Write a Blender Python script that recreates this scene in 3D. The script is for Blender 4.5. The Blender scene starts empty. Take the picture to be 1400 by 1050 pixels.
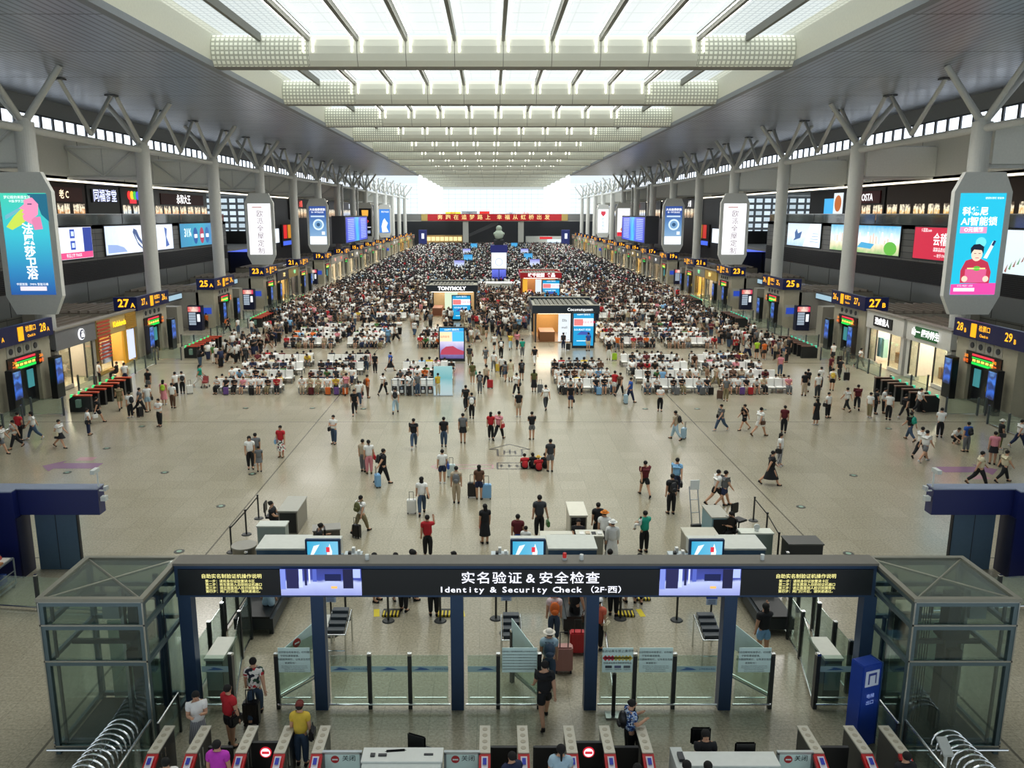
import bpy, bmesh, math, random
import numpy as np
from math import sin, cos, tan, atan, pi, radians, hypot, atan2
from mathutils import Vector, Matrix
S = bpy.context.scene; C = S.collection
R_ = random.Random(7)
# ---------------------------------------------------------------- camera, sky, exposure
PITCH, FPX, CX, PPX, CH = .2057, 1114., -.85, 671.5, 12.5
cam = bpy.data.cameras.new('camera'); co = bpy.data.objects.new('camera', cam); C.objects.link(co); S.camera = co
cam.sensor_width = 36; cam.lens = FPX / 1400 * 36; cam.shift_x = (700 - PPX) / 1400; cam.clip_end = 1200
co.location = (CX, 0, CH); co.rotation_euler = (pi / 2 - PITCH, 0, 0)
w = bpy.data.worlds.new('sky'); S.world = w; w.use_nodes = True
w.node_tree.nodes['Background'].inputs[0].default_value = (.82, .92, 1, 1)
w.node_tree.nodes['Background'].inputs[1].default_value = .8
S.view_settings.view_transform = 'Standard'; S.view_settings.look = 'None'
S.view_settings.exposure = 0.42; S.view_settings.gamma = 1
S.cycles.max_bounces = 7; S.cycles.diffuse_bounces = 3; S.cycles.glossy_bounces = 3
S.cycles.transparent_max_bounces = 24; S.cycles.transmission_bounces = 3
S.cycles.sample_clamp_indirect = 4; S.cycles.use_denoising = True
S.cycles.caustics_reflective = False; S.cycles.caustics_refractive = False
sun = bpy.data.lights.new('overcast_daylight', 'SUN'); sun.energy = 3.6; sun.angle = radians(75); sun.color = (1, .99, .95)
so = bpy.data.objects.new('overcast_daylight', sun); C.objects.link(so); so.location = (0, 100, 60); so.rotation_euler = (radians(-8), radians(4), 0)
for sx in (-1, 1):  # spots added to brighten the dark hall sides, no real fittings
    for k in range(14):
        sp = bpy.data.lights.new('side_fill', 'SPOT'); sp.energy = 7500; sp.spot_size = radians(165); sp.spot_blend = 1; sp.shadow_soft_size = 2.6; sp.color = (1, .97, .92)
        so = bpy.data.objects.new('side_fill', sp); C.objects.link(so); so.location = (sx * 23.5, 60.5 + 20 * k, 22.2)
SKYLIGHT = .72

def G(px, py, z=0):
    "where the sight line through a point of the photograph meets height z"
    a = (px - PPX) / FPX; b = (525 - py) / FPX
    t = (z - CH) / (-sin(PITCH) + b * cos(PITCH))
    return CX + a * t, (cos(PITCH) + b * sin(PITCH)) * t
# ---------------------------------------------------------------- materials
def lin(c):
    if isinstance(c, str):
        c = [int(c[i:i + 2], 16) / 255 for i in (0, 2, 4)]
        c = [x / 12.92 if x <= .04045 else ((x + .055) / 1.055) ** 2.4 for x in c]
    return tuple(c[:3]) + (1,)
MC = {}
def M(col, rough=.55, metal=0, emit=0, var=.08, bump=0, scale=6, alpha=1):
    "paint / metal / lamp material with a slight procedural unevenness"
    k = (str(col), rough, metal, emit, var, bump, scale, alpha)
    if k in MC: return MC[k]
    m = bpy.data.materials.new('paint'); m.use_nodes = True; nt = m.node_tree; b = nt.nodes['Principled BSDF']
    c = lin(col); b.inputs['Roughness'].default_value = rough; b.inputs['Metallic'].default_value = metal
    b.inputs['Base Color'].default_value = c
    if emit:
        b.inputs['Emission Color'].default_value = c; b.inputs['Emission Strength'].default_value = emit
        b.inputs['Base Color'].default_value = tuple(x * .3 for x in c[:3]) + (1,)
        m.cycles.emission_sampling = 'NONE' if emit < 2.5 else 'AUTO'
    elif var:
        n = nt.nodes.new('ShaderNodeTexNoise'); n.inputs['Scale'].default_value = scale; n.inputs['Detail'].default_value = 3
        tc = nt.nodes.new('ShaderNodeTexCoord'); nt.links.new(tc.outputs['Object'], n.inputs['Vector'])
        x = nt.nodes.new('ShaderNodeMix'); x.data_type = 'RGBA'
        x.inputs[6].default_value = tuple(v * (1 - var) for v in c[:3]) + (1,); x.inputs[7].default_value = tuple(min(1, v * (1 + var)) for v in c[:3]) + (1,)
        nt.links.new(n.outputs['Fac'], x.inputs[0]); nt.links.new(x.outputs[2], b.inputs['Base Color'])
        if bump:
            bp = nt.nodes.new('ShaderNodeBump'); bp.inputs['Strength'].default_value = bump
            nt.links.new(n.outputs['Fac'], bp.inputs['Height']); nt.links.new(bp.outputs[0], b.inputs['Normal'])
    MC[k] = m; return m
def glass(tint='cfe6e0', refl=.12, opac=.0, name='glass'):
    k = ('glass', tint, refl, opac)
    if k in MC: return MC[k]
    m = bpy.data.materials.new(name); m.use_nodes = True; nt = m.node_tree; nt.nodes.clear()
    o = nt.nodes.new('ShaderNodeOutputMaterial'); t = nt.nodes.new('ShaderNodeBsdfTransparent'); g = nt.nodes.new('ShaderNodeBsdfGlossy')
    t.inputs[0].default_value = lin(tint); g.inputs['Roughness'].default_value = .06; g.inputs[0].default_value = (.9, .95, .95, 1)
    f = nt.nodes.new('ShaderNodeFresnel'); f.inputs[0].default_value = 1.45
    ad = nt.nodes.new('ShaderNodeMath'); ad.operation = 'ADD'; ad.inputs[1].default_value = refl * .3; nt.links.new(f.outputs[0], ad.inputs[0])
    mn = nt.nodes.new('ShaderNodeMath'); mn.operation = 'MINIMUM'; mn.inputs[1].default_value = .3; nt.links.new(ad.outputs[0], mn.inputs[0]); ad = mn
    x = nt.nodes.new('ShaderNodeMixShader'); nt.links.new(ad.outputs[0], x.inputs[0]); nt.links.new(t.outputs[0], x.inputs[1]); nt.links.new(g.outputs[0], x.inputs[2])
    if opac:
        d = nt.nodes.new('ShaderNodeBsdfDiffuse'); d.inputs[0].default_value = lin(tint)
        y = nt.nodes.new('ShaderNodeMixShader'); y.inputs[0].default_value = opac
        nt.links.new(x.outputs[0], y.inputs[1]); nt.links.new(d.outputs[0], y.inputs[2]); x = y
    nt.links.new(x.outputs[0], o.inputs[0]); MC[k] = m; return m
def nodes(name, rough=.5, metal=0):
    m = bpy.data.materials.new(name); m.use_nodes = True; nt = m.node_tree; b = nt.nodes['Principled BSDF']
    b.inputs['Roughness'].default_value = rough; b.inputs['Metallic'].default_value = metal
    tc = nt.nodes.new('ShaderNodeTexCoord'); return m, nt, b, tc
def math_(nt, op, a, b=None, c=None):
    n = nt.nodes.new('ShaderNodeMath'); n.operation = op
    for i, v in enumerate((a, b, c)):
        if v is None: continue
        if hasattr(v, 'links'): nt.links.new(v, n.inputs[i])
        else: n.inputs[i].default_value = v
    return n.outputs[0]
def mixc(nt, f, a, b):
    x = nt.nodes.new('ShaderNodeMix'); x.data_type = 'RGBA'
    for v, i in ((f, 0), (a, 6), (b, 7)):
        if hasattr(v, 'links'): nt.links.new(v, x.inputs[i])
        else: x.inputs[i].default_value = v if i == 0 else lin(v)
    return x.outputs[2]
# ---------------------------------------------------------------- mesh helpers
class MB:
    def __init__(s): s.v = []; s.f = []; s.m = []
    def quad(s, a, b, c, d, m=0): return s.poly([a, b, c, d], m)
    def poly(s, pts, m=0):
        n = len(s.v); s.v += [tuple(p) for p in pts]; s.f.append(tuple(range(n, n + len(pts)))); s.m.append(m); return s
    def b(s, x0, y0, z0, x1, y1, z1, m=0):
        if x0 > x1: x0, x1 = x1, x0
        if y0 > y1: y0, y1 = y1, y0
        if z0 > z1: z0, z1 = z1, z0
        n = len(s.v); s.v += [(x, y, z) for z in (z0, z1) for y in (y0, y1) for x in (x0, x1)]
        for q in ((0, 2, 3, 1), (4, 5, 7, 6), (0, 1, 5, 4), (2, 6, 7, 3), (0, 4, 6, 2), (1, 3, 7, 5)):
            s.f.append(tuple(n + i for i in q)); s.m.append(m)
        return s
    def prism(s, pts, ax, a, b, m=0):
        "polygon pts (2-D) extruded along axis ax from a to b"
        def P(p, t):
            return {'x': (t, p[0], p[1]), 'y': (p[0], t, p[1]), 'z': (p[0], p[1], t)}[ax]
        n = len(s.v); k = len(pts); s.v += [P(p, a) for p in pts] + [P(p, b) for p in pts]
        s.f.append(tuple(range(n, n + k))[::-1]); s.f.append(tuple(range(n + k, n + 2 * k))); s.m += [m, m]
        for i in range(k): j = (i + 1) % k; s.f.append((n + i, n + j, n + k + j, n + k + i)); s.m.append(m)
        return s
    def tube(s, p, q, r, r2=None, n=10, m=0, cap=True):
        p, q = Vector(p), Vector(q); r2 = r if r2 is None else r2; d = (q - p).normalized()
        u = d.orthogonal().normalized() if abs(d.z) < .99 else Vector((1, 0, 0)); w_ = d.cross(u); k = len(s.v)
        for c_, rr in ((p, r), (q, r2)):
            for i in range(n):
                a = 2 * pi * i / n; s.v.append(tuple(c_ + u * (cos(a) * rr) + w_ * (sin(a) * rr)))
        for i in range(n): j = (i + 1) % n; s.f.append((k + i, k + j, k + n + j, k + n + i)); s.m.append(m)
        if cap: s.f.append(tuple(range(k, k + n))[::-1]); s.f.append(tuple(range(k + n, k + 2 * n))); s.m += [m, m]
        return s
    def path(s, pts, r, n=8, m=0):
        for a, b in zip(pts, pts[1:]): s.tube(a, b, r, n=n, m=m)
        return s
    def ball(s, c, r, m=0, u=10, v=7, sc=(1, 1, 1)):
        k = len(s.v)
        for j in range(1, v):
            t = pi * j / v
            for i in range(u): a = 2 * pi * i / u; s.v.append((c[0] + r * sc[0] * sin(t) * cos(a), c[1] + r * sc[1] * sin(t) * sin(a), c[2] + r * sc[2] * cos(t)))
        s.v += [(c[0], c[1], c[2] + r * sc[2]), (c[0], c[1], c[2] - r * sc[2])]; T = k + u * (v - 1)
        for j in range(v - 2):
            for i in range(u): i2 = (i + 1) % u; s.f.append((k + j * u + i, k + (j + 1) * u + i, k + (j + 1) * u + i2, k + j * u + i2)); s.m.append(m)
        for i in range(u):
            i2 = (i + 1) % u; s.f.append((T, k + i, k + i2)); s.f.append((T + 1, k + (v - 2) * u + i2, k + (v - 2) * u + i)); s.m += [m, m]
        return s
    def mesh(s, name, smooth=False, bevel=0):
        me = bpy.data.meshes.new(name); me.from_pydata(s.v, [], s.f); me.polygons.foreach_set('material_index', s.m)
        if smooth: me.polygons.foreach_set('use_smooth', [True] * len(s.f))
        if bevel:
            bm = bmesh.new(); bm.from_mesh(me); bmesh.ops.bevel(bm, geom=bm.edges[:], offset=bevel, segments=2, affect='EDGES', clamp_overlap=True); bm.to_mesh(me); bm.free()
        me.update(); return me
    def build(s, name, mats, parent=None, loc=None, rz=0, smooth=False, bevel=0):
        return link(s.mesh(name, smooth, bevel), name, mats, parent, loc, rz)
def link(me, name, mats, parent=None, loc=None, rz=0):
    if not isinstance(mats, (list, tuple)): mats = [mats]
    for m in mats: me.materials.append(m)
    o = bpy.data.objects.new(name, me); C.objects.link(o)
    if parent: o.parent = parent
    if loc: o.location = loc
    if rz: o.rotation_euler = (0, 0, rz)
    return o
def box(name, x0, y0, z0, x1, y1, z1, mats, parent=None, bevel=0):
    return MB().b(x0, y0, z0, x1, y1, z1).build(name, mats, parent, bevel=bevel)
LABELS = {}
def tag(o, label, cat, group=None):
    if label in LABELS and not group:
        LABELS[label] += 1
    else: LABELS[label] = 1
    o['label'] = label; o['category'] = cat
    if group: o['group'] = group
    return o
def thing(name, label, cat, loc=(0, 0, 0), rz=0, group=None):
    o = bpy.data.objects.new(name, None); C.objects.link(o); o.location = loc; o.rotation_euler = (0, 0, rz); o.empty_display_size = .2
    return tag(o, label, cat, group)
def struct(o): o['kind'] = 'structure'; return o
def dup(root, loc, rz, label, group=None, cat=None):
    def cp(o, par):
        c = o.copy(); C.objects.link(c)
        if par: c.parent = par
        for ch in list(o.children): cp(ch, c)
        return c
    r = cp(root, None); r.location = loc; r.rotation_euler = (0, 0, rz); tag(r, label, cat or root['category'], group); return r
TC = {}
WS = bpy.data.scenes.new('workshop')          # empty side scene where curves and skins are turned into meshes
def workshop(o, fn):
    WS.collection.objects.link(o); vl = WS.view_layers[0]; vl.update(); r = fn(o.evaluated_get(vl.depsgraph)); bpy.data.objects.remove(o); return r
def text(s, size, mat, loc, rz=0, parent=None, name='lettering', bold=.0, align='CENTER', sx=1, flat=False):
    "lettering: upright, facing -Y when rz = 0; returns its mesh object"
    k = (s, bold, align)
    if k not in TC:
        cu = bpy.data.curves.new('lettering', 'FONT'); cu.body = s; cu.size = 1; cu.align_x = align; cu.align_y = 'CENTER'; cu.resolution_u = 2; cu.offset = bold
        t = bpy.data.objects.new('lettering', cu); TC[k] = workshop(t, lambda ev: bpy.data.meshes.new_from_object(ev))
    me = TC[k].copy(); me.materials.clear(); me.materials.append(mat)
    o = bpy.data.objects.new(name, me); C.objects.link(o); o.parent = parent
    o.location = loc; o.rotation_euler = ((0 if flat else pi / 2), 0, rz); o.scale = (size * sx, size, size); return o
# common materials
WHITE = M('dcdfda', .45); STEEL = M('b9bcbb', .28, 1); DSTEEL = M('5d6366', .4, .6); CHROME = M('d5d8d8', .16, 1)
BLACK = M('101214', .4); DARK = M('23262a', .45); NAVY = M('16224e', .4); GANTRY = M('2f4563', .4, .3)
GREY = M('7d8080', .5); LGREY = M('a9aba6', .5); SKIN = M('c99a7c', .6)
def GY(px, py, Y):
    "X and height of the point that the sight line meets at distance Y"
    a = (px - PPX) / FPX; b = (525 - py) / FPX; t = Y / (cos(PITCH) + b * sin(PITCH))
    return CX + a * t, CH + (-sin(PITCH) + b * cos(PITCH)) * t
# ---------------------------------------------------------------- the hall shell
HALL_END = 335.
def floor_mat():
    m, nt, b, tc = nodes('polished_granite', .2)
    sep = nt.nodes.new('ShaderNodeSeparateXYZ'); nt.links.new(tc.outputs['Object'], sep.inputs[0]); X, Y = sep.outputs[0], sep.outputs[1]
    def line(co, period, off, wd):
        a = math_(nt, 'FRACT', math_(nt, 'DIVIDE', math_(nt, 'ADD', co, off), period)); a = math_(nt, 'ABSOLUTE', math_(nt, 'SUBTRACT', a, .5))
        return math_(nt, 'GREATER_THAN', a, .5 - wd / period / 2)
    mx = nt.nodes.new('ShaderNodeTexBrick'); mx.inputs['Scale'].default_value = 1; mx.offset = 0; mx.inputs['Brick Width'].default_value = 1.2
    mx.inputs['Row Height'].default_value = 1.2; mx.inputs['Mortar Size'].default_value = .008; mx.inputs['Bias'].default_value = 0
    mx.inputs[1].default_value = (0, 0, 0, 1); mx.inputs[2].default_value = (1, 1, 1, 1); mx.inputs[3].default_value = (.5, .5, .5, 1)
    nt.links.new(tc.outputs['Object'], mx.inputs[0])
    n1 = nt.nodes.new('ShaderNodeTexNoise'); n1.inputs['Scale'].default_value = 14; n1.inputs['Detail'].default_value = 5; n1.inputs['Roughness'].default_value = .75
    n2 = nt.nodes.new('ShaderNodeTexNoise'); n2.inputs['Scale'].default_value = .22; n2.inputs['Detail'].default_value = 2
    for n in (n1, n2): nt.links.new(tc.outputs['Object'], n.inputs['Vector'])
    big = mixc(nt, n2.outputs['Fac'], 'a9a28c', 'b5ae9a')
    til = mixc(nt, math_(nt, 'MULTIPLY', mx.outputs['Color'], .3), big, '958d76')
    sp = nt.nodes.new('ShaderNodeMapRange'); sp.inputs[1].default_value = .38; sp.inputs[2].default_value = .62; nt.links.new(n1.outputs['Fac'], sp.inputs[0])
    spk = mixc(nt, sp.outputs[0], '7f7966', 'ffffff')
    mu = nt.nodes.new('ShaderNodeMix'); mu.data_type = 'RGBA'; mu.blend_type = 'MULTIPLY'; mu.inputs[0].default_value = .45
    nt.links.new(til, mu.inputs[6]); nt.links.new(spk, mu.inputs[7])
    jl = math_(nt, 'MULTIPLY', mx.outputs['Fac'], .45)
    c2 = mixc(nt, jl, mu.outputs[2], '6f6a5a')
    big_j = math_(nt, 'MAXIMUM', line(X, 23.1, 11.55, .07), line(Y, 20.2, 12.1, .09))
    c3 = mixc(nt, math_(nt, 'MULTIPLY', big_j, .75), c2, '4b483f')
    nt.links.new(c3, b.inputs['Base Color'])
    rr = nt.nodes.new('ShaderNodeMapRange'); rr.inputs[3].default_value = .12; rr.inputs[4].default_value = .26; nt.links.new(n2.outputs['Fac'], rr.inputs[0]); nt.links.new(rr.outputs[0], b.inputs['Roughness'])
    b.inputs['IOR'].default_value = 1.55
    return m
struct(box('floor', -62, 8, -.3, 62, HALL_END + 8, 0, floor_mat()))
# grey metal slat soffit on both sides
def soffit_mat():
    m, nt, b, tc = nodes('metal_slats', .32, .55)
    sep = nt.nodes.new('ShaderNodeSeparateXYZ'); nt.links.new(tc.outputs['Object'], sep.inputs[0])
    a = math_(nt, 'ABSOLUTE', math_(nt, 'SUBTRACT', math_(nt, 'FRACT', math_(nt, 'DIVIDE', sep.outputs[0], .5)), .5))
    g = math_(nt, 'GREATER_THAN', a, .36)
    t = math_(nt, 'ABSOLUTE', math_(nt, 'SUBTRACT', math_(nt, 'FRACT', math_(nt, 'DIVIDE', math_(nt, 'ADD', sep.outputs[1], 4.5), 10)), .5))
    g2 = math_(nt, 'GREATER_THAN', t, .492)
    c = mixc(nt, math_(nt, 'MAXIMUM', math_(nt, 'MULTIPLY', g, .7), g2), 'a9b1bd', '484d55')
    nt.links.new(c, b.inputs['Base Color'])
    n = nt.nodes.new('ShaderNodeTexNoise'); n.inputs['Scale'].default_value = .5; nt.links.new(tc.outputs['Object'], n.inputs['Vector'])
    r = nt.nodes.new('ShaderNodeMapRange'); r.inputs[3].default_value = .25; r.inputs[4].default_value = .42; nt.links.new(n.outputs['Fac'], r.inputs[0]); nt.links.new(r.outputs[0], b.inputs['Roughness'])
    return m
SOF = soffit_mat(); ZR, XR, ZG = 22.7, 20.5, 24.9
for s_, nm in ((-1, 'left'), (1, 'right')):
    mb = MB(); mb.b(s_ * XR, 18, ZR, s_ * 41.5, 228, ZR + .3)
    struct(mb.build('ceiling', SOF))
    struct(box('trim_1', s_ * (XR - .06), 18, ZR - .06, s_ * (XR + .5), 228, ZR + .35, M('82888e', .5)))
    struct(box('trim_2', s_ * XR, 18, ZR + .35, s_ * (XR + .25), 340, ZG + .5, M('d8d8c8', .6)))      # cream upstand beside the skylight
    # bright glazed end box beyond the slats
    m, nt, b, tc = nodes('daylit_glass', .3)
    br = nt.nodes.new('ShaderNodeTexBrick'); br.offset = 0; br.inputs['Scale'].default_value = 1; br.inputs['Brick Width'].default_value = 5; br.inputs['Row Height'].default_value = 3.2; br.inputs['Mortar Size'].default_value = .05
    br.inputs[1].default_value = (.92, .97, 1, 1); br.inputs[2].default_value = (.85, .93, 1, 1); br.inputs[3].default_value = (.55, .62, .66, 1)
    mp = nt.nodes.new('ShaderNodeMapping'); mp.inputs['Rotation'].default_value = (0, pi / 2, pi / 2); nt.links.new(tc.outputs['Object'], mp.inputs[0]); nt.links.new(mp.outputs[0], br.inputs[0])
    b.inputs['Base Color'].default_value = (.1, .1, .1, 1); nt.links.new(br.outputs['Color'], b.inputs['Emission Color']); b.inputs['Emission Strength'].default_value = .95; m.cycles.emission_sampling = 'NONE'
    struct(box('window_1', s_ * XR, 228, 12.6, s_ * (XR + .2), 340, ZR + .35, m))
# skylight glazing between the ribs
def sky_mat(kind):
    m, nt, b, tc = nodes('skylight_' + kind, .4)
    sep = nt.nodes.new('ShaderNodeSeparateXYZ'); nt.links.new(tc.outputs['Object'], sep.inputs[0]); X, Y = sep.outputs[0], sep.outputs[1]
    def bars(co, p, wd, off=0):
        a = math_(nt, 'ABSOLUTE', math_(nt, 'SUBTRACT', math_(nt, 'FRACT', math_(nt, 'DIVIDE', math_(nt, 'ADD', co, off), p)), .5)); return math_(nt, 'GREATER_THAN', a, .5 - wd / 2)
    n = nt.nodes.new('ShaderNodeTexNoise'); n.inputs['Scale'].default_value = .35; nt.links.new(tc.outputs['Object'], n.inputs['Vector'])
    if kind == 'clear':
        g = math_(nt, 'MAXIMUM', bars(Y, 2.5, .07), math_(nt, 'MULTIPLY', bars(X, 1.785, .06, .9), .6)); c = mixc(nt, math_(nt, 'MULTIPLY', g, .5), mixc(nt, n.outputs['Fac'], 'f2f2e4', 'fffff6'), '9b9a88'); e = 1.0
    else:
        g = math_(nt, 'MAXIMUM', bars(X, .45, .26), bars(Y, .62, .26)); c = mixc(nt, math_(nt, 'MULTIPLY', g, .75), 'f0f2e2', '7b7d6c'); e = .8
    nt.links.new(c, b.inputs['Emission Color']); b.inputs['Base Color'].default_value = (.3, .3, .27, 1); b.inputs['Emission Strength'].default_value = SKYLIGHT * e
    t = nt.nodes.new('ShaderNodeBsdfTransparent'); t.inputs[0].default_value = (.95, .97, .95, 1); x = nt.nodes.new('ShaderNodeMixShader'); x.inputs[0].default_value = .42
    nt.links.new(t.outputs[0], x.inputs[1]); nt.links.new(b.outputs[0], x.inputs[2]); nt.links.new(x.outputs[0], nt.nodes['Material Output'].inputs[0])
    return m
SKC, SKG = sky_mat('clear'), sky_mat('grid'); SEG = 2 * XR / 12
def rib_mat(grid):
    m, nt, b, tc = nodes('rib_panel', .45)
    sep = nt.nodes.new('ShaderNodeSeparateXYZ'); nt.links.new(tc.outputs['Object'], sep.inputs[0])
    def bars(co, p, wd, off=0):
        a = math_(nt, 'ABSOLUTE', math_(nt, 'SUBTRACT', math_(nt, 'FRACT', math_(nt, 'DIVIDE', math_(nt, 'ADD', co, off), p)), .5)); return math_(nt, 'GREATER_THAN', a, .5 - wd / 2)
    if grid:
        g = math_(nt, 'MAXIMUM', bars(sep.outputs[0], .32, .36), bars(sep.outputs[2], .3, .36)); c = mixc(nt, g, 'e4e6d6', 'a9ab9b')
    else:
        c = mixc(nt, bars(sep.outputs[0], SEG, .012), 'cfd0c2', '5a5b52')
    nt.links.new(c, b.inputs['Base Color'])
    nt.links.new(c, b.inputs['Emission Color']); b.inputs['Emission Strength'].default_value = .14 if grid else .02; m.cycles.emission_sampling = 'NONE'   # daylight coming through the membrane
    return m
RIBP, RIBG = rib_mat(0), rib_mat(1); MUL = M('6a6b64', .5); GLARE = M('fffdf0', .4, 0, 5.0)  # last material glows to imitate glare beside the mullions, not a lamp
prof = [(0, 0), (-.28, .35), (-.42, .8), (-.42, 1.3), (-.25, 1.75), (.05, 2.1)]
for k in range(-1, 14):
    y = 61 + 20 * k; near = k < 9
    # rib: curved membrane facing back down the hall, plate below
    mb = MB()
    for i in range(12):
        x0 = -XR + i * SEG; x1 = x0 + SEG; g = 1 if (i < 2 or i > 9) else 0
        for (a, za), (b_, zb) in zip(prof, prof[1:]):
            mb.quad((x0, y + a, ZR + za), (x1, y + a, ZR + za), (x1, y + b_, ZR + zb), (x0, y + b_, ZR + zb), g)
            mb.quad((x0, y + 1.5 - a, ZR + za), (x1, y + 1.5 - a, ZR + za), (x1, y + 1.5 - b_, ZR + zb), (x0, y + 1.5 - b_, ZR + zb), g)
        mb.quad((x0, y, ZR), (x0, y + 1.5, ZR), (x1, y + 1.5, ZR), (x1, y, ZR), 2)
    struct(mb.build('trim_3', [RIBP, RIBG, M('77786e', .5)]))
    # glazing of the bay in front of this rib
    mb = MB()
    for i in range(12):
        x0 = -XR + i * SEG; g = 1 if (i < 2 or i > 9) else 0
        mb.quad((x0, y - 18.6, ZG), (x0, y, ZG), (x0 + SEG, y, ZG), (x0 + SEG, y - 18.6, ZG), g)
    struct(mb.build('window_2', [SKC, SKG]))
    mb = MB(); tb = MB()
    for i in range(1, 12):
        x = -XR + i * SEG
        mb.b(x - .12, y - 18.6, ZG - .55, x + .12, y - .2, ZG - .02)
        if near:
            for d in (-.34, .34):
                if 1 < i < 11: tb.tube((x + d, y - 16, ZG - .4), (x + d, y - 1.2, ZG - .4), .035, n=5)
                if 1 < i < 11: tb.tube((x + d, y - .5, ZR + .9), (x + d, y - .35, ZR + 1.9), .045, n=5)  # glowing rods drawn as bright streaks of reflected daylight
    struct(mb.build('trim_4', MUL))
    if near: struct(tb.build('trim_5', GLARE))
struct(box('ceiling', -62, -40, ZG + .1, 62, 22, ZG + .6, M('8a8c88')))  # unseen opaque roof added to keep skylight off the near floor
struct(box('trim_6', -XR, 341, ZR - .4, XR, 341.5, ZG + .5, WHITE))
# far glazed end wall
m, nt, b, tc = nodes('end_glazing', .3)
br = nt.nodes.new('ShaderNodeTexBrick'); br.offset = 0; br.inputs['Scale'].default_value = 1; br.inputs['Brick Width'].default_value = 2.6; br.inputs['Row Height'].default_value = 1.7; br.inputs['Mortar Size'].default_value = .07
br.inputs[1].default_value = (.78, .93, 1, 1); br.inputs[2].default_value = (.75, .9, .98, 1); br.inputs[3].default_value = (.4, .5, .55, 1)
mp = nt.nodes.new('ShaderNodeMapping'); mp.inputs['Rotation'].default_value = (-pi / 2, 0, 0); nt.links.new(tc.outputs['Object'], mp.inputs[0]); nt.links.new(mp.outputs[0], br.inputs[0])
b.inputs['Base Color'].default_value = (.1, .1, .1, 1); nt.links.new(br.outputs['Color'], b.inputs['Emission Color']); b.inputs['Emission Strength'].default_value = .95; m.cycles.emission_sampling = 'NONE'
struct(box('window_3', -62, 342, 12.4, 62, 342.3, ZR + 2, m))
struct(box('wall_back', -62, 342, 0, 62, 342.4, 12.4, M('20242a', .6)))
# side walls
def wall_mat():
    m, nt, b, tc = nodes('dark_wall_panels', .35, .3)
    br = nt.nodes.new('ShaderNodeTexBrick'); br.offset = 0; br.inputs['Scale'].default_value = 1; br.inputs['Brick Width'].default_value = 3.4; br.inputs['Row Height'].default_value = .62; br.inputs['Mortar Size'].default_value = .03
    br.inputs[1].default_value = lin('6e6f68'); br.inputs[2].default_value = lin('5e5f59'); br.inputs[3].default_value = lin('1b1c1c')
    mp = nt.nodes.new('ShaderNodeMapping'); mp.inputs['Rotation'].default_value = (pi / 2, 0, pi / 2); 
    mp.vector_type = 'TEXTURE'; nt.links.new(tc.outputs['Object'], mp.inputs[0]); nt.links.new(mp.outputs[0], br.inputs[0])
    nt.links.new(br.outputs['Color'], b.inputs['Base Color']); return m
WALLM = wall_mat(); LOUV = M('191a1b', .5); FASC = M('dcddd4', .5); SLATE = M('6e7271', .35, .3)
XW = 41.5
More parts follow.
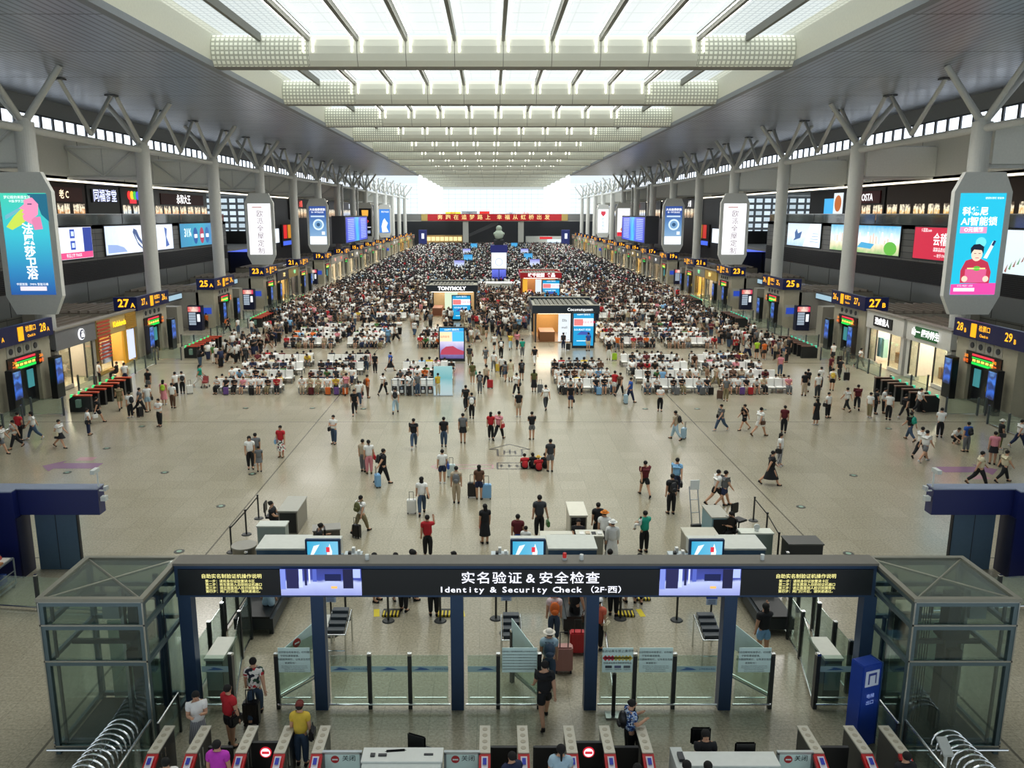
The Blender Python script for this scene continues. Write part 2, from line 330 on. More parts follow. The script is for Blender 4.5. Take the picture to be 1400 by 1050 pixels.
for s_, nm in ((-1, 'left'), (1, 'right')):
    X = s_ * XW; X2 = s_ * (XW + .4)
    mb = MB().b(X, 20, 0, X2, 127, 11.4)
    struct(mb.build('wall_' + nm, WALLM))
    mb = MB()
    for i in range(12): z = 5.9 + i * .16; mb.b(X - s_ * .12, 20, z, X, 127, z + .07)
    struct(mb.build('trim_7', LOUV))
    struct(box('trim_8', X - s_ * .03, 20, 5.85, X, 127, 7.85, M('0e0f10', .6)))
    struct(box('trim_9', X - s_ * .06, 20, 3.9, X, 127, 5.8, SLATE))
    for j in range(16):
        struct(box('trim_10', X - s_ * .08, 21 + j * 6.8, 3.9, X, 21.08 + j * 6.8, 5.8, LOUV))
    # mezzanine slab and ceiling
    struct(box('trim_11', X, 20, 11.0, s_ * 62, 127, 11.4, GREY))
    struct(box('trim_12', X, 20, 15.75, s_ * 62, 336, 16.0, M('8d8f8a', .5)))
    struct(box('trim_13', X - s_ * .1, 20, 15.55, X + s_ * .15, 336, 15.7, M('fff4dd', .4, 0, 2.4)))
    struct(box('trim_14', X, 20, 15.7, X2, 336, 19.9, FASC))
    struct(box('trim_15', X, 20, 21.2, X2, 336, ZR, M('8b8f8d', .5)))
    struct(box('window_4', X + s_ * .1, 20, 19.9, X + s_ * .2, 336, 21.2, M('eaf4ff', .3, 0, 1.6)))
    mb = MB()
    for j in range(150): mb.b(X - s_ * .05, 20 + j * 2.1, 19.9, X + s_ * .1, 20.3 + j * 2.1, 21.2)
    mb.b(X - s_ * .06, 20, 19.85, X + s_ * .1, 336, 20.0); mb.b(X - s_ * .06, 20, 21.1, X + s_ * .1, 336, 21.25)
    struct(mb.build('trim_16', M('3a3f45', .5)))
    mb = MB()
    for j in range(17): mb.b(X - s_ * .03, 20 + j * 20 + 3, 15.75, X, 20.06 + j * 20 + 3, 19.9); mb.b(X - s_ * .03, 20 + j * 20 + 13, 15.75, X, 20.06 + j * 20 + 13, 19.9)
    struct(mb.build('trim_17', M('6c6e69', .5)))
    # far side: recess with glazed facade, then dark shop fronts
    struct(box('wall_' + nm, X, 150, 0, X2, HALL_END, 15.6, M('26292d', .5)))
    m, nt, b, tc = nodes('grid_glazing', .3)
    br = nt.nodes.new('ShaderNodeTexBrick'); br.offset = 0; br.inputs['Scale'].default_value = 1; br.inputs['Brick Width'].default_value = 1.5; br.inputs['Row Height'].default_value = 1.1; br.inputs['Mortar Size'].default_value = .22
    br.inputs[1].default_value = (.75, .9, 1, 1); br.inputs[2].default_value = (.5, .62, .7, 1); br.inputs[3].default_value = (.05, .06, .07, 1)
    mp = nt.nodes.new('ShaderNodeMapping'); mp.inputs['Rotation'].default_value = (pi / 2, 0, 0); mp.vector_type = 'TEXTURE'; nt.links.new(tc.outputs['Object'], mp.inputs[0]); nt.links.new(mp.outputs[0], br.inputs[0])
    nt.links.new(br.outputs['Color'], b.inputs['Emission Color']); b.inputs['Emission Strength'].default_value = .8; b.inputs['Base Color'].default_value = (.05, .05, .05, 1); m.cycles.emission_sampling = 'NONE'
    struct(box('window_5', X + s_ * 1, 149.6, 9.5, s_ * 62, 149.8, 15.6, m))
    struct(box('wall_' + nm, X, 149.8, 0, s_ * 62, 150, 9.5, M('2b2e31', .5)))
    struct(box('wall_' + nm, s_ * 61.7, 20, 0, s_ * 62, 150, 15.7, M('33363a', .5)))
    struct(box('trim_18', X, 127, 6.8, s_ * 62, 150, 7.2, GREY))
# ---------------------------------------------------------------- columns with tree struts
GATES = [27, 25, 23, 21, 19, 17, 15, 13, 11, 9, 7, 5, 3, 1]
COLW = M('c4c6c0', .45)
def column(s_, k, first=None):
    sd = 'A' if s_ < 0 else 'B'; y = 60.5 + 20 * k
    nxt = (f'between gates 28{sd} and 27{sd}' if k == 0 else f'between gates {GATES[k-1]}{sd} and {GATES[k]}{sd}')
    lab = f'round white steel column {nxt}, forked struts at its head'
    if first: return dup(first, (s_ * 34.1, y, 0), 0, lab)
    t = thing('column', lab, 'column', (s_ * 34.1, y, 0))
    mb = MB(); mb.tube((0, 0, 0), (0, 0, 18.9), .68, n=28); mb.tube((0, 0, 18.9), (0, 0, 19.15), .5, n=20); mb.build('shaft', COLW, t, smooth=False)
    for dx, dy in ((3.0, 0), (-3.0, 0), (0, 4.6), (0, -4.6)):
        r = .27 if dx else .22
        MB().tube((dx * .06, dy * .06, 19.0), (dx, dy, ZR), r, r * .8, n=14).build('strut', COLW, t)
    MB().tube((0, 0, 18.85), (0, 0, 19.3), .42, .5, n=16).build('node', M('9fa19c', .4), t)
    return t
c0 = column(-1, 0)
for s_ in (-1, 1):
    for k in range(14):
        if not (s_ < 0 and k == 0): column(s_, k, c0)
mid0 = None
for s_ in (-1, 1):
    sd = 'A' if s_ < 0 else 'B'
    for k in range(13):
        y = 70.5 + 20 * k; lab = f'pair of slim white roof struts above gate {GATES[k]}{sd}'
        if mid0 is None:
            mid0 = thing('roof_strut', lab, 'strut', (s_ * 34.1, y, 18.9))
            for dy in (-4.4, 4.4): MB().tube((0, 0, .1), (0, dy, ZR - 18.9), .2, .16, n=12).build('strut', COLW, mid0)
            [box('plate', -.45, q - .4, ZR - 19.0, .45, q + .4, ZR - 18.9, M('4b4d4f'), mid0) for q in (-4.5, 4.5)]
        else: dup(mid0, (s_ * 34.1, y, 18.9), 0, lab)
    # long pipe beam along the column heads, with the second pipe behind it
    o = MB().tube((s_ * 34.1, 22, 18.45), (s_ * 34.1, 334, 18.45), .28, n=12).build('pipe_beam', COLW)
    tag(o, f'long white pipe beam tying the column heads on the {"A" if s_ < 0 else "B"} gate side', 'beam')
    o = MB().tube((s_ * 38, 22, 19.2), (s_ * 38, 334, 19.2), .14, n=8).build('pipe_rail', COLW)
    tag(o, f'thinner white pipe behind the column heads on the {"A" if s_ < 0 else "B"} gate side', 'pipe')
tr0 = None
for s_ in (-1, 1):
    sd = 'A' if s_ < 0 else 'B'
    for k in range(12):
        y = 60.5 + 20 * k; lab = f'white cross truss and panel from the wall to the column near gate {GATES[k]}{sd}'
        if tr0 is None:
            tr0 = thing('cross_truss', lab, 'truss', (s_ * 34.1, y, 0))
            for z in (15.9, 18.7): MB().tube((-7.3, 0, z), (-.5, 0, z), .2 if z < 17 else .14, n=10).build('chord', COLW, tr0)
            for a, b_ in (((-7.2, 18.6), (-3.9, 16.0)), ((-.7, 18.6), (-3.9, 16.0))): MB().tube((a[0], 0, a[1]), (b_[0], 0, b_[1]), .12, n=8).build('brace', COLW, tr0)
            MB().tube((-3.9, 0, 16), (-3.9, 0, 18.6), .05, n=8).build('hanger', COLW, tr0)
            box('panel', -7.3, .35, 16.0, -.7, .5, 18.7, M('dedfd6', .5), tr0)
        else:
            dup(tr0, (s_ * 34.1, y, 0), 0 if s_ < 0 else pi, lab)
# ---------------------------------------------------------------- lit advertising and mezzanine
def E_(c, e=1.0): return M(c, .4, 0, e)
def ramp_mat(name, stops, axis=2, lo=0, hi=1, e=1.0, noise=0, nscale=1.5):
    "screen showing a colour gradient picture"
    m, nt, b, tc = nodes(name, .3); sep = nt.nodes.new('ShaderNodeSeparateXYZ'); nt.links.new(tc.outputs['Object'], sep.inputs[0])
    mr = nt.nodes.new('ShaderNodeMapRange'); mr.inputs[1].default_value = lo; mr.inputs[2].default_value = hi; nt.links.new(sep.outputs[axis], mr.inputs[0])
    f = mr.outputs[0]
    if noise:
        n = nt.nodes.new('ShaderNodeTexNoise'); n.inputs['Scale'].default_value = nscale; n.inputs['Detail'].default_value = 5; nt.links.new(tc.outputs['Object'], n.inputs['Vector'])
        f = math_(nt, 'ADD', f, math_(nt, 'MULTIPLY', math_(nt, 'SUBTRACT', n.outputs['Fac'], .5), noise))
    r = nt.nodes.new('ShaderNodeValToRGB'); nt.links.new(f, r.inputs[0]); el = r.color_ramp.elements
    for i, (p, c) in enumerate(stops):
        x = el[i] if i < 2 else el.new(p); x.position = p; x.color = lin(c)
    nt.links.new(r.outputs[0], b.inputs['Emission Color']); b.inputs['Emission Strength'].default_value = e; b.inputs['Base Color'].default_value = (.05, .05, .05, 1)
    m.cycles.emission_sampling = 'NONE'; return m
def frame(s_, X, Y): return (s_ * X, Y, 0), (pi / 2 if s_ < 0 else -pi / 2)
def shape(name, par, pts, y, mat, th=.01):
    "flat printed shape on a sign, local x-z outline"
    return MB().prism(pts, 'y', y, y - th, 0).build(name, mat, par)
def rect(name, par, x0, z0, x1, z1, y, mat, th=.02): return box(name, x0, y - th, z0, x1, y, z1, mat, par)
def disc(cx, cz, r, n=20, sx=1, sz=1): return [(cx + r * sx * cos(2 * pi * i / n), cz + r * sz * sin(2 * pi * i / n)) for i in range(n)]
def wall_ad(s_, y0, y1, label, mat, z0=8.1, z1=11.35):
    (l, r) = frame(s_, XW - .12, (y0 + y1) / 2); h = (y1 - y0) / 2
    t = thing('advertising_lightbox', label, 'billboard', (l[0], l[1], z0), r)
    box('housing', -h, -.02, 0, h, .11, z1 - z0, DARK, t); return rect('picture', t, -h + .12, .12, h - .12, z1 - z0 - .12, -.02, mat)
H = 3.25
t = wall_ad(-1, 71, 84, 'white lit wall billboard with blue phones and a pink strip, left of the shoe billboard', ramp_mat('ad_white', [(0, 'dfe8f5'), (1, 'f4f8ff')], 0, -6, 6))
rect('pink_strip', t, -6.3, .15, 6.3, .75, -.05, E_('d8487e')); text('新品上市 TRADE', .4, E_('ffffff'), (2.5, -.09, .45), 0, t)
rect('blue_band', t, 4.6, .75, 6.3, H - .15, -.05, E_('263a8c'))
for z in (1.0, 2.1): rect('phone_picture', t, 2.0, z, 2.9, z + .85, -.06, E_('2a49a8')); rect('phone_screen', t, 2.2, z + .2, 2.7, z + .65, -.09, E_('c8d8f2'))
t = wall_ad(-1, 86.7, 105.4, 'wide white lit wall billboard showing a blue running shoe', ramp_mat('ad_shoe', [(0, 'cfe0f4'), (.5, 'eaf2fb'), (1, 'd5e2f6')], 0, -9, 9, 1, .4))
shape('shoe_picture', t, [(-2.2, 2.8), (-1.4, 2.6), (-.9, 1.9), (.6, .7), (1.6, .45), (1.5, .3), (.2, .3), (-1.2, .9), (-2.1, 1.9), (-2.5, 2.4)], -.05, E_('3b4f7c'))
shape('sole_picture', t, [(-2.0, 2.2), (-1.4, 1.6), (.5, .5), (1.1, .42), (.9, .36), (.2, .38), (-1.4, 1.3)], -.07, E_('e4ecf8'))
text('THE', 1.0, E_('ffffff'), (-5.4, -.07, 2.3), 0, t); rect('phone_picture', t, 2.9, 1.3, 4.1, 2.8, -.06, E_('35466f')); rect('phone_screen', t, 3.15, 1.55, 3.85, 2.1, -.08, E_('dfe8f6'))
shape('swirl_picture', t, [(-8.8, .3), (-4.2, .3), (-5, .8), (-6.6, 1.1), (-8.8, 1.2)], -.05, E_('8ba2d0')); shape('heel_picture', t, [(6.6, 2.8), (7.4, 2.6), (7.1, 1.6), (7.9, .6), (6.8, .4), (6.9, 1.5)], -.05, E_('3c5a9c'))
t = wall_ad(-1, 107.8, 121.4, 'teal lit wall billboard with drinks bottles and white lettering', ramp_mat('ad_teal', [(0, '1f7fa8'), (.6, '2a9ab4'), (1, '3f78b0')], 0, -6, 6, 1, .2))
text('31¼', 1.5, E_('eaffff'), (-4, -.06, 1.9), 0, t, bold=.02)
for i, (x, c) in enumerate(((-1.2, '1c4d8c'), (1.3, '9c3550'), (3.4, '2b5f9a'))): shape('bottle_picture', t, disc(x, 1.5, .85, 16, 1, 1.3), -.05, E_(c)); rect('bottle_label', t, x - .55, 1.2, x + .55, 1.7, -.08, E_('e8f2f4'))
rect('white_band', t, 5.3, .12, 6.7, H - .12, -.05, E_('e9f1ff'))
t = wall_ad(1, 106, 118, 'pale lit wall billboard with a blue motorbike, beside the city billboard', ramp_mat('ad_bike', [(0, 'a9cbe6'), (.5, 'd9e6ee'), (1, 'c7d9e8')], 2, 0, 3, 1, .5))
shape('white_wedge', t, [(.2, .15), (5.8, .15), (5.8, 3.1), (2.4, 3.1)], -.05, E_('f2f6fa')); shape('motorbike_picture', t, [(-3.4, .8), (-2.8, 1.2), (-3, 1.9), (-2.4, 2.4), (-1.8, 1.8), (-.4, 2.1), (-.9, 1.2), (-2.2, 1.0)], -.07, E_('3c5c8c'))
for i in range(4): rect('text_line', t, 3.4 - i * .3, 1.8 - i * .35, 5.3, 1.92 - i * .35, -.07, E_('9fb4c4'))
t = wall_ad(1, 85.3, 103, 'wide lit wall billboard of a city skyline with a lake and green trees', ramp_mat('ad_city', [(0, '7fb36a'), (.25, 'd8cfa8'), (.5, 'e8eef0'), (.62, 'cfe6f2'), (1, '3fa9dc')], 2, 0, 3.2, 1, .35, 1.1))
rr = random.Random(3)
for i in range(22): x = -7.5 + i * .68; h = rr.uniform(.3, 1.3); rect('tower_picture', t, x, 1.2, x + .3, 1.3 + h, -.05, E_(rr.choice(['dfe9ee', 'b9cfdc', 'f3f3ea', 'd2bfae'])))
shape('lake_picture', t, [(-1, .7), (2.4, .6), (3.2, 1.15), (0, 1.3)], -.07, E_('3f9ac4')); shape('tree_picture', t, disc(6.9, .8, .95, 14, 1.5, .75), -.07, E_('5aa53a'))
t = wall_ad(1, 71.5, 82.6, 'red lit wall billboard with large white brush lettering', E_('b81f3a'))
text('会稽山', 1.25, E_('ffffff'), (0, -.06, 1.95), 0, t, bold=.01); text('国宴品质绍兴黄酒', .42, E_('ffffff'), (0, -.06, 1.05), 0, t); text('— 始于1743年 —', .38, E_('ffffff'), (0, -.06, .5), 0, t); text('5 国酒.com', .4, E_('ffffff'), (-3.2, -.06, 2.85), 0, t)
t = wall_ad(1, 52, 67.8, 'pale blue lit wall billboard with blossom branches, at the right edge of the hall', ramp_mat('ad_pale', [(0, 'cfdfe4'), (1, 'd7e9f6')], 2, 0, 3, 1, .2), 7.6)
for i in range(8): shape('branch_picture', t, [(-7.6 + i * .5, .3 + .2 * i), (-7.2 + i * .5, .9 + .2 * i), (-7.35 + i * .5, .2 + .25 * i)], -.05, E_('5a8a5c' if i % 2 else '8a5a50'))
# mezzanine balustrades and shops
DGL = glass('8f9896', .35, .25, 'smoked_glass')
for s_ in (-1, 1):
    nm = 'A' if s_ < 0 else 'B'
    for j in range(6):
        y0 = 22 + j * 17.5; y1 = y0 + 17.3
        t = thing('balustrade', f'smoked glass mezzanine balustrade above gate wall {nm}, ' + ['nearest the camera', 'over the first wall billboard', 'over the second wall billboard', 'over the middle wall billboards', 'over the farthest wall billboard', 'beside the open recess'][j], 'balustrade', (s_ * (XW + .15), y0, 11.4))
        box('glass_panel', -.02, 0, 0, .02, y1 - y0, 1.05, DGL, t); box('rail', -.05, 0, 1.05, .05, y1 - y0, 1.13, STEEL, t)
def mezz_shop(s_, y0, y1, label, wall, sign=None, signc='ffffff', glow=None, items=0, X=46.5, z0=11.4, signbg=None, big=1.0):
    (l, r) = frame(s_, X, (y0 + y1) / 2); h = (y1 - y0) / 2
    t = thing('mezzanine_shop', label, 'shop', (l[0], l[1], z0), r)
    box('wall', -h, 0, 0, h, .3, 4.3, M(wall), t)
    if glow:
        n = max(1, int(h * 2 / 3))
        for i in range(n):
            x = -h + (i + .5) * 2 * h / n; rect('shop_window', t, x - h / n * .75, .3, x + h / n * .75, 2.2, -.01, ramp_mat('window_glow', [(0, '3a2a1c'), (.45, glow), (.75, 'fff0d0'), (1, '40301f')], 2, .3, 2.2, .9, 1.4, 2.2))
            rect('window_bar', t, x - .05, .3, x + .05, 2.2, -.03, DARK)
    if signbg: rect('signboard', t, -h * .8, 2.4, h * .8, 3.9, -.02, M(signbg), .15)
    if sign: text(sign, big, E_(signc, 1.2), (0, -.2, 3.1), 0, t, 'sign_lettering', .015)
    return t
mezz_shop(-1, 84, 94, 'upstairs shop with brown front and small lit signs, on the A side', '3b2a22', '老 C', 'ffe9c0', 'c98a4a', signbg='5a2a24')
mezz_shop(-1, 94.5, 102.5, 'upstairs shop with a dark grey signboard and white glowing characters', '454849', '同福海堂', 'cfd6ff', None, signbg='2a2c33', big=1.5)
t = mezz_shop(-1, 103, 112, 'upstairs toy shop with a red, yellow and green round logo', '4b4e50', None, None, 'b9ccd8')
for i, c in enumerate(('e02020', 'f0c020', '30b040', '4048c8')): shape('logo_disc', t, disc(-2.2 + i * .8, 3.4, .55), -.06 - i * .01, E_(c))
rect('logo_bar', t, -2.2, 2.4, -.2, 2.95, -.06, E_('d02030'))
mezz_shop(-1, 113, 134, 'upstairs noodle shop with a dark red signboard and white characters', '7d8488', '永和大王', 'ffffff', 'ffb070', signbg='4a1714', big=1.4)
mezz_shop(-1, 60, 83, 'upstairs shop with red banner and purple lit panel, nearest on the A side', '2c2422', '寿司', 'ff4030', '7060c0', signbg='801818')
mezz_shop(1, 100.5, 110, 'upstairs coffee shop with a maroon signboard', '34312f', 'COSTA', 'ffffff', 'd8a060', signbg='5c1420', big=1.2)
t = mezz_shop(1, 111, 124, 'upstairs shop with a blue panel and an orange disc on white', '2f3338', None, None, None)
rect('white_panel', t, 2.2, .4, 5.2, 3.9, -.02, E_('cfdde6')); shape('orange_disc', t, disc(3.7, 2.5, 1.1), -.06, E_('a8581c')); rect('blue_panel', t, -1, .6, 2.2, 3.2, -.02, E_('3aa0d8'))
mezz_shop(1, 72, 100, 'upstairs restaurant with wooden screens and warm lanterns, on the B side', '3a2a1e', None, None, 'e0b060')
mezz_shop(1, 56, 71, 'upstairs shop with a yellow lit sign, nearest on the B side', '4a2420', '黄记煌', 'ffd020', 'b06030', signbg='5a2018', big=1.4)
for s_, n in ((-1, 'A'), (1, 'B')):
    for i, y in enumerate((176, 196, 216, 236, 256, 276, 296, 316)):
        mezz_shop(s_, y - 9, y + 9, f'far upstairs shop front on the {n} side above gate {GATES[5 + i]}{n}', ['2c2a2c', '3b3230', '24282e'][i % 3], ['火锅', '面馆', '咖啡', '茶'][i % 4], ['ff5040', 'ffffff', 'ffd080', 'e8f0ff'][(i + (n == 'B')) % 4], ['d8b080', 'c0d0e8'][i % 2], X=XW - .3, big=1.4)
    # shops in and past the recess at hall level of the mezzanine
    t = mezz_shop(s_, 152, 158, f'dark wall panel with a white lit screen past the recess, {n} side', '20242c', z0=6.2, X=XW - .3); rect('lit_screen', t, -2.4, 1, 2.4, 3.6, -.03, E_('dfeaf8'))
    t = mezz_shop(s_, 160, 172, f'shop with red and gold hangings over a blue strip, {n} side', '231a1c', z0=6.2, X=XW - .3)
    for i, c in enumerate(('d82828', 'c88820', 'c03028')): rect('hanging', t, -5 + i * 3.3, 1.6, -2.4 + i * 3.3, 4.2, -.03, E_(c, .8))
    rect('blue_strip', t, -5.6, .3, 5.6, 1.1, -.03, E_('4060e0'))
    t = mezz_shop(s_, 147.0, 147.2, f'blue lit sign strip over the far passage entrance, {n} side', '20242c', z0=2.5, X=XW + 6)
    box('sign_strip', -.2, -4, 3.4, .2, 6, 4.3, E_('5a70e8'), t)
# ---------------------------------------------------------------- banner lightboxes around the columns
def banner(s_, k, label, scr, front=None):
    t = thing('column_lightbox', label, 'lightbox', (s_ * 34.1, 60.5 + 20 * k, 5.3))
    o = [(-1.42, 0), (1.42, 0), (2.05, 1.35), (2.05, 8.75), (1.42, 10.1), (-1.42, 10.1), (-2.05, 8.75), (-2.05, 1.35)]
    mb = MB(); mb.prism(o, 'y', -1.15, -.7)
    mb.build('housing', M('d6d8d2', .45), t)
    pc = rect('picture', t, -1.62, 1.45, 1.62, 8.65, -1.15, scr, .03)
    if front: front(pc)
    return t
def vtext(t, s, size, mat, x, z, dz, **k):
    for i, ch in enumerate(s): text(ch, size, mat, (x, -1.2, z - i * dz), 0, t, 'character', **k)
def f_teal(t):
    shape('hair_picture', t, [(0.30, 8.6), (1.70, 8.6), (1.70, 6.66), (1.20, 7.16), (1.00, 7.88)], -1.19, E_('1d5f78'))
    shape('yellow_glow', t, [(-1.40, 6.3), (-0.80, 7.02), (-0.10, 7.66), (0.20, 6.87), (-0.30, 6.44), (-1.00, 6.08)], -1.185, E_('b8cf50'))
    shape('face_picture', t, [(0.05, 8.17), (0.65, 8.35), (1.05, 7.88), (0.95, 7.16), (0.45, 6.8), (0.50, 6.44), (-0.10, 6.8), (-0.15, 7.09), (0.00, 7.2), (-0.18, 7.3), (0.00, 7.48), (-0.35, 7.59), (0.05, 7.88)], -1.2, E_('e58aae'))
    shape('neck_picture', t, [(0.40, 6.94), (1.10, 7.02), (1.20, 6.15), (0.60, 6.08)], -1.195, E_('cf7aa0'))
    rect('eye_picture', t, .3, 7.85, .6, 7.93, -1.21, E_('3a4468')); shape('brush_picture', t, [(-1.40, 7.09), (-0.30, 7.66), (-0.40, 7.38), (-1.40, 6.8)], -1.19, E_('6aa8b8'))
    vtext(t, '法恩莎卫浴', .82, E_('f4fdff'), .1, 6.1, .8, bold=.03); text('梦幻般的美丽生活', .24, E_('ffffff'), (-.4, -1.2, 8.35), 0, t); text('中国·梦莎卫浴', .2, E_('ffffff'), (-.4, -1.2, 8.08), 0, t)
    rect('footer', t, -.9, 1.75, 1.0, 2.05, -1.19, E_('e6d4dc')); text('中国首届 · 7MPA 智能马桶', .2, E_('ffffff'), (0, -1.2, 2.2), 0, t)
def f_man(t):
    text('科德尼', .62, E_('ffffff'), (-.45, -1.2, 7.35), 0, t, bold=.03); text('AI智能锁', .66, E_('ffffff'), (-.1, -1.2, 6.65), 0, t, bold=.02)
    rect('pink_tag', t, -1.4, 5.85, .5, 6.3, -1.19, E_('d890b8')); text('O元锁薪', .36, E_('ffffff'), (-.45, -1.22, 6.08), 0, t, bold=.02); text('德国科德尼 智能锁', .16, E_('ffffff'), (.8, -1.2, 8.3), 0, t)
    shape('lock_picture', t, [(.5, 4.1), (1.05, 5.3), (1.25, 5.25), (.75, 4.05)], -1.2, E_('e8f2f8')); shape('lock_picture', t, [(.95, 5.0), (1.1, 5.35), (1.26, 5.3), (1.12, 4.95)], -1.215, E_('203058')); shape('glow_picture', t, disc(.2, 5.2, .38, 12), -1.19, E_('6fd6ee'))
    shape('magenta_ground', t, [(-1.62, 1.46), (1.62, 1.46), (1.62, 2.3), (.4, 2.3), (-1.62, 2.2)], -1.19, E_('d8489c'))
    sh = [(-1.0, 2.3), (-1.05, 3.2), (-.75, 3.9), (-.3, 4.05), (.3, 4.05), (.85, 3.8), (1.15, 3.1), (1.1, 2.3)]; shape('jumper_picture', t, sh, -1.2, E_('b03048'))
    shape('head_picture', t, disc(0, 4.35, .46, 18, .85, 1.05), -1.21, E_('f0cdb8')); shape('hair_picture', t, [(-.45, 4.4), (-.5, 4.8), (-.3, 5.05), (.1, 5.1), (.45, 4.9), (.45, 4.4), (.3, 4.65), (-.25, 4.7)], -1.22, E_('141c30'))
    rect('eyes_picture', t, -.22, 4.4, -.08, 4.44, -1.225, DARK); rect('eyes_picture', t, .1, 4.4, .24, 4.44, -1.225, DARK); rect('mouth_picture', t, -.1, 4.08, .14, 4.13, -1.225, E_('c07070'))
    rect('gift_picture', t, -.72, 2.35, .8, 3.3, -1.22, E_('d05a88')); rect('ribbon_picture', t, -.6, 3.3, .7, 3.4, -1.225, E_('e8d890')); shape('bow_picture', t, disc(.08, 3.35, .2, 8, 1.4, .9), -1.235, E_('58b040'))
    for x in (-.72, .8): shape('hand_picture', t, disc(x, 2.6, .22, 10), -1.235, E_('f0cdb8'))
    rect('footer', t, -1.4, 1.7, .1, 1.95, -1.2, E_('f4e6f0')); text('010-4001 000', .2, E_('ffffff'), (-.6, -1.2, 2.1), 0, t)
BT = ramp_mat('screen_teal', [(0, '1f4f94'), (.25, '2a7fb0'), (.6, '35b4c4'), (1, '37bfa4')], 2, 1.45, 8.65)
banner(-1, 0, 'column lightbox with a teal picture of a painted face over white characters', BT, f_teal)
banner(1, 0, 'column lightbox with a cyan picture of a man in red holding a gift box', E_('22b4d4'), f_man)
def f_oupai(t):
    vtext(t, '欧派全屋定制', .98, E_('6f5560', .7), .05, 7.2, 1.05); rect('logo_strip', t, -1.0, 8.1, .4, 8.22, -1.19, E_('a86050', .7))
for s_, n in ((-1, 'A'), (1, 'B')): banner(s_, 3, f'white column lightbox with vertical purple characters on the {n} side', E_('f4f4f8'), f_oupai)
def f_blue(t):
    rect('white_foot', t, -1.6, 1.46, 1.6, 3.0, -1.18, E_('e9eef2')); shape('ring_picture', t, disc(.1, 5.2, 1.05), -1.19, E_('c8dbe8')); shape('ring_hole', t, disc(.1, 5.2, .75), -1.2, E_('6f97bc')); shape('ring_core', t, disc(.1, 5.2, .35), -1.21, E_('2f4f70'))
    text('大众途昂家族', .5, E_('ffffff'), (0, -1.2, 8.0), 0, t, bold=.02); text('每一种可能成就', .34, E_('ffffff'), (0, -1.2, 7.5), 0, t); rect('pale_band', t, -1.3, 6.6, 1.3, 6.9, -1.19, E_('b6c9dc')); rect('code_patch', t, .7, 3.3, 1.3, 3.9, -1.2, E_('dfe8f0'))
for s_, n in ((-1, 'A'), (1, 'B')): banner(s_, 5, f'blue column lightbox with a pale ring picture on the {n} side', ramp_mat('screen_blue', [(0, '8fb0cc'), (.5, '5a86b4'), (.8, '2c4f94'), (1, '28468c')], 2, 1.45, 8.65), f_blue)
def f_trophy(t):
    shape('trophy_picture', t, [(-.9, 8.2), (.9, 8.2), (.8, 6.9), (.4, 6.2), (-.4, 6.2), (-.8, 6.9)], -1.19, E_('d8a040')); text('CBD', .9, E_('e03030'), (0, -1.2, 5.3), 0, t, bold=.03); text('家居', .5, E_('e8e8e8'), (0, -1.2, 4.5), 0, t); rect('line', t, -1.5, 3.7, 1.5, 3.85, -1.19, E_('e8e8f0')); rect('car_picture', t, -1.3, 2.2, 1.3, 2.9, -1.19, E_('8898b8'))
banner(-1, 8, 'black column lightbox with a gold trophy picture', E_('0c0c10', .4), f_trophy)
def f_red(t): rect('red_foot', t, -1.62, 1.46, 1.62, 2.5, -1.18, E_('c82838')); shape('figure_picture', t, disc(0, 3.2, .6, 10, 1.3, 1), -1.2, E_('c88050')); vtext(t, '好运来福到', .7, E_('b09a9a', .8), 0, 7.6, .9)
banner(1, 8, 'white column lightbox with a red foot and faint characters', E_('eef0f4'), f_red)
def f_fig(t): shape('figure_picture', t, [(-.8, 1.6), (-1, 3.4), (-.5, 5.2), (0, 5.9), (.4, 5.2), (1, 4.4), (.5, 3.2), (1.2, 1.7)], -1.19, E_('e8f2fa')); text('携手未来', .6, E_('ffffff'), (.2, -1.2, 7.8), 0, t)
banner(-1, 10, 'bright blue column lightbox with a white figure', E_('3a78c8'), f_fig)
def f_shield(t): shape('shield_picture', t, [(-.7, 8), (.7, 8), (.7, 7.2), (0, 6.4), (-.7, 7.2)], -1.19, E_('b83848')); vtext(t, '民生银行', .9, E_('3f7f8c'), 0, 5.6, 1.05)
banner(1, 10, 'white column lightbox with a red shield over green characters', E_('eef2f8'), f_shield)
# departure boards
BOARD = ramp_mat('departures', [(0, '2438b0'), (.35, '3a58d8'), (.5, '30b8d8'), (.62, '3a58d8'), (1, '2438b0')], 0, -15, 15, 1.0, .25, .3)
for s_, n in ((-1, 'A'), (1, 'B')):
    (l, r) = frame(s_, 31.2, 188)
    t = thing('departure_board', f'huge blue departure board hanging on the {n} side of the hall', 'information board', (l[0], l[1], 6.6), r)
    box('housing', -15.5, 0, -.2, 15.5, 2.8, 5.5, M('2c3036'), t); rect('screen', t, -14.8, 0, 14.8, 5.2, -.01, BOARD)
    for i in range(12): rect('timetable_row', t, -12.5, .5 + i * .38, -4.5, .62 + i * .38, -.04, E_('b8c8ff')); rect('timetable_row', t, 5, .5 + i * .38, 13, .62 + i * .38, -.04, E_('b8c8ff'))
    for a in (-10, 10): box('hanger', a - .2, 1.2, 5.5, a + .2, 1.6, 12.1, COLW, t)
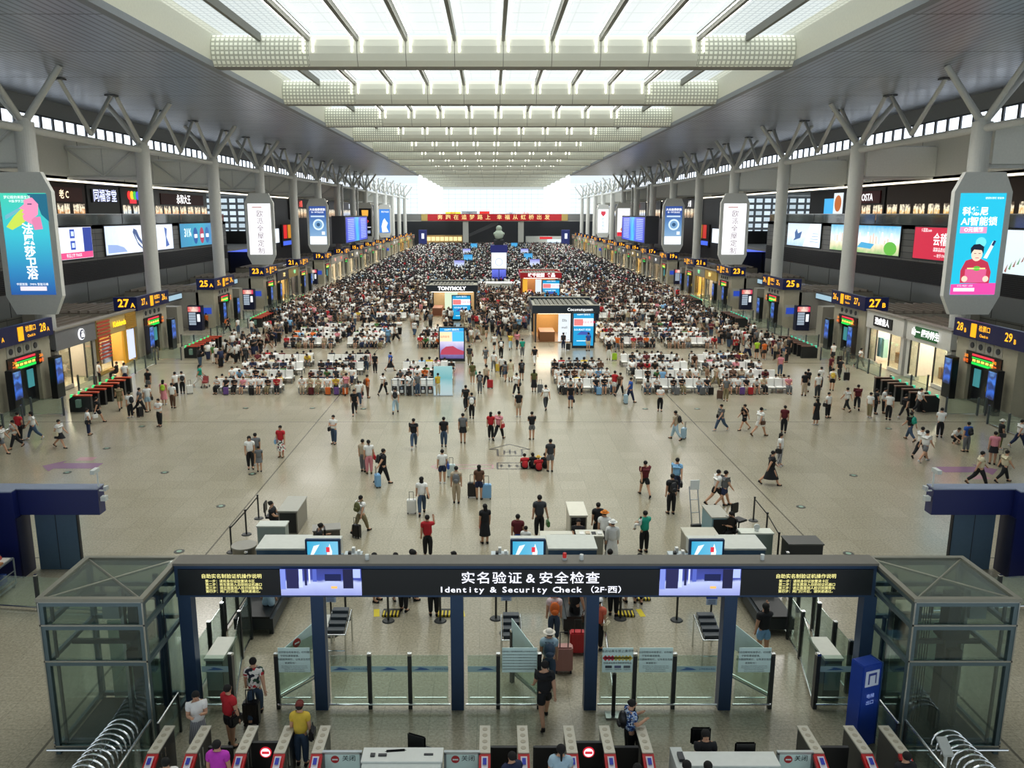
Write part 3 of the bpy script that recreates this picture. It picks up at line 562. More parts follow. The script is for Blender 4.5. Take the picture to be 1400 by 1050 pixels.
# ---------------------------------------------------------------- footbridge and far end
t = thing('footbridge', 'grey footbridge across the far end of the hall with a long red slogan banner', 'bridge', (0, 329, 0))
box('deck', -41, 0, 9.6, 41, 4, 10.4, M('8a8c88'), t); box('parapet', -41, -.1, 10.2, 41, .1, 12.55, M('6f7270', .4), t)
for x in (-11, 11): box('pier', x - 1.1, .5, 0, x + 1.1, 2.7, 9.6, COLW, t)
box('slogan_banner', -26, -.3, 9.9, 27, -.12, 12.45, M('b01822', .6, 0, .55), t); box('gold_end', -28.5, -.3, 9.9, -26, -.13, 12.45, M('a08c50'), t); box('gold_end', 27, -.3, 9.9, 29.5, -.13, 12.45, M('a08c50'), t)
for i, ch in enumerate('奔跑在追梦路上'): text(ch, 2.0, E_('f0d890', .9), (-21 + i * 3.15, -.35, 11.15), 0, t, 'slogan_character', .01, sx=1.05)
for i, ch in enumerate('幸福从虹桥出发'): text(ch, 2.0, E_('f0d890', .9), (2.4 + i * 3.15, -.35, 11.15), 0, t, 'slogan_character', .01, sx=1.05)
for i, (x, w_, h, c, s) in enumerate(((-26, 9, 2.2, 'e8ecf0', '服饰'), (-16, 6, 1.8, 'e0e040', '金店'), (-9.5, 6, 2.4, '909498', 'CBD'), (-3.5, 4, 2.2, 'e03028', '50'), (7, 4, 1.6, 'd0d8e0', 'W'), (13, 6, 1.4, 'f0f0f0', '名品'), (24, 7, 2.2, 'd8e4f0', '茶'))):
    o = thing('bridge_stall', ['white clothing', 'yellow jewellery', 'grey', 'red', 'small pale', 'white and red', 'pale blue'][i] + ' stall standing on the far footbridge', 'stall', (x, 331, 10.4)); box('front', -w_ / 2, 0, 0, w_ / 2, 1.4, 2 + h * .5, E_(c, .8), o); text(s, 1.2, E_('c83030' if i % 2 else '304060'), (0, -.03, 2.3), 0, o)
t = thing('escalator', 'dark escalator rising below the far footbridge', 'escalator', (-5, 331, 0)); MB().prism([(-8, 3.2), (-8, 2.2), (7, 8.4), (7, 9.6), (6, 9.6)], 'y', 0, 1.8).build('truss', M('4a4c50', .4), t)
t = thing('shop_row', 'long warm lit shop counter at the far end of the hall', 'shop', (-19.5, 330, 0)); box('front', -7.2, 0, 0, 7.2, 2, 4.2, M('b09058', .5), t)
for i in range(8): box('lit_window', -7 + i * 1.77, -.05, 2.0, -5.5 + i * 1.77, 0, 3.6, E_('ffe0a0', .9), t)
t = thing('shop_row', 'white and red shop counter at the far end of the hall', 'shop', (20.5, 330, 0)); box('front', -7.5, 0, 0, 7.5, 2, 3.8, M('c8ccc8'), t); box('red_sign', -2, -.06, 2.7, 3, 0, 3.6, E_('d03038', .8), t); box('lit_window', 1, -.05, 1.2, 7.2, 0, 2.6, E_('d8eaf8', .8), t)
for x, n in ((-27.2, 'A'), (27.8, 'B')):
    t = thing('entrance_block', f'dark blue entrance block at the far end, {n} side', 'kiosk', (x, 318, 0)); box('body', -1.5, 0, 0, 1.5, 3, 6.5, M('1c2a70'), t); box('white_sign', -.4, -.05, 3.2, .6, 0, 5.2, E_('e0e8ff', .8), t)
# ---------------------------------------------------------------- ticket gates along both sides
STONE = M('aaa590', .35, 0, 0, .12, 0, 3); STONE2 = M('8f8c80', .35); NAVYS = M('14215c', .35, 0, .12, 0); AMB = E_('ffb020', 1.3); ORANGE = E_('f0a010', 1.1)
AD2 = ramp_mat('screen_city', [(0, '101c48'), (.3, '2e62c8'), (.45, '14285c'), (.6, '3a74d8'), (.8, '18306c'), (1, '6ea8e8')], 2, 1, 3, .9, 1.0, 1.4)
ROOFT = M('6d665c', .5)
def gate(s_, k):
    n = 29 if k < 0 else GATES[k]; L = 'A' if s_ < 0 else 'B'; Y = 70.3 + 20.1 * k - (.7 if k < 0 else 0); d = 1 if s_ < 0 else -1; rz = pi / 2 * d; near = k <= 4
    t = thing('ticket_gate', f'grey stone ticket gate with navy sign reading {n}{L}', 'ticket gate', (s_ * 31.6, Y, 0), rz)
    def bx(name, a0, y0, z0, a1, y1, z1, m, par=t, bevel=0): return box(name, a0 * d, y0, z0, a1 * d, y1, z1, m, par, bevel)
    mb = MB()
    def w(a0, y0, z0, a1, y1, z1, m=0): mb.b(a0 * d, y0, z0, a1 * d, y1, z1, m)
    w(0, 0, 0, 1.5, 1.7, 4.3); w(5.1, 0, 0, 6.6, 1.7, 4.3); w(1.5, 0, 2.55, 5.1, 1.7, 4.3); w(0, 1.7, 0, 6.6, 2.0, 4.3, 1); w(0, 3.2, 0, .3, 9.9, 4.0, 1); w(6.3, 3.2, 0, 6.6, 9.9, 4.0, 1); w(0, 1.7, 0, .3, 3.2, 4.0, 1)
    mb.build('body', [STONE, STONE2], t)
    bx('passage', 1.5, .25, 0, 5.1, .35, 2.55, M('1b1d20', .2)); 
    mb = MB()
    for i in range(9): mb.b(-.0 * d, 2.3 + i * .85, 4.05, 6.6 * d, 2.5 + i * .85, 4.3)
    for a in (.1, 3.2, 6.3): mb.b(a * d, 2.0, 3.9, (a + .2) * d, 9.9, 4.12)
    mb.build('roof_slats', ROOFT, t)
    sg = bx('sign', -.05 if k >= 0 else -1.6, -.28, 4.3, 6.75, 0, 5.5, NAVYS); k >= 0 and bx('sign_end', -.25, -.28, 4.3, -.05, 1.75, 5.5, NAVYS)
    rt = lambda s, a, z, size, m=AMB, b_=.01: text(s, size, m, (a * d, -.3, z), 0, sg, 'sign_lettering', b_)
    q = .65 * d; a1 = (1.0 if d > 0 else 1.5) - (.85 if k < 0 else 0); a2 = 5.45 if d > 0 else 6.0
    rt(f'{n}', a1, 4.95, .78); rt(L, a1 + q, 4.78, .42); rt(f'{n - 1}', a2, 4.95, .78); rt(L, a2 + q, 4.78, .42); ic = 2.5 if d > 0 else 4.1
    bx('gate_icon', ic, -.31, 4.45, ic + .6, -.28, 5.35, ORANGE)
    a_ = 4.0 if d > 0 else 3.2
    rt('检票口', a_, 5.1, .42); rt('Check in', a_, 4.65, .26)
    if near: rt('1', ic + .3, 4.9, .6, NAVYS)
    if k >= 0:
        x = -.27 * d
        for s, zz, sz, yy in ((f'{n}', 4.95, .95, .55), (L, 4.78, .55, 1.35)):
            yl = yy if d > 0 else 1.5 - yy + (-.05)
            # facing the camera: words run away from the hall on side B, towards it on side A
            yl = (1.45 - yy) + .0 if s_ < 0 else yy
            text(s, sz, AMB, (x, yl, zz), -pi / 2 * d, t, 'sign_lettering', .025)
        bx('end_screen', -.02, .35, 1.6, .0, 1.35, 2.3, E_('3050c0', .6)); bx('end_frame', -.015, .2, 1.3, .0, 1.5, 2.6, LGREY)
    # LED board and loudspeakers
    bx('led_board', 1.35, -.1, 2.55, 5.25, 0, 3.45, M('0d0f12', .3))
    for i, (z, c, h) in enumerate(((3.2, 'd03040', .14), (3.02, '20c040', .1), (2.63, '18d048', .16))): bx('led_row', 2.1, -.12, z, 4.5, -.1, z + h, E_(c, 1.0))
    for i in range(5 if near else 0):
        bx('led_cells', 2.15 + i * .48, -.12, 2.83, 2.5 + i * .48, -.1, 2.98, E_('ffe060', 1.0))
    rt(f'{n}{L}', 1.75, 3.15, .3, E_('ff9020')); rt(f'{n-1}{L}', 4.87, 3.15, .3, E_('ff9020')); 
    if near: rt('候检', 1.75, 2.82, .3, E_('ff7020')); rt('停检', 4.87, 2.82, .3, E_('ff7020'))
    if near:
        for i in range(4):
            a = 1.9 + i * .95; bx('panel', a - .42, -.03, 3.5, a + .42, 0, 4.22, M('a09e92')); MB().tube((a * d, -.03, 3.86), (a * d, -.08, 3.86), .2, n=16).build('loudspeaker', M('33363a'), t)
        bx('notice', 3.9, .2, 1.1, 4.6, .25, 2.3, E_('4a9aa0', .5)); bx('yellow_notice', 2.0, .2, 1.0, 3.1, .25, 1.35, M('c8b020', .5, 0, .3))
    # two tall advertising screens stand before the pillars
    for a in ((.55, 5.6) if k < 4 else ()):
        p = thing('screen_stand', f'tall blue advertising screen by the {"near" if a < 1 else "far"} pillar of gate {n}{L}', 'display', (s_ * (31.6 - .62), Y + a + .35, 0), rz)
        box('cabinet', -.52, -.22, 0, .52, .22, 2.9, M('16181b', .3), p, .02); box('screen', -.4, -.24, 1.0, .4, -.22, 2.75, AD2, p)
    return t
for s_ in (-1, 1):
    for k in range(-1, 13): gate(s_, k)
def turnstile_mesh(top, lit):
    t = thing('ticket_turnstile', '-', 'turnstile'); mb = MB()
    mb.prism([(-.7, 0), (.7, 0), (.7, .85), (.45, 1.02), (-.7, 1.02)], 'y', -.12, .12); mb.build('cabinet', M('2a2c2e', .3, .4), t)
    box('lid', -.72, -.14, 1.02, .45, .14, 1.1, M(top, .35), t); box('reader', .45, -.1, .9, .62, .1, 1.12, E_(lit, .8), t); box('flap', -.1, .12, .35, .15, .42, .85, glass('b8e0d0', .2, .3), t); return t
def bank(s_, k, nt, cols, first):
    L = 'A' if s_ < 0 else 'B'; n = 29 if k < 0 else GATES[k]; Y = 70 + 20 * k
    for i in range(nt):
        lab = f'{cols[2]} ticket turnstile before gate {n}{L}, ' + ['nearest', 'second nearest', 'third from the near end', 'middle', 'third from the far end', 'second farthest', 'farthest'][i if nt == 7 else min(i, 6)] + ' of its row'
        loc = (s_ * 27.3, Y + 1.2 + i * .98, 0); rz = pi if s_ < 0 else 0
        if first is None:
            first = turnstile_mesh(cols[0], cols[1]); first.location = loc; first.rotation_euler[2] = rz; first['label'] = lab
        else: dup(first, loc, rz, lab)
    return first
fA = fB = None
for k in (-1, 0, 1, 2):
    fA = bank(-1, k, 7, ('c8482c', '40e080', 'orange topped'), fA); fB = bank(1, k, 7, ('6a4a3c', '40c8a0', 'brown topped'), fB)
# low glass fences that close off the gates
FG = glass('ecf5f0', .1, .02)
def fence(name, pts, label, h=1.15, post=.05, pm=DSTEEL, gl=FG, rail=True, cat='fence', zoff=.1, posts=True):
    t = thing(name, label, cat, (pts[0][0], pts[0][1], 0)); ox, oy = pts[0]
    for (x0, y0), (x1, y1) in zip(pts, pts[1:]):
        L = hypot(x1 - x0, y1 - y0); a = atan2(y1 - y0, x1 - x0)
        o = box('glass_panel', .04, -.008, zoff, L - .04, .008, h - .05, gl, t); o.location = (x0 - ox, y0 - oy, 0); o.rotation_euler[2] = a
        if rail: o = MB().tube((0, 0, zoff), (L, 0, zoff), .025, n=6).build('bottom_rail', CHROME, t); o.location = (x0 - ox, y0 - oy, 0); o.rotation_euler[2] = a
    for (x, y) in pts if posts else ():
        o = box('post', -post, -post, 0, post, post, h, pm, t); o.location = (x - ox, y - oy, 0)
        o = box('post_cap', -post, -post, h, post, post, h + .04, CHROME, t); o.location = (x - ox, y - oy, 0)
    return t
for s_ in (-1, 1):
    L = 'A' if s_ < 0 else 'B'
    for k in (-1, 0, 1, 2):
        Y = 70 + 20 * k; n = 29 if k < 0 else GATES[k]
        fence('glass_fence', [(s_ * 27.9, Y + .1), (s_ * 29.9, Y + .1), (s_ * 30.4, Y + .1)], f'short glass fence between the turnstiles and the near pillar of gate {n}{L}')
        fence('glass_fence', [(s_ * 27.9, Y + 7.5), (s_ * 29.4, Y + 7.5), (s_ * 30.6, Y + 7.5)], f'short glass fence between the turnstiles and the far pillar of gate {n}{L}')
        fence('glass_fence', [(s_ * 29.3, Y - 8 + 2 * i) for i in range(4)], f'low glass fence along the shop side before gate {n}{L}')
# ---------------------------------------------------------------- shops between the gates
def ceiling_lamp(t, x0, x1, y, z, c='fff0d4', e=26): box('ceiling_lamp', x0, y, z, x1, y + .5, z + .05, M(c, .4, 0, e), t)
def shop(s_, Y0, Y1, label, wall, fascia, sign, signc, inside='e8c890', style=0, H=4.4, sbg=None, full=True, goods=True):
    d = 1 if s_ < 0 else -1; W = Y1 - Y0; t = thing('shop', label, 'shop', (s_ * 31.6, Y0, 0), pi / 2 * d)
    def bx(name, a0, y0, z0, a1, y1, z1, m, bevel=0): return box(name, a0 * d, y0, z0, a1 * d, y1, z1, m, t, bevel)
    wm = M(wall, .5); mb = MB()
    for q in ((0, 0, 0, .45, .3, 3.1), (W - .45, 0, 0, W, .3, 3.1), (0, .3, 0, .15, 6, 3.6), (W - .15, .3, 0, W, 6, 3.6), (0, 6, 0, W, 6.2, 3.6)): mb.b(q[0] * d, q[1], q[2], q[3] * d, q[4], q[5])
    mb.build('walls', wm, t); bx('fascia', 0, -.12, 3.0, W, .3, H, M(fascia, .5)); bx('roof_edge', -.1, -.2, H, W + .1, .4, H + .12, M('8a867c'))
    mb = MB()
    for i in range(6): mb.b(0, .8 + i * .95, 3.75, W * d, 1.0 + i * .95, 3.95)
    mb.build('roof_slats', ROOFT, t)
    bx('inner_ceiling', .15, .3, 3.25, W - .15, 6, 3.35, M('d0c8b8')); bx('back_display', .2, 5.6, .0, W - .2, 5.9, 3.1, M(inside, .6, 0, 0, .25, 0, 2)); bx('shop_floor', .15, .0, .0, W - .15, 5.6, .03, M('b8ab94', .3))
    ceiling_lamp(t, .8 * d, (W - .8) * d, 1.2, 3.18); ceiling_lamp(t, .8 * d, (W - .8) * d, 3.6, 3.18)
    # windows either side of an open door
    for a0, a1 in ((.45, W * .36), (W * .72, W - .45)):
        bx('window_frame', a0, .02, .25, a0 + .08, .12, 3.0, DARK); bx('window_frame', a1 - .08, .02, .25, a1, .12, 3.0, DARK); bx('plinth', a0, 0, 0, a1, .3, .3, wm)
        bx('window_pane', a0 + .08, .06, .3, a1 - .08, .08, 3.0, glass('f2f4ee', .15))
    if sbg: bx('signboard', W * .28, -.2, 3.3, W * .78, -.12, 4.15, M(sbg))
    if sign: text(sign, .62, E_(signc, 1.2), ((W * .53) * d, -.24, 3.72), 0, t, 'sign_lettering', .03)
    rg = random.Random(hash(label) % 999 if False else len(label) * 7 + int(Y0))
    if goods:
        for i in range(16):
            a = .6 + rg.random() * (W - 1.2); z = rg.choice([.5, 1.1, 1.7, 2.3]); bx('goods', a, 5.2, z, a + .45, 5.58, z + rg.uniform(.25, .5), M(rg.choice(['c04030', 'e0b050', 'f0ead8', '5a7a50', '8a5030', 'd88070', '3a4a60']), .6))
        for i in range(2): bx('display_table', 1 + i * (W - 2.8), 2.2, 0, 1.9 + i * (W - 2.8), 3.2, .9, M('8a6238', .5))
    return t
t = shop(-1, 56.7, 62.6, 'grey fronted shop with a round white logo and warm bright interior', '9a958a', '6f7072', None, 'ffffff', 'f0d8a0')
MB().tube((3.6, -.12, 3.72), (3.6, -.22, 3.72), .42, n=24).build('round_logo', E_('f2f4f8', 1.1), t); MB().tube((3.6, -.22, 3.72), (3.6, -.24, 3.72), .36, n=24).build('logo_ring', M('3a3e58'), t); text('品', .5, E_('ffffff'), (3.6, -.27, 3.7), 0, t, bold=.03)
t = shop(-1, 62.8, 69.8, 'yellow and red slatted shop front with glowing yellow sign', 'a8873c', 'b8a068', 'Kidslands', 'ffd820', 'e8c070')
for i in range(11): box('red_slat', .02, -.2, 1.3 + i * .28, 2.1, -.13, 1.44 + i * .28, M('b8452c'), t)
for i in range(10): box('ochre_slat', 5.0, -.2, 3.05 + i * .13, 6.98, -.13, 3.12 + i * .13, M('c09030'), t)
box('side_poster', -.04, .6, .3, -.01, 3.0, 2.7, ramp_mat('poster', [(0, 'd8b830'), (.3, 'd8b830'), (.35, '7fb4d8'), (1, 'b8d4e8')], 2, .3, 2.7, .7), t); box('door_poster', .5, -.14, .9, 2.0, -.12, 2.6, ramp_mat('poster2', [(0, '303438'), (.5, 'c8ccd0'), (1, '303438')], 0, .5, 2, .5, 1.5, 3), t); box('white_poster', 5.3, -.06, .4, 6.6, -.03, 2.9, E_('c8d0f0', .9), t); box('yellow_post', 4.6, -.1, 0, 5.1, .1, 3.0, M('d8a020', .5, 0, .25), t)
t = shop(1, 63.4, 69.8, 'white fronted clothes shop with a black signboard, next to gate 27B', 'c9c8c0', 'd2d1ca', '逸成佳人', 'ffffff', 'e08850', sbg='1a1614')
box('side_poster', .03, 1.2, .5, .06, 3.2, 2.9, ramp_mat('poster3', [(0, '14182c'), (.5, '4a5890'), (1, '0c0f1c')], 2, .5, 2.9, .8, 1.6, 1.5), t)
for x, c in ((-1.2, 'b02828'), (-4.6, '88b8b0'), (-5.3, '58889a')): box('hanging_clothes', x - .2, .6, .6, x + .2, 1.0, 2.2, M(c), t)
t = shop(1, 56.7, 62.9, 'white fronted shop with a green signboard, next to gate 28B', 'c9c8c0', 'cfcfc8', '山一 绿动养生', 'ffffff', 'f0dcc8', sbg='2c6c3c')
rr = random.Random(11)
SG = ['全家', '星食', '茶饮', '服饰', '箱包', '书店', '面包', '便利']
def recess(s_, Y0, L, kk, n):
    X = s_ * 36.5
    t = thing('service_recess', f'dark service recess with lit strip sign before gate {n}{L}', 'recess', (s_ * 31.6, Y0, 0), pi / 2 * (1 if s_ < 0 else -1)); d = 1 if s_ < 0 else -1
    box('back_wall', 0, 6.5, 0, 12.8 * d, 6.7, 4.0, M('2c2f33', .4), t); box('lintel', 0, 3.4, 3.3, 12.8 * d, 3.7, 4.1, M('3a3d40'), t)
    box('lit_sign', .4 * d, 3.3, 3.4, 5.5 * d, 3.4, 4.0, E_('b8c4f0', 1.0), t); box('lit_screens', 7 * d, 3.3, 3.45, 12.5 * d, 3.4, 3.95, E_('9ab8c8', .8), t); box('side_block', 2.2 * d, 0, 0, 3.5 * d, 3.2, 3.6, STONE2, t)
    ceiling_lamp(t, 1 * d, 12 * d, 5.2, 3.7, 'eef2ff', 3)
vm0 = None
for s_ in (-1, 1):
    L = 'A' if s_ < 0 else 'B'
    for k in range(0, 13):
        Y0 = 77.3 + 20.1 * k; n = GATES[k + 1]
        if k in (0, 1, 3, 8):
            recess(s_, Y0, L, k, n)
            lab = f'dark blue vending machine with a red lit top before gate {n}{L}'
            loc = (s_ * 33.2, Y0 + 11.2, 0)
            if vm0 is None:
                vm0 = thing('vending_machine', lab, 'vending machine', loc, 0)
                vm0.scale = (.62, 1, .9); box('cabinet', -1.2, 0, 0, 1.2, .9, 3.0, M('121a38', .3), vm0, .03); box('top_light', -1.1, -.04, 2.3, 1.1, 0, 2.9, ramp_mat('vend', [(0, 'd04040'), (.5, 'e8d0c0'), (1, 'c82850')], 0, -1, 1, .9, .8, 3), vm0); box('glass_window', -1.0, -.03, .7, .2, 0, 2.2, E_('a8b8c8', .6), vm0); box('panel', .45, -.03, 1.1, .95, 0, 2.0, E_('e8eef4', .8), vm0)
                for i in range(4): box('shelf', -1.0, -.05, .95 + i * .32, .2, -.03, 1.0 + i * .32, DARK, vm0)
            else: dup(vm0, loc, 0, lab)
        else:
            a = rr.choice(['8f8a7c', 'b4b0a4', '6c655a', 'a08850']); b_ = rr.choice(['5c5c5c', 'a8a498', 'c0a050', '3c3c40'])
            shop(s_, Y0, Y0 + 6.5, f'{["sand", "pale", "brown", "ochre"][["8f8a7c","b4b0a4","6c655a","a08850"].index(a)]} walled shop just past gate {GATES[k]}{L}', a, b_, SG[(k + (s_ > 0)) % 8], rr.choice(['ffffff', 'ffe090', 'ffb0a0']), rr.choice(['e8b070', 'e0d0b0', 'c87850']), goods=k < 4)
            shop(s_, Y0 + 6.7, Y0 + 12.8, f'shop front with {["a red","a white","a green","a yellow"][k % 4]} sign just short of gate {n}{L}', b_, a, SG[(k + 3) % 8], ['ff6050', 'ffffff', '80e0a0', 'ffd040'][k % 4], rr.choice(['e8b070', 'e0d0b0', 'c8a890']), goods=k < 4)
# ---------------------------------------------------------------- waiting benches (back to back) in blocks down the hall
SEGS = [(-20.6, 8, 'outer A'), (-14.6, 6, 'inner A'), (-7.9, 7, 'centre A'), (3.9, 7, 'centre B'), (10.0, 8, 'inner B'), (15.8, 8, 'outer B')]
ROWS = [57.2, 60.5, 63.9, 67.4]; SP = .6; PAD = M('f6f5f0', .4); FRM = M('85898b', .3, .8); ORD = ['front', 'second', 'third', 'rear']
BENCH = {}
def bench(n, loc, label):
    if n in BENCH: return dup(BENCH[n], loc, 0, label)
    t = thing('waiting_bench', label, 'bench', loc); BENCH[n] = t; W = n * SP
    MB().b(0, -.5, .3, W, -.42, .36).b(0, .42, .3, W, .5, .36).b(0, -.08, .34, W, .08, .42).build('frame', FRM, t)
    for i in range(0, n + 1, 2):
        x = min(i * SP + .05, W - .05); MB().b(x - .03, -.5, 0, x + .03, -.4, .36).b(x - .03, .4, 0, x + .03, .5, .36).b(x - .03, -.5, .3, x + .03, .5, .36).build('leg', FRM, t)
    for sy in (-1, 1):
        for i in range(n):
            x = i * SP + .03; o = MB().b(0, 0, 0, SP - .06, .5, .07).build('seat', PAD, t, bevel=.02); o.location = (x, -.6 if sy < 0 else .1, .38)
            mb = MB().prism([(0, 0), (.07, 0), (.07 + .08, .55), (.08, .55)] if sy > 0 else [(0, 0), (-.07, 0), (-.15, .55), (-.08, .55)], 'x', 0, SP - .06)
            o = mb.build('backrest', PAD, t); o.location = (x, .17 * -sy if False else (-.14 if sy > 0 else .14) * -1 * .2 + (.02 if sy > 0 else -.02), .42)
            # backs lean away from the sitter and meet in the middle
            o.location.y = (.16 if sy > 0 else -.16); o.scale = (1, -1, 1)
    return t
def has(k, s):   # which block positions hold benches
    if k == 1 and s == 3: return False
    if k == 2 and s == 2: return False
    if k == 3 and s == 3 or k == 4 and s in (2, 3): return False
    return True
SEATS = []
for k in range(0, 3):
    for s, (x0, n, nm) in enumerate(SEGS):
        if not has(k, s): continue
        for r, y in enumerate(ROWS):
            if s in (2, 3) and r == 3: continue
            where = ['foremost', 'second', 'third'][k]
            bench(n, (x0, y + 20 * k, 0), f'white padded back-to-back bench, {ORD[r]} row of the {where} {nm} seating block')
            for i in range(n):
                for sy in (-1, 1): SEATS.append((k, s, r, i, sy, x0 + (i + .5) * SP, y + 20 * k + sy * .33))
mb = MB()
for k in range(3, 13):
    for s, (x0, n, nm) in enumerate(SEGS):
        if not has(k, s): continue
        for y in ROWS:
            W = n * SP; Y = y + 20 * k; mb.b(x0, Y - .6, .36, x0 + W, Y + .6, .45); mb.b(x0, Y - .12, .45, x0 + W, Y + .12, .97)
            mb.b(x0 + .2, Y - .4, 0, x0 + .3, Y + .4, .36, 1); mb.b(x0 + W - .3, Y - .4, 0, x0 + W - .2, Y + .4, .36, 1)
            for i in range(n): SEATS.append((k, s, ROWS.index(y), i, -1, x0 + (i + .5) * SP, Y - .33)); SEATS.append((k, s, ROWS.index(y), i, 1, x0 + (i + .5) * SP, Y + .33))
o = mb.build('distant_benches', [PAD, FRM]); tag(o, 'white benches farther down the hall, lost among the waiting crowd', 'bench'); o['kind'] = 'stuff'
# ---------------------------------------------------------------- island kiosks, standing screens, clock tower
def island(name, label, x0, y0, w_, dp, h, body, fascia, sign, signc, signx, cat='kiosk', roofc='b8b4a4', ssz=.62):
    t = thing(name, label, cat, (x0, y0, 0))
    mb = MB()
    for q in ((0, 0, .12, .12), (w_ - .12, 0, w_, .12), (0, dp - .12, .12, dp), (w_ - .12, dp - .12, w_, dp)): mb.b(q[0], q[1], 0, q[2], q[3], h - .7)
    mb.b(0, dp - .15, 0, w_, dp, h - .7); mb.b(w_ * .5, dp * .5, 0, w_ * .52, dp, h - .7); mb.build('frame', M(body), t)
    mb = MB(); mb.b(-.3, -.3, h - .8, w_ + .3, -.2, h); mb.b(-.3, dp + .2, h - .8, w_ + .3, dp + .3, h); mb.b(-.3, -.2, h - .8, -.2, dp + .2, h); mb.b(w_ + .2, -.2, h - .8, w_ + .3, dp + .2, h); mb.build('fascia', M(fascia, .4), t)
    mb = MB(); mb.b(-.2, -.2, h - .35, w_ + .2, dp + .2, h - .3)
    for i in range(12): mb.b(.2 + i * (w_ - .4) / 12, .3, h - .3, .5 + i * (w_ - .4) / 12, dp - .3, h - .12, 1)
    mb.b(-.3, -.3, h, w_ + .3, -.15, h + .08, 2); mb.b(-.3, dp + .15, h, w_ + .3, dp + .3, h + .08, 2)
    mb.build('roof', [M(roofc), M('6c6a60'), M('c9c6b8')], t)
    box('floor_plate', 0, 0, 0, w_, dp, .05, M('8a6a4a', .5), t); box('lamp_panel', .3, .4, h - .9, w_ - .3, dp - .4, h - .86, M('fff0d8', .4, 0, 4), t)
    text(sign, ssz, E_(signc, 1.2), (signx, -.33, h - .4), 0, t, 'sign_lettering', .04 if ssz > .5 else .005)
    return t
t = island('shop_kiosk', 'dark island kiosk with a navy fascia and warm open counter beside the B side benches', 3.5, 80.2, 6.0, 7.5, 3.7, '26303a', '1d2b38', 'Coconutqueen', 'f0f4f4', 4.4, ssz=.42)
box('counter', .5, .3, 0, 2.0, 3.5, 1.0, M('8a5a34', .5), t); box('white_panel', 2.3, -.05, .1, 3.5, 0, 2.85, E_('dfe8ee', .8), t); box('shelf_panel', 3.7, 1.0, .1, 6.0, 1.1, 2.85, M('c8b49c'), t); box('back_shelf', .2, 6.9, 0, 6.1, 7.2, 2.8, M('c09050'), t); box('pillar_panel', 3.5, -.05, 0, 3.7, .1, 2.9, BLACK, t)
for z, s in ((2.2, 'Ella'), (1.5, 'mall'), (.9, 'l l l')): text(s, .35, DARK, (2.9, -.08, z), 0, t, 'small_lettering')
box('wood_side', .12, .3, .05, .16, 5, 2.8, M('b08858'), t)
t = island('shop_kiosk', 'dark island kiosk with glowing white sign on the A side', -8.6, 101.0, 5.8, 7, 3.9, '22282e', '1c2630', 'TONYMOLY', 'ffffff', 2.9)
box('lit_panel', 2.0, -.05, .6, 3.6, 0, 3.0, E_('d4e4c8', .8), t); box('counter', .4, .5, 0, 1.6, 4, 1.0, M('7a4a34'), t); box('back_shelf', .2, 6.3, 0, 5.5, 6.6, 2.8, M('b09a74'), t)
t = island('shop_kiosk', 'island kiosk with a bright red fascia on the B side', 3.8, 123.0, 5.6, 7, 3.9, '701820', 'c01828', '味千拉面  食品', 'ffffff', 2.9, roofc='c8b8a8')
box('white_panel', 2.0, -.05, .2, 2.9, 0, 2.9, E_('d8e2ea', .8), t); box('yellow_panel', .1, -.05, .9, .8, 0, 2.9, E_('e0a838', .8), t); box('counter', .4, .6, 0, 1.6, 4, 1.0, M('8a2430'), t); box('back_shelf', .2, 6.3, 0, 5.5, 6.6, 2.8, M('a07040'), t)
def standing(px, py, wd, ht, label, kind):
    x, y = G(px, py); t = thing('standing_screen', label, 'display', (x, y, 0))
    box('cabinet', -wd / 2, 0, 0, wd / 2, .25, ht, M('16242c', .3), t); 
    if kind == 'car':
        rect('picture', t, -wd / 2 + .1, .25, wd / 2 - .1, ht - .1, 0, ramp_mat('carpic', [(0, '4a3c78'), (.4, '9a90c8'), (.7, 'd8d4ec'), (1, 'c0c8e8')], 2, .2, 2.4, .9, .3)); rect('blue_head', t, -wd / 2 + .1, ht - .4, wd / 2 - .1, ht - .1, -.03, E_('2a9ad8', .9))
        rect('blue_panel', t, .05, ht - 1.25, wd / 2 - .1, ht - .42, -.03, E_('4ab4e8', .9)); rect('cream_panel', t, -wd / 2 + .1, ht - 1.25, 0, ht - .42, -.03, E_('e4d8b0', .9)); shape('car_picture', t, [(-1.0, .6), (1.0, .6), (1.05, .9), (.5, 1.1), (.1, 1.35), (-.5, 1.3), (-.9, 1.0)], -.05, E_('b04058', .8)); text('HAPPY 新时代', .2, E_('ffffff'), (0, -.06, ht - .25), 0, t)
        text('品质座驾', .2, E_('c86030'), (-.6, -.06, ht - .85), 0, t)
    else:
        rect('picture', t, -wd / 2 + .1, .25, wd / 2 - .1, ht - .1, 0, E_('1890c4', .9)); rect('white_panels', t, -wd / 2 + .12, ht * .62, wd / 2 - .12, ht * .84, -.03, E_('e8eef4', .9)); rect('pink_patch', t, -wd / 2 + .15, ht * .64, -.05, ht * .82, -.05, E_('d87878', .9))
        text('好运动 购物', .24, E_('d83048'), (wd * .22, -.06, ht * .73), 0, t); shape('car_picture', t, [(-wd * .3, ht * .38), (wd * .35, ht * .38), (wd * .25, ht * .46), (-wd * .1, ht * .48)], -.05, E_('3a50a0', .9)); text('SOUEAST 时尚', .24, E_('ffffff'), (-.1, -.06, ht * .52), 0, t); rect('line', t, -wd * .3, ht * .2, wd * .3, ht * .22, -.05, E_('d8ecf8'))
        text('HAPPY 新时代', .2, E_('ffffff'), (0, -.06, ht - .2), 0, t)
    return t
standing(618, 494, 2.25, 3.0, 'standing screen with a racing car picture between the centre benches', 'car')
standing(797, 476, 2.1, 3.4, 'cyan standing screen in front of the navy fascia kiosk', 'b')
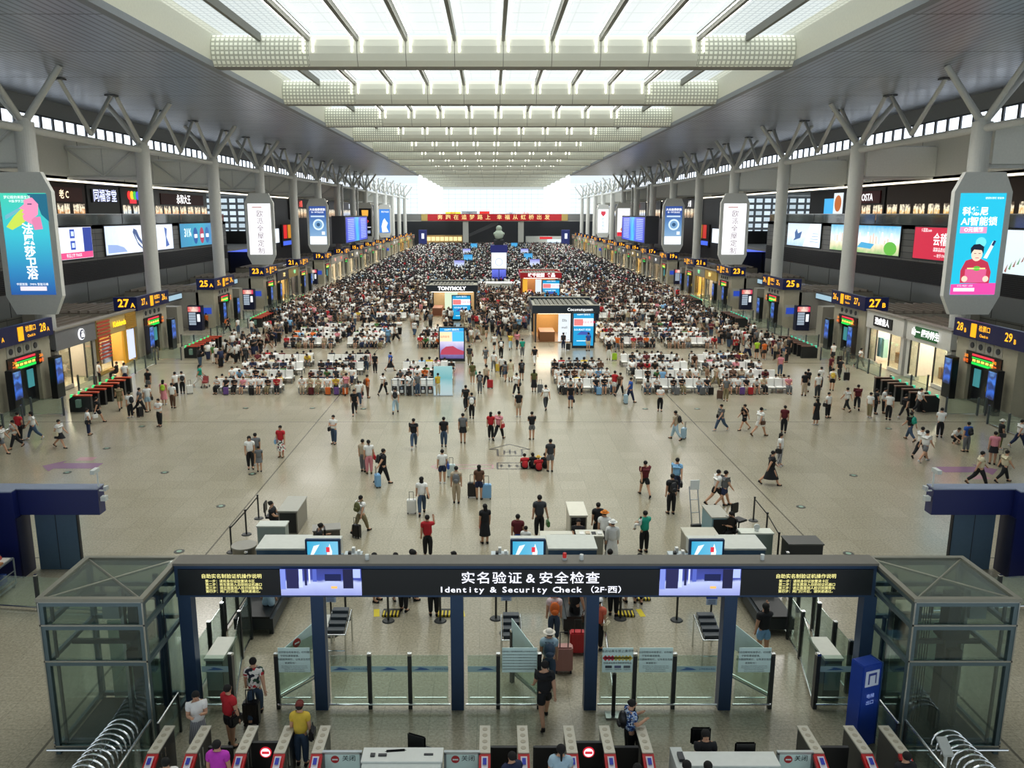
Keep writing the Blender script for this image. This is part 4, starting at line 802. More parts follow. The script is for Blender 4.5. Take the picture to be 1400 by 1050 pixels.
standing(631, 439, 2.3, 3.1, 'cyan standing screen in front of the glowing TONYMOLY kiosk', 'b')
standing(753, 413, 2.6, 3.2, 'cyan standing screen in front of the red kiosk', 'b')
for i, (px, py, c) in enumerate(((628, 372, 'a'), (640, 362, 'b'), (638, 352, 'a'), (717, 352, 'a'), (722, 360, 'b'), (731, 370, 'a'), (648, 343, 'b'), (703, 342, 'b'))):
    x, y = G(px, py); t = thing('standing_screen', ['pale lilac', 'light blue', 'white', 'lavender', 'sky blue', 'blue and pink', 'small blue', 'small cyan'][i] + f' standing screen in the distant crowd on the {"A" if px < 671 else "B"} side', 'display', (x, y, 0))
    t.scale = (.62,) * 3; box('cabinet', -1.9, 0, 0, 1.9, .3, 4.2, DARK, t); rect('picture', t, -1.8, .6, 1.8, 4.1, 0, ramp_mat('far_screen', [(0, '2a6ac0'), (.5, 'd0dcf0' if c == 'a' else '50b0e0'), (1, '7a7ad0' if c == 'a' else '2a90d0')], 2, .6, 4.1, .9, .3))
# glowing advertising tower in the middle of the hall, statue-like top
x, y = G(682, 391); t = thing('advertising_tower', 'tall white lit advertising tower with blue screens at its foot, mid hall', 'tower', (x, y, 0)); t.scale = (.62, .62, .62)
box('foot', -2.1, -2.1, 0, 2.1, 2.1, 1.8, M('26324a'), t); box('column', -1.5, -1.5, 1.8, 1.5, 1.5, 5.2, M('3a4460'), t); box('panel', -2.2, -1.9, 5.0, 2.2, 1.9, 9.6, M('9ca4ae'), t)
rect('white_picture', t, -2.1, 5.1, 2.1, 9.5, -1.9, E_('e4e8f4', .95)); shape('ring_picture', t, disc(0, 6.9, 1.1), -1.93, E_('a8b4c4')); shape('ring_inner', t, disc(0, 6.9, .9), -1.95, E_('e4e8f4', .95)); 
for sx in (-1.05, 1.05): rect('blue_screen', t, sx - .95, 2.0, sx + .95, 4.8, -1.8, ramp_mat('bs', [(0, '2030a0'), (1, '6070e0')], 2, 2, 4.8, .9, .5)); 
mb = MB(); mb.b(-2.4, -2.1, 9.6, 2.4, 2.1, 11.6, 0); mb.build('upper_block', M('2c3490', .5, 0, .25), t); box('dark_block', -1.3, -1.3, 11.6, 1.3, 1.3, 13.0, DARK, t)
t2 = thing('balloon_figure', 'pale green and white round display figure on the advertising tower', 'display figure', (x, y, 13.0 * .62)); t2.scale = (.55, .55, .55); mb = MB(); mb.ball((0, 0, 1.6), 1.5, sc=(1, 1, 1.1)); mb.ball((0, 0, 3.6), .95); mb.ball((-1.3, 0, 1.9), .5); mb.ball((1.3, 0, 1.9), .5); mb.build('body', M('b8c8b8', .5), t2, smooth=True)
t = thing('information_desk', 'white round-edged information desk behind the middle walkway', 'desk', (-5.5, 136.5, 0)); box('counter', 0, 0, 0, 11, 3.4, 1.1, M('d8dcdc'), t); box('top', -.2, -.2, 1.1, 11.2, 3.6, 1.2, M('eef0f0'), t)
t = thing('leaflet_screen', 'pale teal standing leaflet panel beside the massage chair rack', 'display', (*G(606, 541), 0)); box('panel', -.65, 0, 0, .65, .1, 2.1, ramp_mat('leaf', [(0, 'c8dce0'), (.35, 'b8dce0'), (.6, '78c4cc'), (1, 'a8dcdc')], 2, 0, 2.1, .6, .2), t); box('foot', -.7, -.2, 0, .7, .3, .05, STEEL, t)
# row of grey frames with posters in front of the centre benches
x0, y0 = G(535, 541)
for i in range(6):
    t = thing('poster_stand', 'white framed poster rack with a black poster, ' + ['first', 'second', 'third', 'fourth', 'fifth', 'sixth'][i] + ' of the row from the A side', 'poster stand', (x0 + i * .5, y0, 0))
    MB().b(0, 0, 0, .04, .3, 1.15).b(.44, 0, 0, .48, .3, 1.15).b(0, 0, 1.1, .48, .3, 1.15).b(0, 0, .75, .48, .03, .8).build('frame', M('c8ccce', .4), t); box('poster', .06, -.01, .15, .42, .01, .7, M('22262c'), t)
    box('picture', .13, -.02, .22, .35, -.01, .42, M('d8dcde'), t); box('picture', .18, -.02, .48, .3, -.01, .62, M(['a0a4a8', '7888a0', 'a0a4a8', 'b0b4b8', '8890a8', 'b06058'][i]), t)
# floor markings
PUR = M('8d6a88', .25); PINK = M('b48a90', .25); DK = M('4d4a48', .3)
def flat(name, pts, mat, label, cat='floor marking', z=.004):
    o = MB().poly([(x, y, z) for x, y in pts]).build(name, mat); tag(o, label, cat); return o
for cx, cy, lab in ((*G(98, 637), 'purple arrow sticker on the floor of the A side'), (*G(1323, 642), 'purple arrow sticker on the floor of the B side')):
    t = thing('floor_arrow', lab, 'floor marking', (cx, cy, 0)); d = 1 if cx > 0 else -1
    MB().poly([(-1.5, 0, .006), (-.7, -.9, .006), (-.7, -.45, .006), (1.4, -.45, .006), (1.4, .45, .006), (-.7, .45, .006), (-.7, .9, .006)]).build('arrow', PUR, t); MB().poly([(-.3, .9, .005), (.6, .9, .005), (.6, 1.5, .005), (-.3, 1.5, .005)]).build('patch', PINK, t); t.rotation_euler[2] = 0 if d < 0 else pi
def outline(label, c, kind):
    x, y = c; t = thing('floor_sign', label, 'floor marking', (x, y, 0)); m = MB(); w_ = .05
    def seg(a, b):
        v = Vector(b) - Vector(a); n = Vector((-v.y, v.x)).normalized() * w_; m.poly([(a[0] - n.x, a[1] - n.y, .005), (b[0] - n.x, b[1] - n.y, .005), (b[0] + n.x, b[1] + n.y, .005), (a[0] + n.x, a[1] + n.y, .005)])
    P = {'house': [(-.65, -.7), (.65, -.7), (.65, .5), (1.1, .5), (0, 1.5), (-1.1, .5), (-.65, .5), (-.65, -.7)], 'left': [(-2.3, 0), (-1.7, -.7), (-1.7, -.3), (.8, -.3), (.8, .3), (-1.7, .3), (-1.7, .7), (-2.3, 0)], 'box': [(-1, -.5), (1, -.5), (1, .5), (-1, .5), (-1, -.5)]}[kind]
    for a, b in zip(P, P[1:]): seg(a, b)
    if kind == 'house': seg((-.3, -.4), (-.3, .3)); seg((.3, -.4), (.3, .3)); seg((-.3, 0), (.3, 0)); seg((0, -.4), (0, .5))
    if kind == 'box':
        for i in range(5): seg((-.8 + i * .4, -.25), (-.8 + i * .4, .25)); seg((-.9 + i * .4, 0), (-.65 + i * .4, 0))
    m.build('outline', PINK if kind == 'left' else DK, t)
outline('grey house-shaped sign outline on the floor in the middle of the hall', G(697, 618), 'house'); outline('faint pink arrow outline on the floor pointing to the A side', G(652, 638), 'left'); outline('grey boxed characters on the floor below the house-shaped sign', G(707, 637), 'box')
for i, (px, py) in enumerate(((336, 558), (427, 558), (497, 559), (882, 559), (953, 559), (1044, 560), (302, 692), (245, 754), (225, 646), (146, 613), (92, 646), (1167, 650), (1095, 693), (1160, 757), (1215, 586), (345, 648), (194, 583))):
    x, y = G(px, py); t = thing('floor_guide_light', f'small dark evacuation light in the floor near {["the outer A benches","the aisle between A benches","the inner A benches","the centre B benches","the inner B benches","the outer B benches","the A side rope posts","the A side lift","the family of three","the 29A gate turnstiles","the A side purple arrow","the B side walkers","the B side rope posts","the dark B side cabinet","the 29B gate queue","the woman with the striped skirt","the woman with the pale bag"][i]}', 'floor light', (x, y, 0))
    MB().tube((0, 0, 0), (0, 0, .012), .2, n=16).build('rim', M('33362f', .4), t); MB().tube((0, 0, .012), (0, 0, .016), .1, n=12).build('lens', M('8fae9a', .3), t)
# ---------------------------------------------------------------- glass lifts at both sides of the check
LG = glass('edf5f3', .1, .0, 'lift_glass'); LF = M('5f7074', .35, .5); LFD = M('333d40', .4, .3); ROOFG = glass('d4dcd2', .2, .08, 'lift_roof_glass')
def lift(d, label):
    X0, X1, Y0, Y1, Z = 8.75, 11.14, 17.06, 19.4, 3.9; W = X1 - X0; D = Y1 - Y0
    t = thing('glass_lift', label, 'lift', (d * X0, Y0, 0))
    def b(name, x0, y0, z0, x1, y1, z1, m, par=t): return box(name, d * x0, y0, z0, d * x1, y1, z1, m, par)
    for (x, y) in ((0, 0), (W - .12, 0), (0, D - .12), (W - .12, D - .12)): b('corner_post', x, y, 0, x + .12, y + .12, Z, LF)
    for x in (0, W - .03): b('bright_edge', x, -.02, 0, x + .03, 0, Z, CHROME)
    for z in (.1, 2.3, 3.2, Z - .12):
        b('front_rail', .12, 0, z, W - .12, .1, z + .1, LF); b('front_trim', 0, -.02, z + .1, W, 0, z + .14, CHROME); b('side_rail', 0, .12, z, .1, D - .12, z + .1, LF); b('side_rail', W - .1, .12, z, W, D - .12, z + .1, LF); b('rear_rail', .12, D - .1, z, W - .12, D, z + .1, LF)
    for z0, z1 in ((.2, 2.3), (2.44, 3.2), (3.34, Z - .12)):
        b('glass_panel', .12, .04, z0, W - .12, .06, z1, LG); b('glass_panel', .04, .12, z0, .06, D - .12, z1, LG); b('glass_panel', W - .06, .12, z0, W - .04, D - .12, z1, LG)
        b('inner_frame', .2, .12, z0, .26, .18, z1, LFD); b('inner_frame', W - .26, .12, z0, W - .2, .18, z1, LFD)
    b('glass_panel', .12, D - .06, .2, W - .12, D - .04, Z - .12, LG)
    # roof: glass with a crossed frame
    FR = M('8c8a7c', .4, .4)
    b('roof_edge', -.03, -.03, Z, W + .03, .1, Z + .08, FR); b('roof_edge', -.03, D - .1, Z, W + .03, D + .03, Z + .08, FR); b('roof_edge', -.03, .1, Z, .1, D - .1, Z + .08, FR); b('roof_edge', W - .1, .1, Z, W + .03, D - .1, Z + .08, FR)
    b('roof_glass', .1, .1, Z + .02, W - .1, D - .1, Z + .04, ROOFG)
    for a, c in (((.1, .1), (W - .1, D - .1)), ((W - .1, .1), (.1, D - .1))): MB().tube((d * a[0], a[1], Z + .01), (d * c[0], c[1], Z + .01), .04, n=6).build('roof_brace', FR, t)
    # shaft machinery: guide rails, counterweight, cables, pit
    b('pit_floor', .12, .12, 0, W - .12, D - .12, .06, M('1b1d1e', .5))
    xs = 1.35 if d > 0 else .5
    b('guide_mast', xs, .9, 0, xs + .3, 1.25, 3.6, M('2e3335', .5)); b('guide_rail', xs + .45, 1.0, 0, xs + .53, 1.15, 3.7, STEEL); b('guide_rail', .45, D - .5, 0, .55, D - .4, 3.7, LFD)
    b('machine', xs - .15, .8, 2.5, xs + .5, 1.2, 2.75, M('202325')); b('machine', xs + .05, .75, 1.9, xs + .35, 1.0, 2.25, M('1a1c1e')); b('motor_box', xs + .5, .9, 3.0, xs + .9, 1.3, 3.5, M('8a9090', .4, .5)); b('cross_beam', .15, 1.6, 3.15, W - .15, 1.72, 3.3, M('3a3f40')); b('cross_beam', .15, .95, 2.32, W - .15, 1.05, 2.42, M('3a3f40'))
    for i in range(4): MB().tube((d * (xs - .3 - i * .06), 1.1, .1), (d * (xs - .3 - i * .06), 1.1, 3.6), .012, n=5).build('cable', BLACK, t)
    b('counterweight', .7, D - .45, 1.0, 1.1, D - .25, 2.6, LFD)
    for i in range(2): b('door_panel', .5 + i * .75, D - .2, .1, 1.2 + i * .75, D - .16, 2.3, glass('c4d2cc', .2, .15)); b('door_post', .45 + i * .75, D - .24, 0, .51 + i * .75, D - .14, 2.4, LFD)
    MB().tube((0, -.15, .22), (d * (W + .1), -.15, .22), .03, n=8).build('bumper_rail', CHROME, t)
    return t
lift(-1, 'glass lift shaft with a crossed glass roof, near the A side sign end')
lift(1, 'glass lift shaft with a crossed glass roof, near the B side sign end')
# ---------------------------------------------------------------- big check sign on blue posts
t = thing('sign_gantry', 'wide black sign beam over the identity and security check on six blue posts', 'sign', (0, 18.8, 0))
for x in (-8.51, -5.2, -1.71, 1.69, 5.14, 8.62): box('post', x - .16, 0, 0, x + .16, .32, 3.15, GANTRY, t)
box('beam', -8.7, 0, 3.15, 8.7, .42, 4.0, GANTRY, t); box('top_plate', -8.72, -.04, 4.0, 8.72, .5, 4.06, M('6b675e', .5), t); o_ = box('display_panel', -8.6, -.04, 3.22, 8.6, 0, 3.9, M('15181c', .35), t)
WT = E_('f0f2ff', 1.1)
for i, ch in enumerate('实名验证&安全检查'): text(ch, .33, WT, (-1.42 + i * .385, -.06, 3.67), 0, o_, 'character', .006, sx=1.1)
for i, ch in enumerate('Identity & Security Check'): 
    if ch != ' ': text(ch, .21, WT, (-2.08 + i * .142, -.06, 3.37), 0, o_, 'letter', .012, sx=1.25)
text('（2F·西）', .2, WT, (2.0, -.06, 3.37), 0, o_, 'lettering', .008, sx=1.3)
YL = E_('e8e090', 1.0)
for cx in (-7.27, 6.93):
    text('自助实名制验证机操作说明', .125, YL, (cx, -.06, 3.73), 0, o_, 'lettering', .01)
    for i, s in enumerate(('第一步：请将身份证放置读卡区', '第二步：将车票放入自助验证机器口', '第三步：请正面直视人脸识别摄像头', '第四步：闸门打开后，请快速通过。')): text(s, .088, YL, (cx - .66, -.06, 3.6 - i * .09), 0, o_, 'lettering', .008, 'LEFT')
def scene_screen(cx, label):
    x0, x1 = cx - 1.0, cx + 1.0
    s = rect('video_screen', o_, x0, 3.23, x1, 3.93, -.05, ramp_mat('floor_video', [(0, '8f98d8'), (.5, 'b8c4ee'), (.6, '3040a0'), (1, '28307c')], 2, 3.23, 3.93, .9, .25, 3))
    for a, b, z0, z1, c in ((.0, .13, 3.4, 3.93, '7a8ad8'), (.15, .45, 3.42, 3.93, '20204c'), (.46, .55, 3.45, 3.93, 'c0ccf8'), (.6, .66, 3.5, 3.93, '1c2050'), (.7, .74, 3.55, 3.93, 'd0d8ff'), (.8, .9, 3.6, 3.93, '5060b8'), (1.1, 1.5, 3.62, 3.8, '101848'), (1.55, 1.8, 3.42, 3.93, '15163a'), (1.8, 1.98, 3.7, 3.93, 'a8b8f4')): rect('video_shape', s, x0 + a, z0, x0 + b, z1, -.075, E_(c, .9), .004)
    rect('video_shape', s, x0 + 1.25, 3.42, x0 + 1.4, 3.48, -.08, E_('e8b060'), .004)
scene_screen(-5.06, ''); scene_screen(4.32, '')
MB().tube((.98, .2, 4.06), (.98, .2, 4.12), .06, n=12).build('beacon_base', M('c8c8c8'), t); MB().tube((.98, .2, 4.12), (.98, .2, 4.24), .05, .045, n=12).build('beacon', M('b01818', .3, 0, .5), t)
for px in (502, 795, 1042): x, z = GY(px, 766, 19.0); MB().tube((x, .2, 4.06), (x, .2, 4.2), .05, n=10).build('sensor', M('d8dcd8'), t)
# ---------------------------------------------------------------- glass fences and notices of the check
FP = M('3d4042', .35, .6); FROST = M('d2ebe6', .35); FT = M('203038'); BAND = glass('bcd8dc', .1, .6); Y0 = 18.9
def px_x(px): return (px - 671.5) * .01867 - .85
def poster(t, x0, x1, kind, z0=1.04, z1=1.72):
    o = box('notice_board', x0, -.03, z0, x1, -.012, z1, FROST, t); W = x1 - x0; cx = (x0 + x1) / 2
    def tl(s, size, z, m=FT, dx=0, a='CENTER'): return text(s, size, m, (cx + dx, -.035, z), 0, t, 'lettering', 0, a)
    if kind == 'visit':
        tl('欢迎您配合检查登记，切勿擅闯', .065, z1 - .12); tl('守安检通道玻璃。', .065, z1 - .22, dx=-W * .43, a='LEFT'); tl('请勿翻越隔离栏，以免发生危险，', .065, z1 - .32); tl('谢谢配合！', .065, z1 - .42, dx=-W * .3, a='LEFT')
        for i in range(4): tl(['According to the relevant laws and rules,', 'The passenger to accept safety inspection', 'Please do not cross the barrier', 'Thank you for your cooperation'][i], .04, z1 - .5 - i * .05)
    elif kind == 'list':
        tl('中国铁路上海局集团有限公司旅客进站须知', .05, z1 - .1)
        for i in range(6):
            for s_ in (-1, 1): tl('旅客须持有效车票证件进站', .037, z1 - .19 - i * .08, dx=s_ * W * .24)
    elif kind == 'hazard':
        tl('铁路进站乘车禁止携带物品', .085, z1 - .09)
        for i in range(8):
            c = ['b02030', 'd04050', 'c03040', 'a8a040', 'c8b040', 'c8b860', 'b8a840', 'c8b040'][i]; x = cx - W * .4 + i * W * .114; MB().prism([(x, z1 - .36), (x + .075, z1 - .28), (x, z1 - .2), (x - .075, z1 - .28)], 'y', -.032, -.036).build('hazard_mark', M(c), t); MB().prism([(x, z1 - .29), (x + .02, z1 - .27), (x, z1 - .24), (x - .02, z1 - .27)], 'y', -.037, -.039).build('hazard_symbol', DARK, t)
        tl('铁路进站乘车限制携带物品', .06, z1 - .42)
        for i in range(3): box('picture', cx - W * .4 + i * W * .3, -.035, z1 - .56, cx - W * .4 + i * W * .3 + .17, -.032, z1 - .49, M(['404850', '5a6080', '606a70'][i]), t); tl('限量携带品类', .03, z1 - .6, dx=-W * .28 + i * W * .3)
def train_logo(t, x, z, txt=True):
    MB().prism([(x - .22, z - .03), (x + .02, z - .03), (x + .22, z - .02), (x + .12, z + .02), (x - .02, z + .05), (x - .12, z + .04), (x - .05, z + .02), (x - .12, z)], 'y', -.014, -.017).build('train_logo', M('3a5c8a'), t)
    if txt: text('上海虹桥火车站', .06, M('284878'), (x + .48, -.018, z), 0, t, 'lettering', .003)
def check_fence(x0, x1, label, kind=None, posts=(1, 1)):
    t = thing('glass_partition', label, 'glass partition', (x0, Y0, 0)); W = x1 - x0
    box('glass_pane', .05, -.01, .14, W - .05, .01, 1.5, FG, t)
    if posts[0]: box('post', -.05, -.05, 0, .05, .05, 1.5, FP, t); box('post_cap', -.05, -.05, 1.5, .05, .05, 1.56, CHROME, t)
    if posts[1]: box('post', W - .05, -.05, 0, W + .05, .05, 1.5, FP, t); box('post_cap', W - .05, -.05, 1.5, W + .05, .05, 1.56, CHROME, t)
    MB().tube((0, -.08, .16), (W, -.08, .16), .028, n=8).build('lower_rail', CHROME, t); MB().tube((.1, .05, .27), (W - .1, .05, .27), .02, n=8).build('upper_rail', CHROME, t)
    if kind: poster(t, .06 if posts[0] else .1, W - .06, kind)
    else: box('blue_band', .05, -.014, 1.04, W - .05, -.011, 1.2, BAND, t)
    return t
check_fence(-6.33, -5.4, 'glass partition with a frosted notice at the A side end of the check', 'visit', (1, 0))
t = check_fence(-5.0, -3.96, 'glass partition with a train logo band, first beyond the second blue post', None, (0, 1)); train_logo(t, .3, 1.12)
t = check_fence(-3.96, -2.93, 'glass partition with a plain train logo between two dark posts', None, (0, 1)); train_logo(t, .5, 1.12, False)
t = check_fence(-2.93, -1.9, 'glass partition with a train logo band, just before the third blue post', None, (0, 0)); train_logo(t, .3, 1.12)
t = check_fence(-1.5, -.67, 'glass partition with a short logo band beyond the third blue post', None, (0, 1)); train_logo(t, .5, 1.12, False)
check_fence(-.67, .38, 'glass partition with a dense passenger notice beside the open lane', 'list', (0, 1))
check_fence(1.88, 2.82, 'glass partition with a hazard diamonds notice beside the fourth blue post', 'hazard', (0, 1))
check_fence(2.82, 3.83, 'glass partition with a frosted notice right of the hazard diamonds', 'visit', (0, 1))
t = check_fence(3.83, 4.95, 'glass partition with a train logo band before the fifth blue post', None, (0, 0)); train_logo(t, .35, 1.12)
check_fence(5.35, 6.33, 'glass partition with a frosted notice at the B side end of the check', 'visit', (0, 1))
t = check_fence(-8.3, -7.5, 'narrow glass partition beside the A side lift', None, (0, 1)); train_logo(t, .4, 1.12, False)
t = check_fence(7.49, 8.4, 'narrow glass partition beside the blue lift sign', None, (1, 0)); train_logo(t, .45, 1.12, False)
def angled(p, q, label, sg, zl=1.45, zr=1.85):
    t = thing('angled_partition', label, 'glass partition', (p[0], p[1], 0)); L = hypot(q[0] - p[0], q[1] - p[1]); a = atan2(q[1] - p[1], q[0] - p[0]); t.rotation_euler[2] = a
    box('glass_pane', 0, -.01, .3, L, .01, 1.5, FG, t); MB().prism([(0, 1.1), (L, 1.1), (L, zr), (0, zl)], 'y', .012, .03).build('frosted_board', FROST, t)
    for z in (.25, .33): MB().tube((0, -.03, z), (L, -.03, z), .025, n=8).build('bottom_rail', CHROME, t)
    box('post', L - .05, -.05, 0, L + .05, .05, 1.5, FP, t); box('post_cap', L - .05, -.05, 1.5, L + .05, .05, 1.56, CHROME, t)
    c = (L * .5, (zl + zr) / 2 - .14); MB().tube((c[0], .008, c[1]), (c[0], -.01, c[1]), .12, n=20).build('no_entry_mark', M('a83028'), t); box('no_entry_bar', c[0] - .075, -.016, c[1] - .02, c[0] + .075, -.011, c[1] + .02, M('e8e8e4'), t)
angled((-6.33, 19.0), (-5.55, 20.0), 'slanting glass pane with a no entry mark behind the A side frosted notice', -1)
angled((.38, 19.0), (-.28, 20.1), 'slanting glass pane with a no entry mark beside the open lane', 1, 1.5, 1.9)
angled((6.33, 19.0), (5.5, 20.1), 'slanting glass pane with a no entry mark behind the B side frosted notice', 1, 1.5, 1.9)
for d, L in ((-1, 'A'), (1, 'B')):
    pts = [(d * (8.62 if y < 22 else 8.98), y) for y in (19.6, 20.6, 21.7, 22.9, 24.1, 25.3)]
    fence('glass_fence', pts, f'outer glass fence running back from the {L} side end of the check', 1.5, .05, FP)
    fence('glass_fence', [(d * 7.5, 19.0), (d * 8.0, 21.3), (d * 8.05, 22.4)], f'inner glass fence with a chrome foot rail behind the {L} side lane', 1.45, .045, FP)
    t = thing('document_cabinet', f'tall pale cabinet with white top behind the {L} side partition', 'cabinet', (d * 8.05, 19.25, 0)); box('body', -.22, 0, 0, .22, 1.05, 1.15, M('5c635f', .4), t); box('top', -.25, -.03, 1.15, .25, 1.08, 1.22, M('d8d8cc', .4), t); box('front_plate', -.2, -.02, .3, .2, 0, 1.05, M('8fa39f', .35), t)
x, y = G(834, 962); t = thing('black_post', 'short black post before the hazard diamonds notice', 'post', (x, 18.55, 0)); MB().tube((0, 0, 0), (0, 0, 1.2), .05, n=12).build('pole', BLACK, t); box('foot', -.2, -.15, 0, .2, .15, .05, STEEL, t)
# blue lift sign pillar
t = thing('sign_pillar', 'blue sign pillar with a lift pictogram beside the B side lift', 'sign', (8.05, 17.55, 0), radians(20)); box('pillar', -.28, -.2, 0, .28, .2, 2.15, M('1c3f9c', .35), t, .02); box('side_plate', .28, -.2, 0, .31, .2, 2.15, M('2c4a78', .4), t)
box('pictogram_plate', -.2, -.21, 1.6, .2, -.2, 2.0, M('d4dcec'), t); box('pictogram', -.12, -.216, 1.66, .12, -.21, 1.94, M('30408c'), t); box('pictogram_lift', -.08, -.22, 1.66, .08, -.216, 1.88, M('d4dcec'), t)
for i, s in enumerate(('电梯', '出口')): text(s, .12, M('9ab4f0', .4, 0, .5), (-.02, -.22, 1.35 - i * .17), 0, t)
# ---------------------------------------------------------------- x-ray machines, consoles
XW_, XB, XD = M('c9ccc4', .4), M('47637c', .4, .2), M('1c1f22', .5)
def xray(x0, x1, lab):
    t = thing('xray_machine', f'long baggage x-ray machine with pale lid and blue-grey side, {lab}', 'x-ray machine', (x0, 22.6, 0)); W = x1 - x0
    box('tunnel', 0, 3.4, .4, W, 4.6, 1.3, XB, t, .02); box('lid', -.02, 3.38, 1.3, W + .02, 4.62, 1.36, XW_, t); box('front_shelf', .0, 3.1, .95, W * .72, 3.4, 1.0, XW_, t)
    box('inlet_hood', W * .1, 1.8, .35, W * .9, 3.4, 1.05, XD, t); box('belt', W * .2, 0, .55, W * .8, 1.8, .62, BLACK, t); box('belt_frame', W * .14, 0, .2, W * .86, 1.8, .55, M('30363a', .4, .4), t)
    for x in (W * .2, W * .8): box('leg', x - .06, .1, 0, x + .06, .2, .2, XD, t); box('leg', x - .06, 4.2, 0, x + .06, 4.3, .4, XD, t)
    MB().tube((W * .55, 3.2, 1.0), (W * .55, 3.2, 1.12), .06, n=10).build('warning_lamp', M('dfe4e0'), t)
    MB().prism([(.15, .6), (.15, 1.36 + 0), (W - .15, 1.36), (W - .15, .6)], 'y', 4.62, 4.64).build('curtain', XD, t); box('outfeed', W * .15, 4.64, .5, W * .85, 5.3, .6, M('b4b2a4', .4), t); box('outfeed_leg', W * .4, 5.1, 0, W * .6, 5.2, .5, XD, t)
xray(-8.85, -7.2, 'A side lane'); xray(1.1, 2.75, 'middle lane'); xray(7.1, 8.5, 'B side lane')
for i, (x, n) in enumerate(((-7.16, 'A side lane'), (-.2, 'middle lane'), (5.86, 'B side lane'))):
    t = thing('monitor_cabinet', f'blue framed monitor showing a cyan advert, {n}', 'display', (x, 25.9, 0)); box('cabinet', 0, .1, 0, 1.2, .55, 1.0, M('6f8492', .4), t); box('bezel', 0, 0, .95, 1.2, .14, 1.72, M('2c4568', .35), t, .02); box('back_cover', 0, .14, 1.2, 1.2, .45, 1.68, XW_, t)
    sc_ = rect('screen', t, .08, 1.02, 1.12, 1.65, 0, ramp_mat('cyan_ad', [(0, '2cacd8'), (1, '7cc8ea')], 0, 0, 1.2, .8)); shape('white_splash', sc_, [(.15, 1.1), (.3, 1.2), (.5, 1.55), (.3, 1.5), ], -.022, E_('e8f4f8', .9), .004); shape('white_figure', sc_, [(.72, 1.05), (.9, 1.05), (.92, 1.3), (.84, 1.58), (.76, 1.3)], -.022, E_('f4f8fa', .9), .004); rect('red_label', sc_, .72, 1.28, .84, 1.46, -.028, E_('d83040', .9), .004)
for i, (x, n) in enumerate(((-5.9, 'A side lane'), (-.85, 'middle lane'), (5.25, 'B side lane'))):
    t = thing('supply_cabinet', f'white side cabinet cluttered with papers and bottles, {n}', 'cabinet', (x, 25.8, 0)); box('body', 0, 0, 0, .6, .7, 1.05, M('bcc7cc', .4), t); box('panel', .04, -.02, .3, .56, 0, 1.0, M('dfe6ea', .35), t)
    for j in range(5): box('clutter', .05 + j * .1, .1 + (j * 37 % 5) * .1, 1.05, .15 + j * .1, .25 + (j * 37 % 5) * .1, 1.1 + (j % 3) * .07, M(['e8e8e4', '2c2c2c', 'dcdcd8', '8f8f8a', 'f0f0ec'][j]), t)
# consoles and screening furniture behind
def desk(name, label, cat, x, y, w_, dp, h, body, top, rz=0, extra=None):
    t = thing(name, label, cat, (x, y, 0), rz); box('body', 0, 0, 0, w_, dp, h - .05, M(body, .4), t); box('top', -.03, -.03, h - .05, w_ + .03, dp + .03, h, M(top, .4), t)
    if extra: extra(t, w_, dp, h)
    return t
def fr(t, w, dp, h): box('dark_front', .05, -.02, .05, w - .05, 0, h - .1, M('17191a'), t)
desk('control_desk', 'grey steel control desk beside the seated guard on the A side', 'desk', -9.3, 30.6, .75, 1.7, .98, '8a867c', 'aaa99f', 0, fr); desk('equipment_box', 'pale grey low cabinet before the A side control desk', 'cabinet', -9.6, 28.7, 1.05, .5, 1.1, '94a39f', 'c9cec6')
desk('counter', 'long white-topped counter in the middle lane behind the x-ray machine', 'desk', 2.2, 29.8, .66, 1.5, 1.1, 'c8c4b4', 'e0dccc', 0, fr); desk('work_table', 'white work table with trays and papers behind the middle x-ray machine', 'desk', 2.3, 28.0, .95, .55, 1.0, 'a9a99d', 'd6d5c9', 0, lambda t, w, d_, h: [box('paper', .1 + i * .22, .1, h, .26 + i * .22, .35, h + .02 + .02 * (i % 2), M(['f0f0ec', 'c8b8a0', '303234', 'e8e8e4'][i]), t) for i in range(4)])
desk('control_desk', 'pale blue sided desk with a dark front in the B side lane', 'desk', 7.65, 29.6, .65, 1.3, 1.1, '83a8b4', 'aaa89c', radians(2), fr); desk('equipment_box', 'grey-green cabinet with a white desk fan on the B side', 'cabinet', 8.3, 28.0, 1.15, .45, 1.1, '7d908a', 'd4d8cc')
desk('storage_cabinet', 'black storage cabinet standing alone on the B side floor', 'cabinet', 9.68, 27.0, 1.2, .75, 1.1, '14181b', '3a3c38')
desk('outfeed_table', 'pale stone table behind the B side x-ray machine', 'desk', 6.4, 28.4, 1.2, .9, .8, '8e8a7c', 'c4c0b0'); desk('outfeed_table', 'pale outfeed table behind the middle x-ray machine', 'desk', 1.0, 28.0, 1.15, .8, .85, 'a4a294', 'd2d0c2'); desk('outfeed_table', 'dark edged folding table beside the seated woman on the A side', 'desk', -7.6, 29.1, 1.0, .6, .75, '5c5a52', '94918a', radians(12))
t = thing('waste_bin', 'round steel waste bin beside the A side x-ray machine', 'bin', (-9.7, 27.4, 0)); MB().tube((0, 0, 0), (0, 0, .85), .38, .42, n=20).build('bin_body', M('7c776a', .35, .4), t); MB().tube((0, 0, .85), (0, 0, .9), .45, n=20).build('rim', M('8f8c82', .4), t)
x, y = G(962, 700); t = thing('trolley', 'folding metal trolley leaning beside the B side control desk', 'trolley', (7.3, 31.2, 0), radians(8))
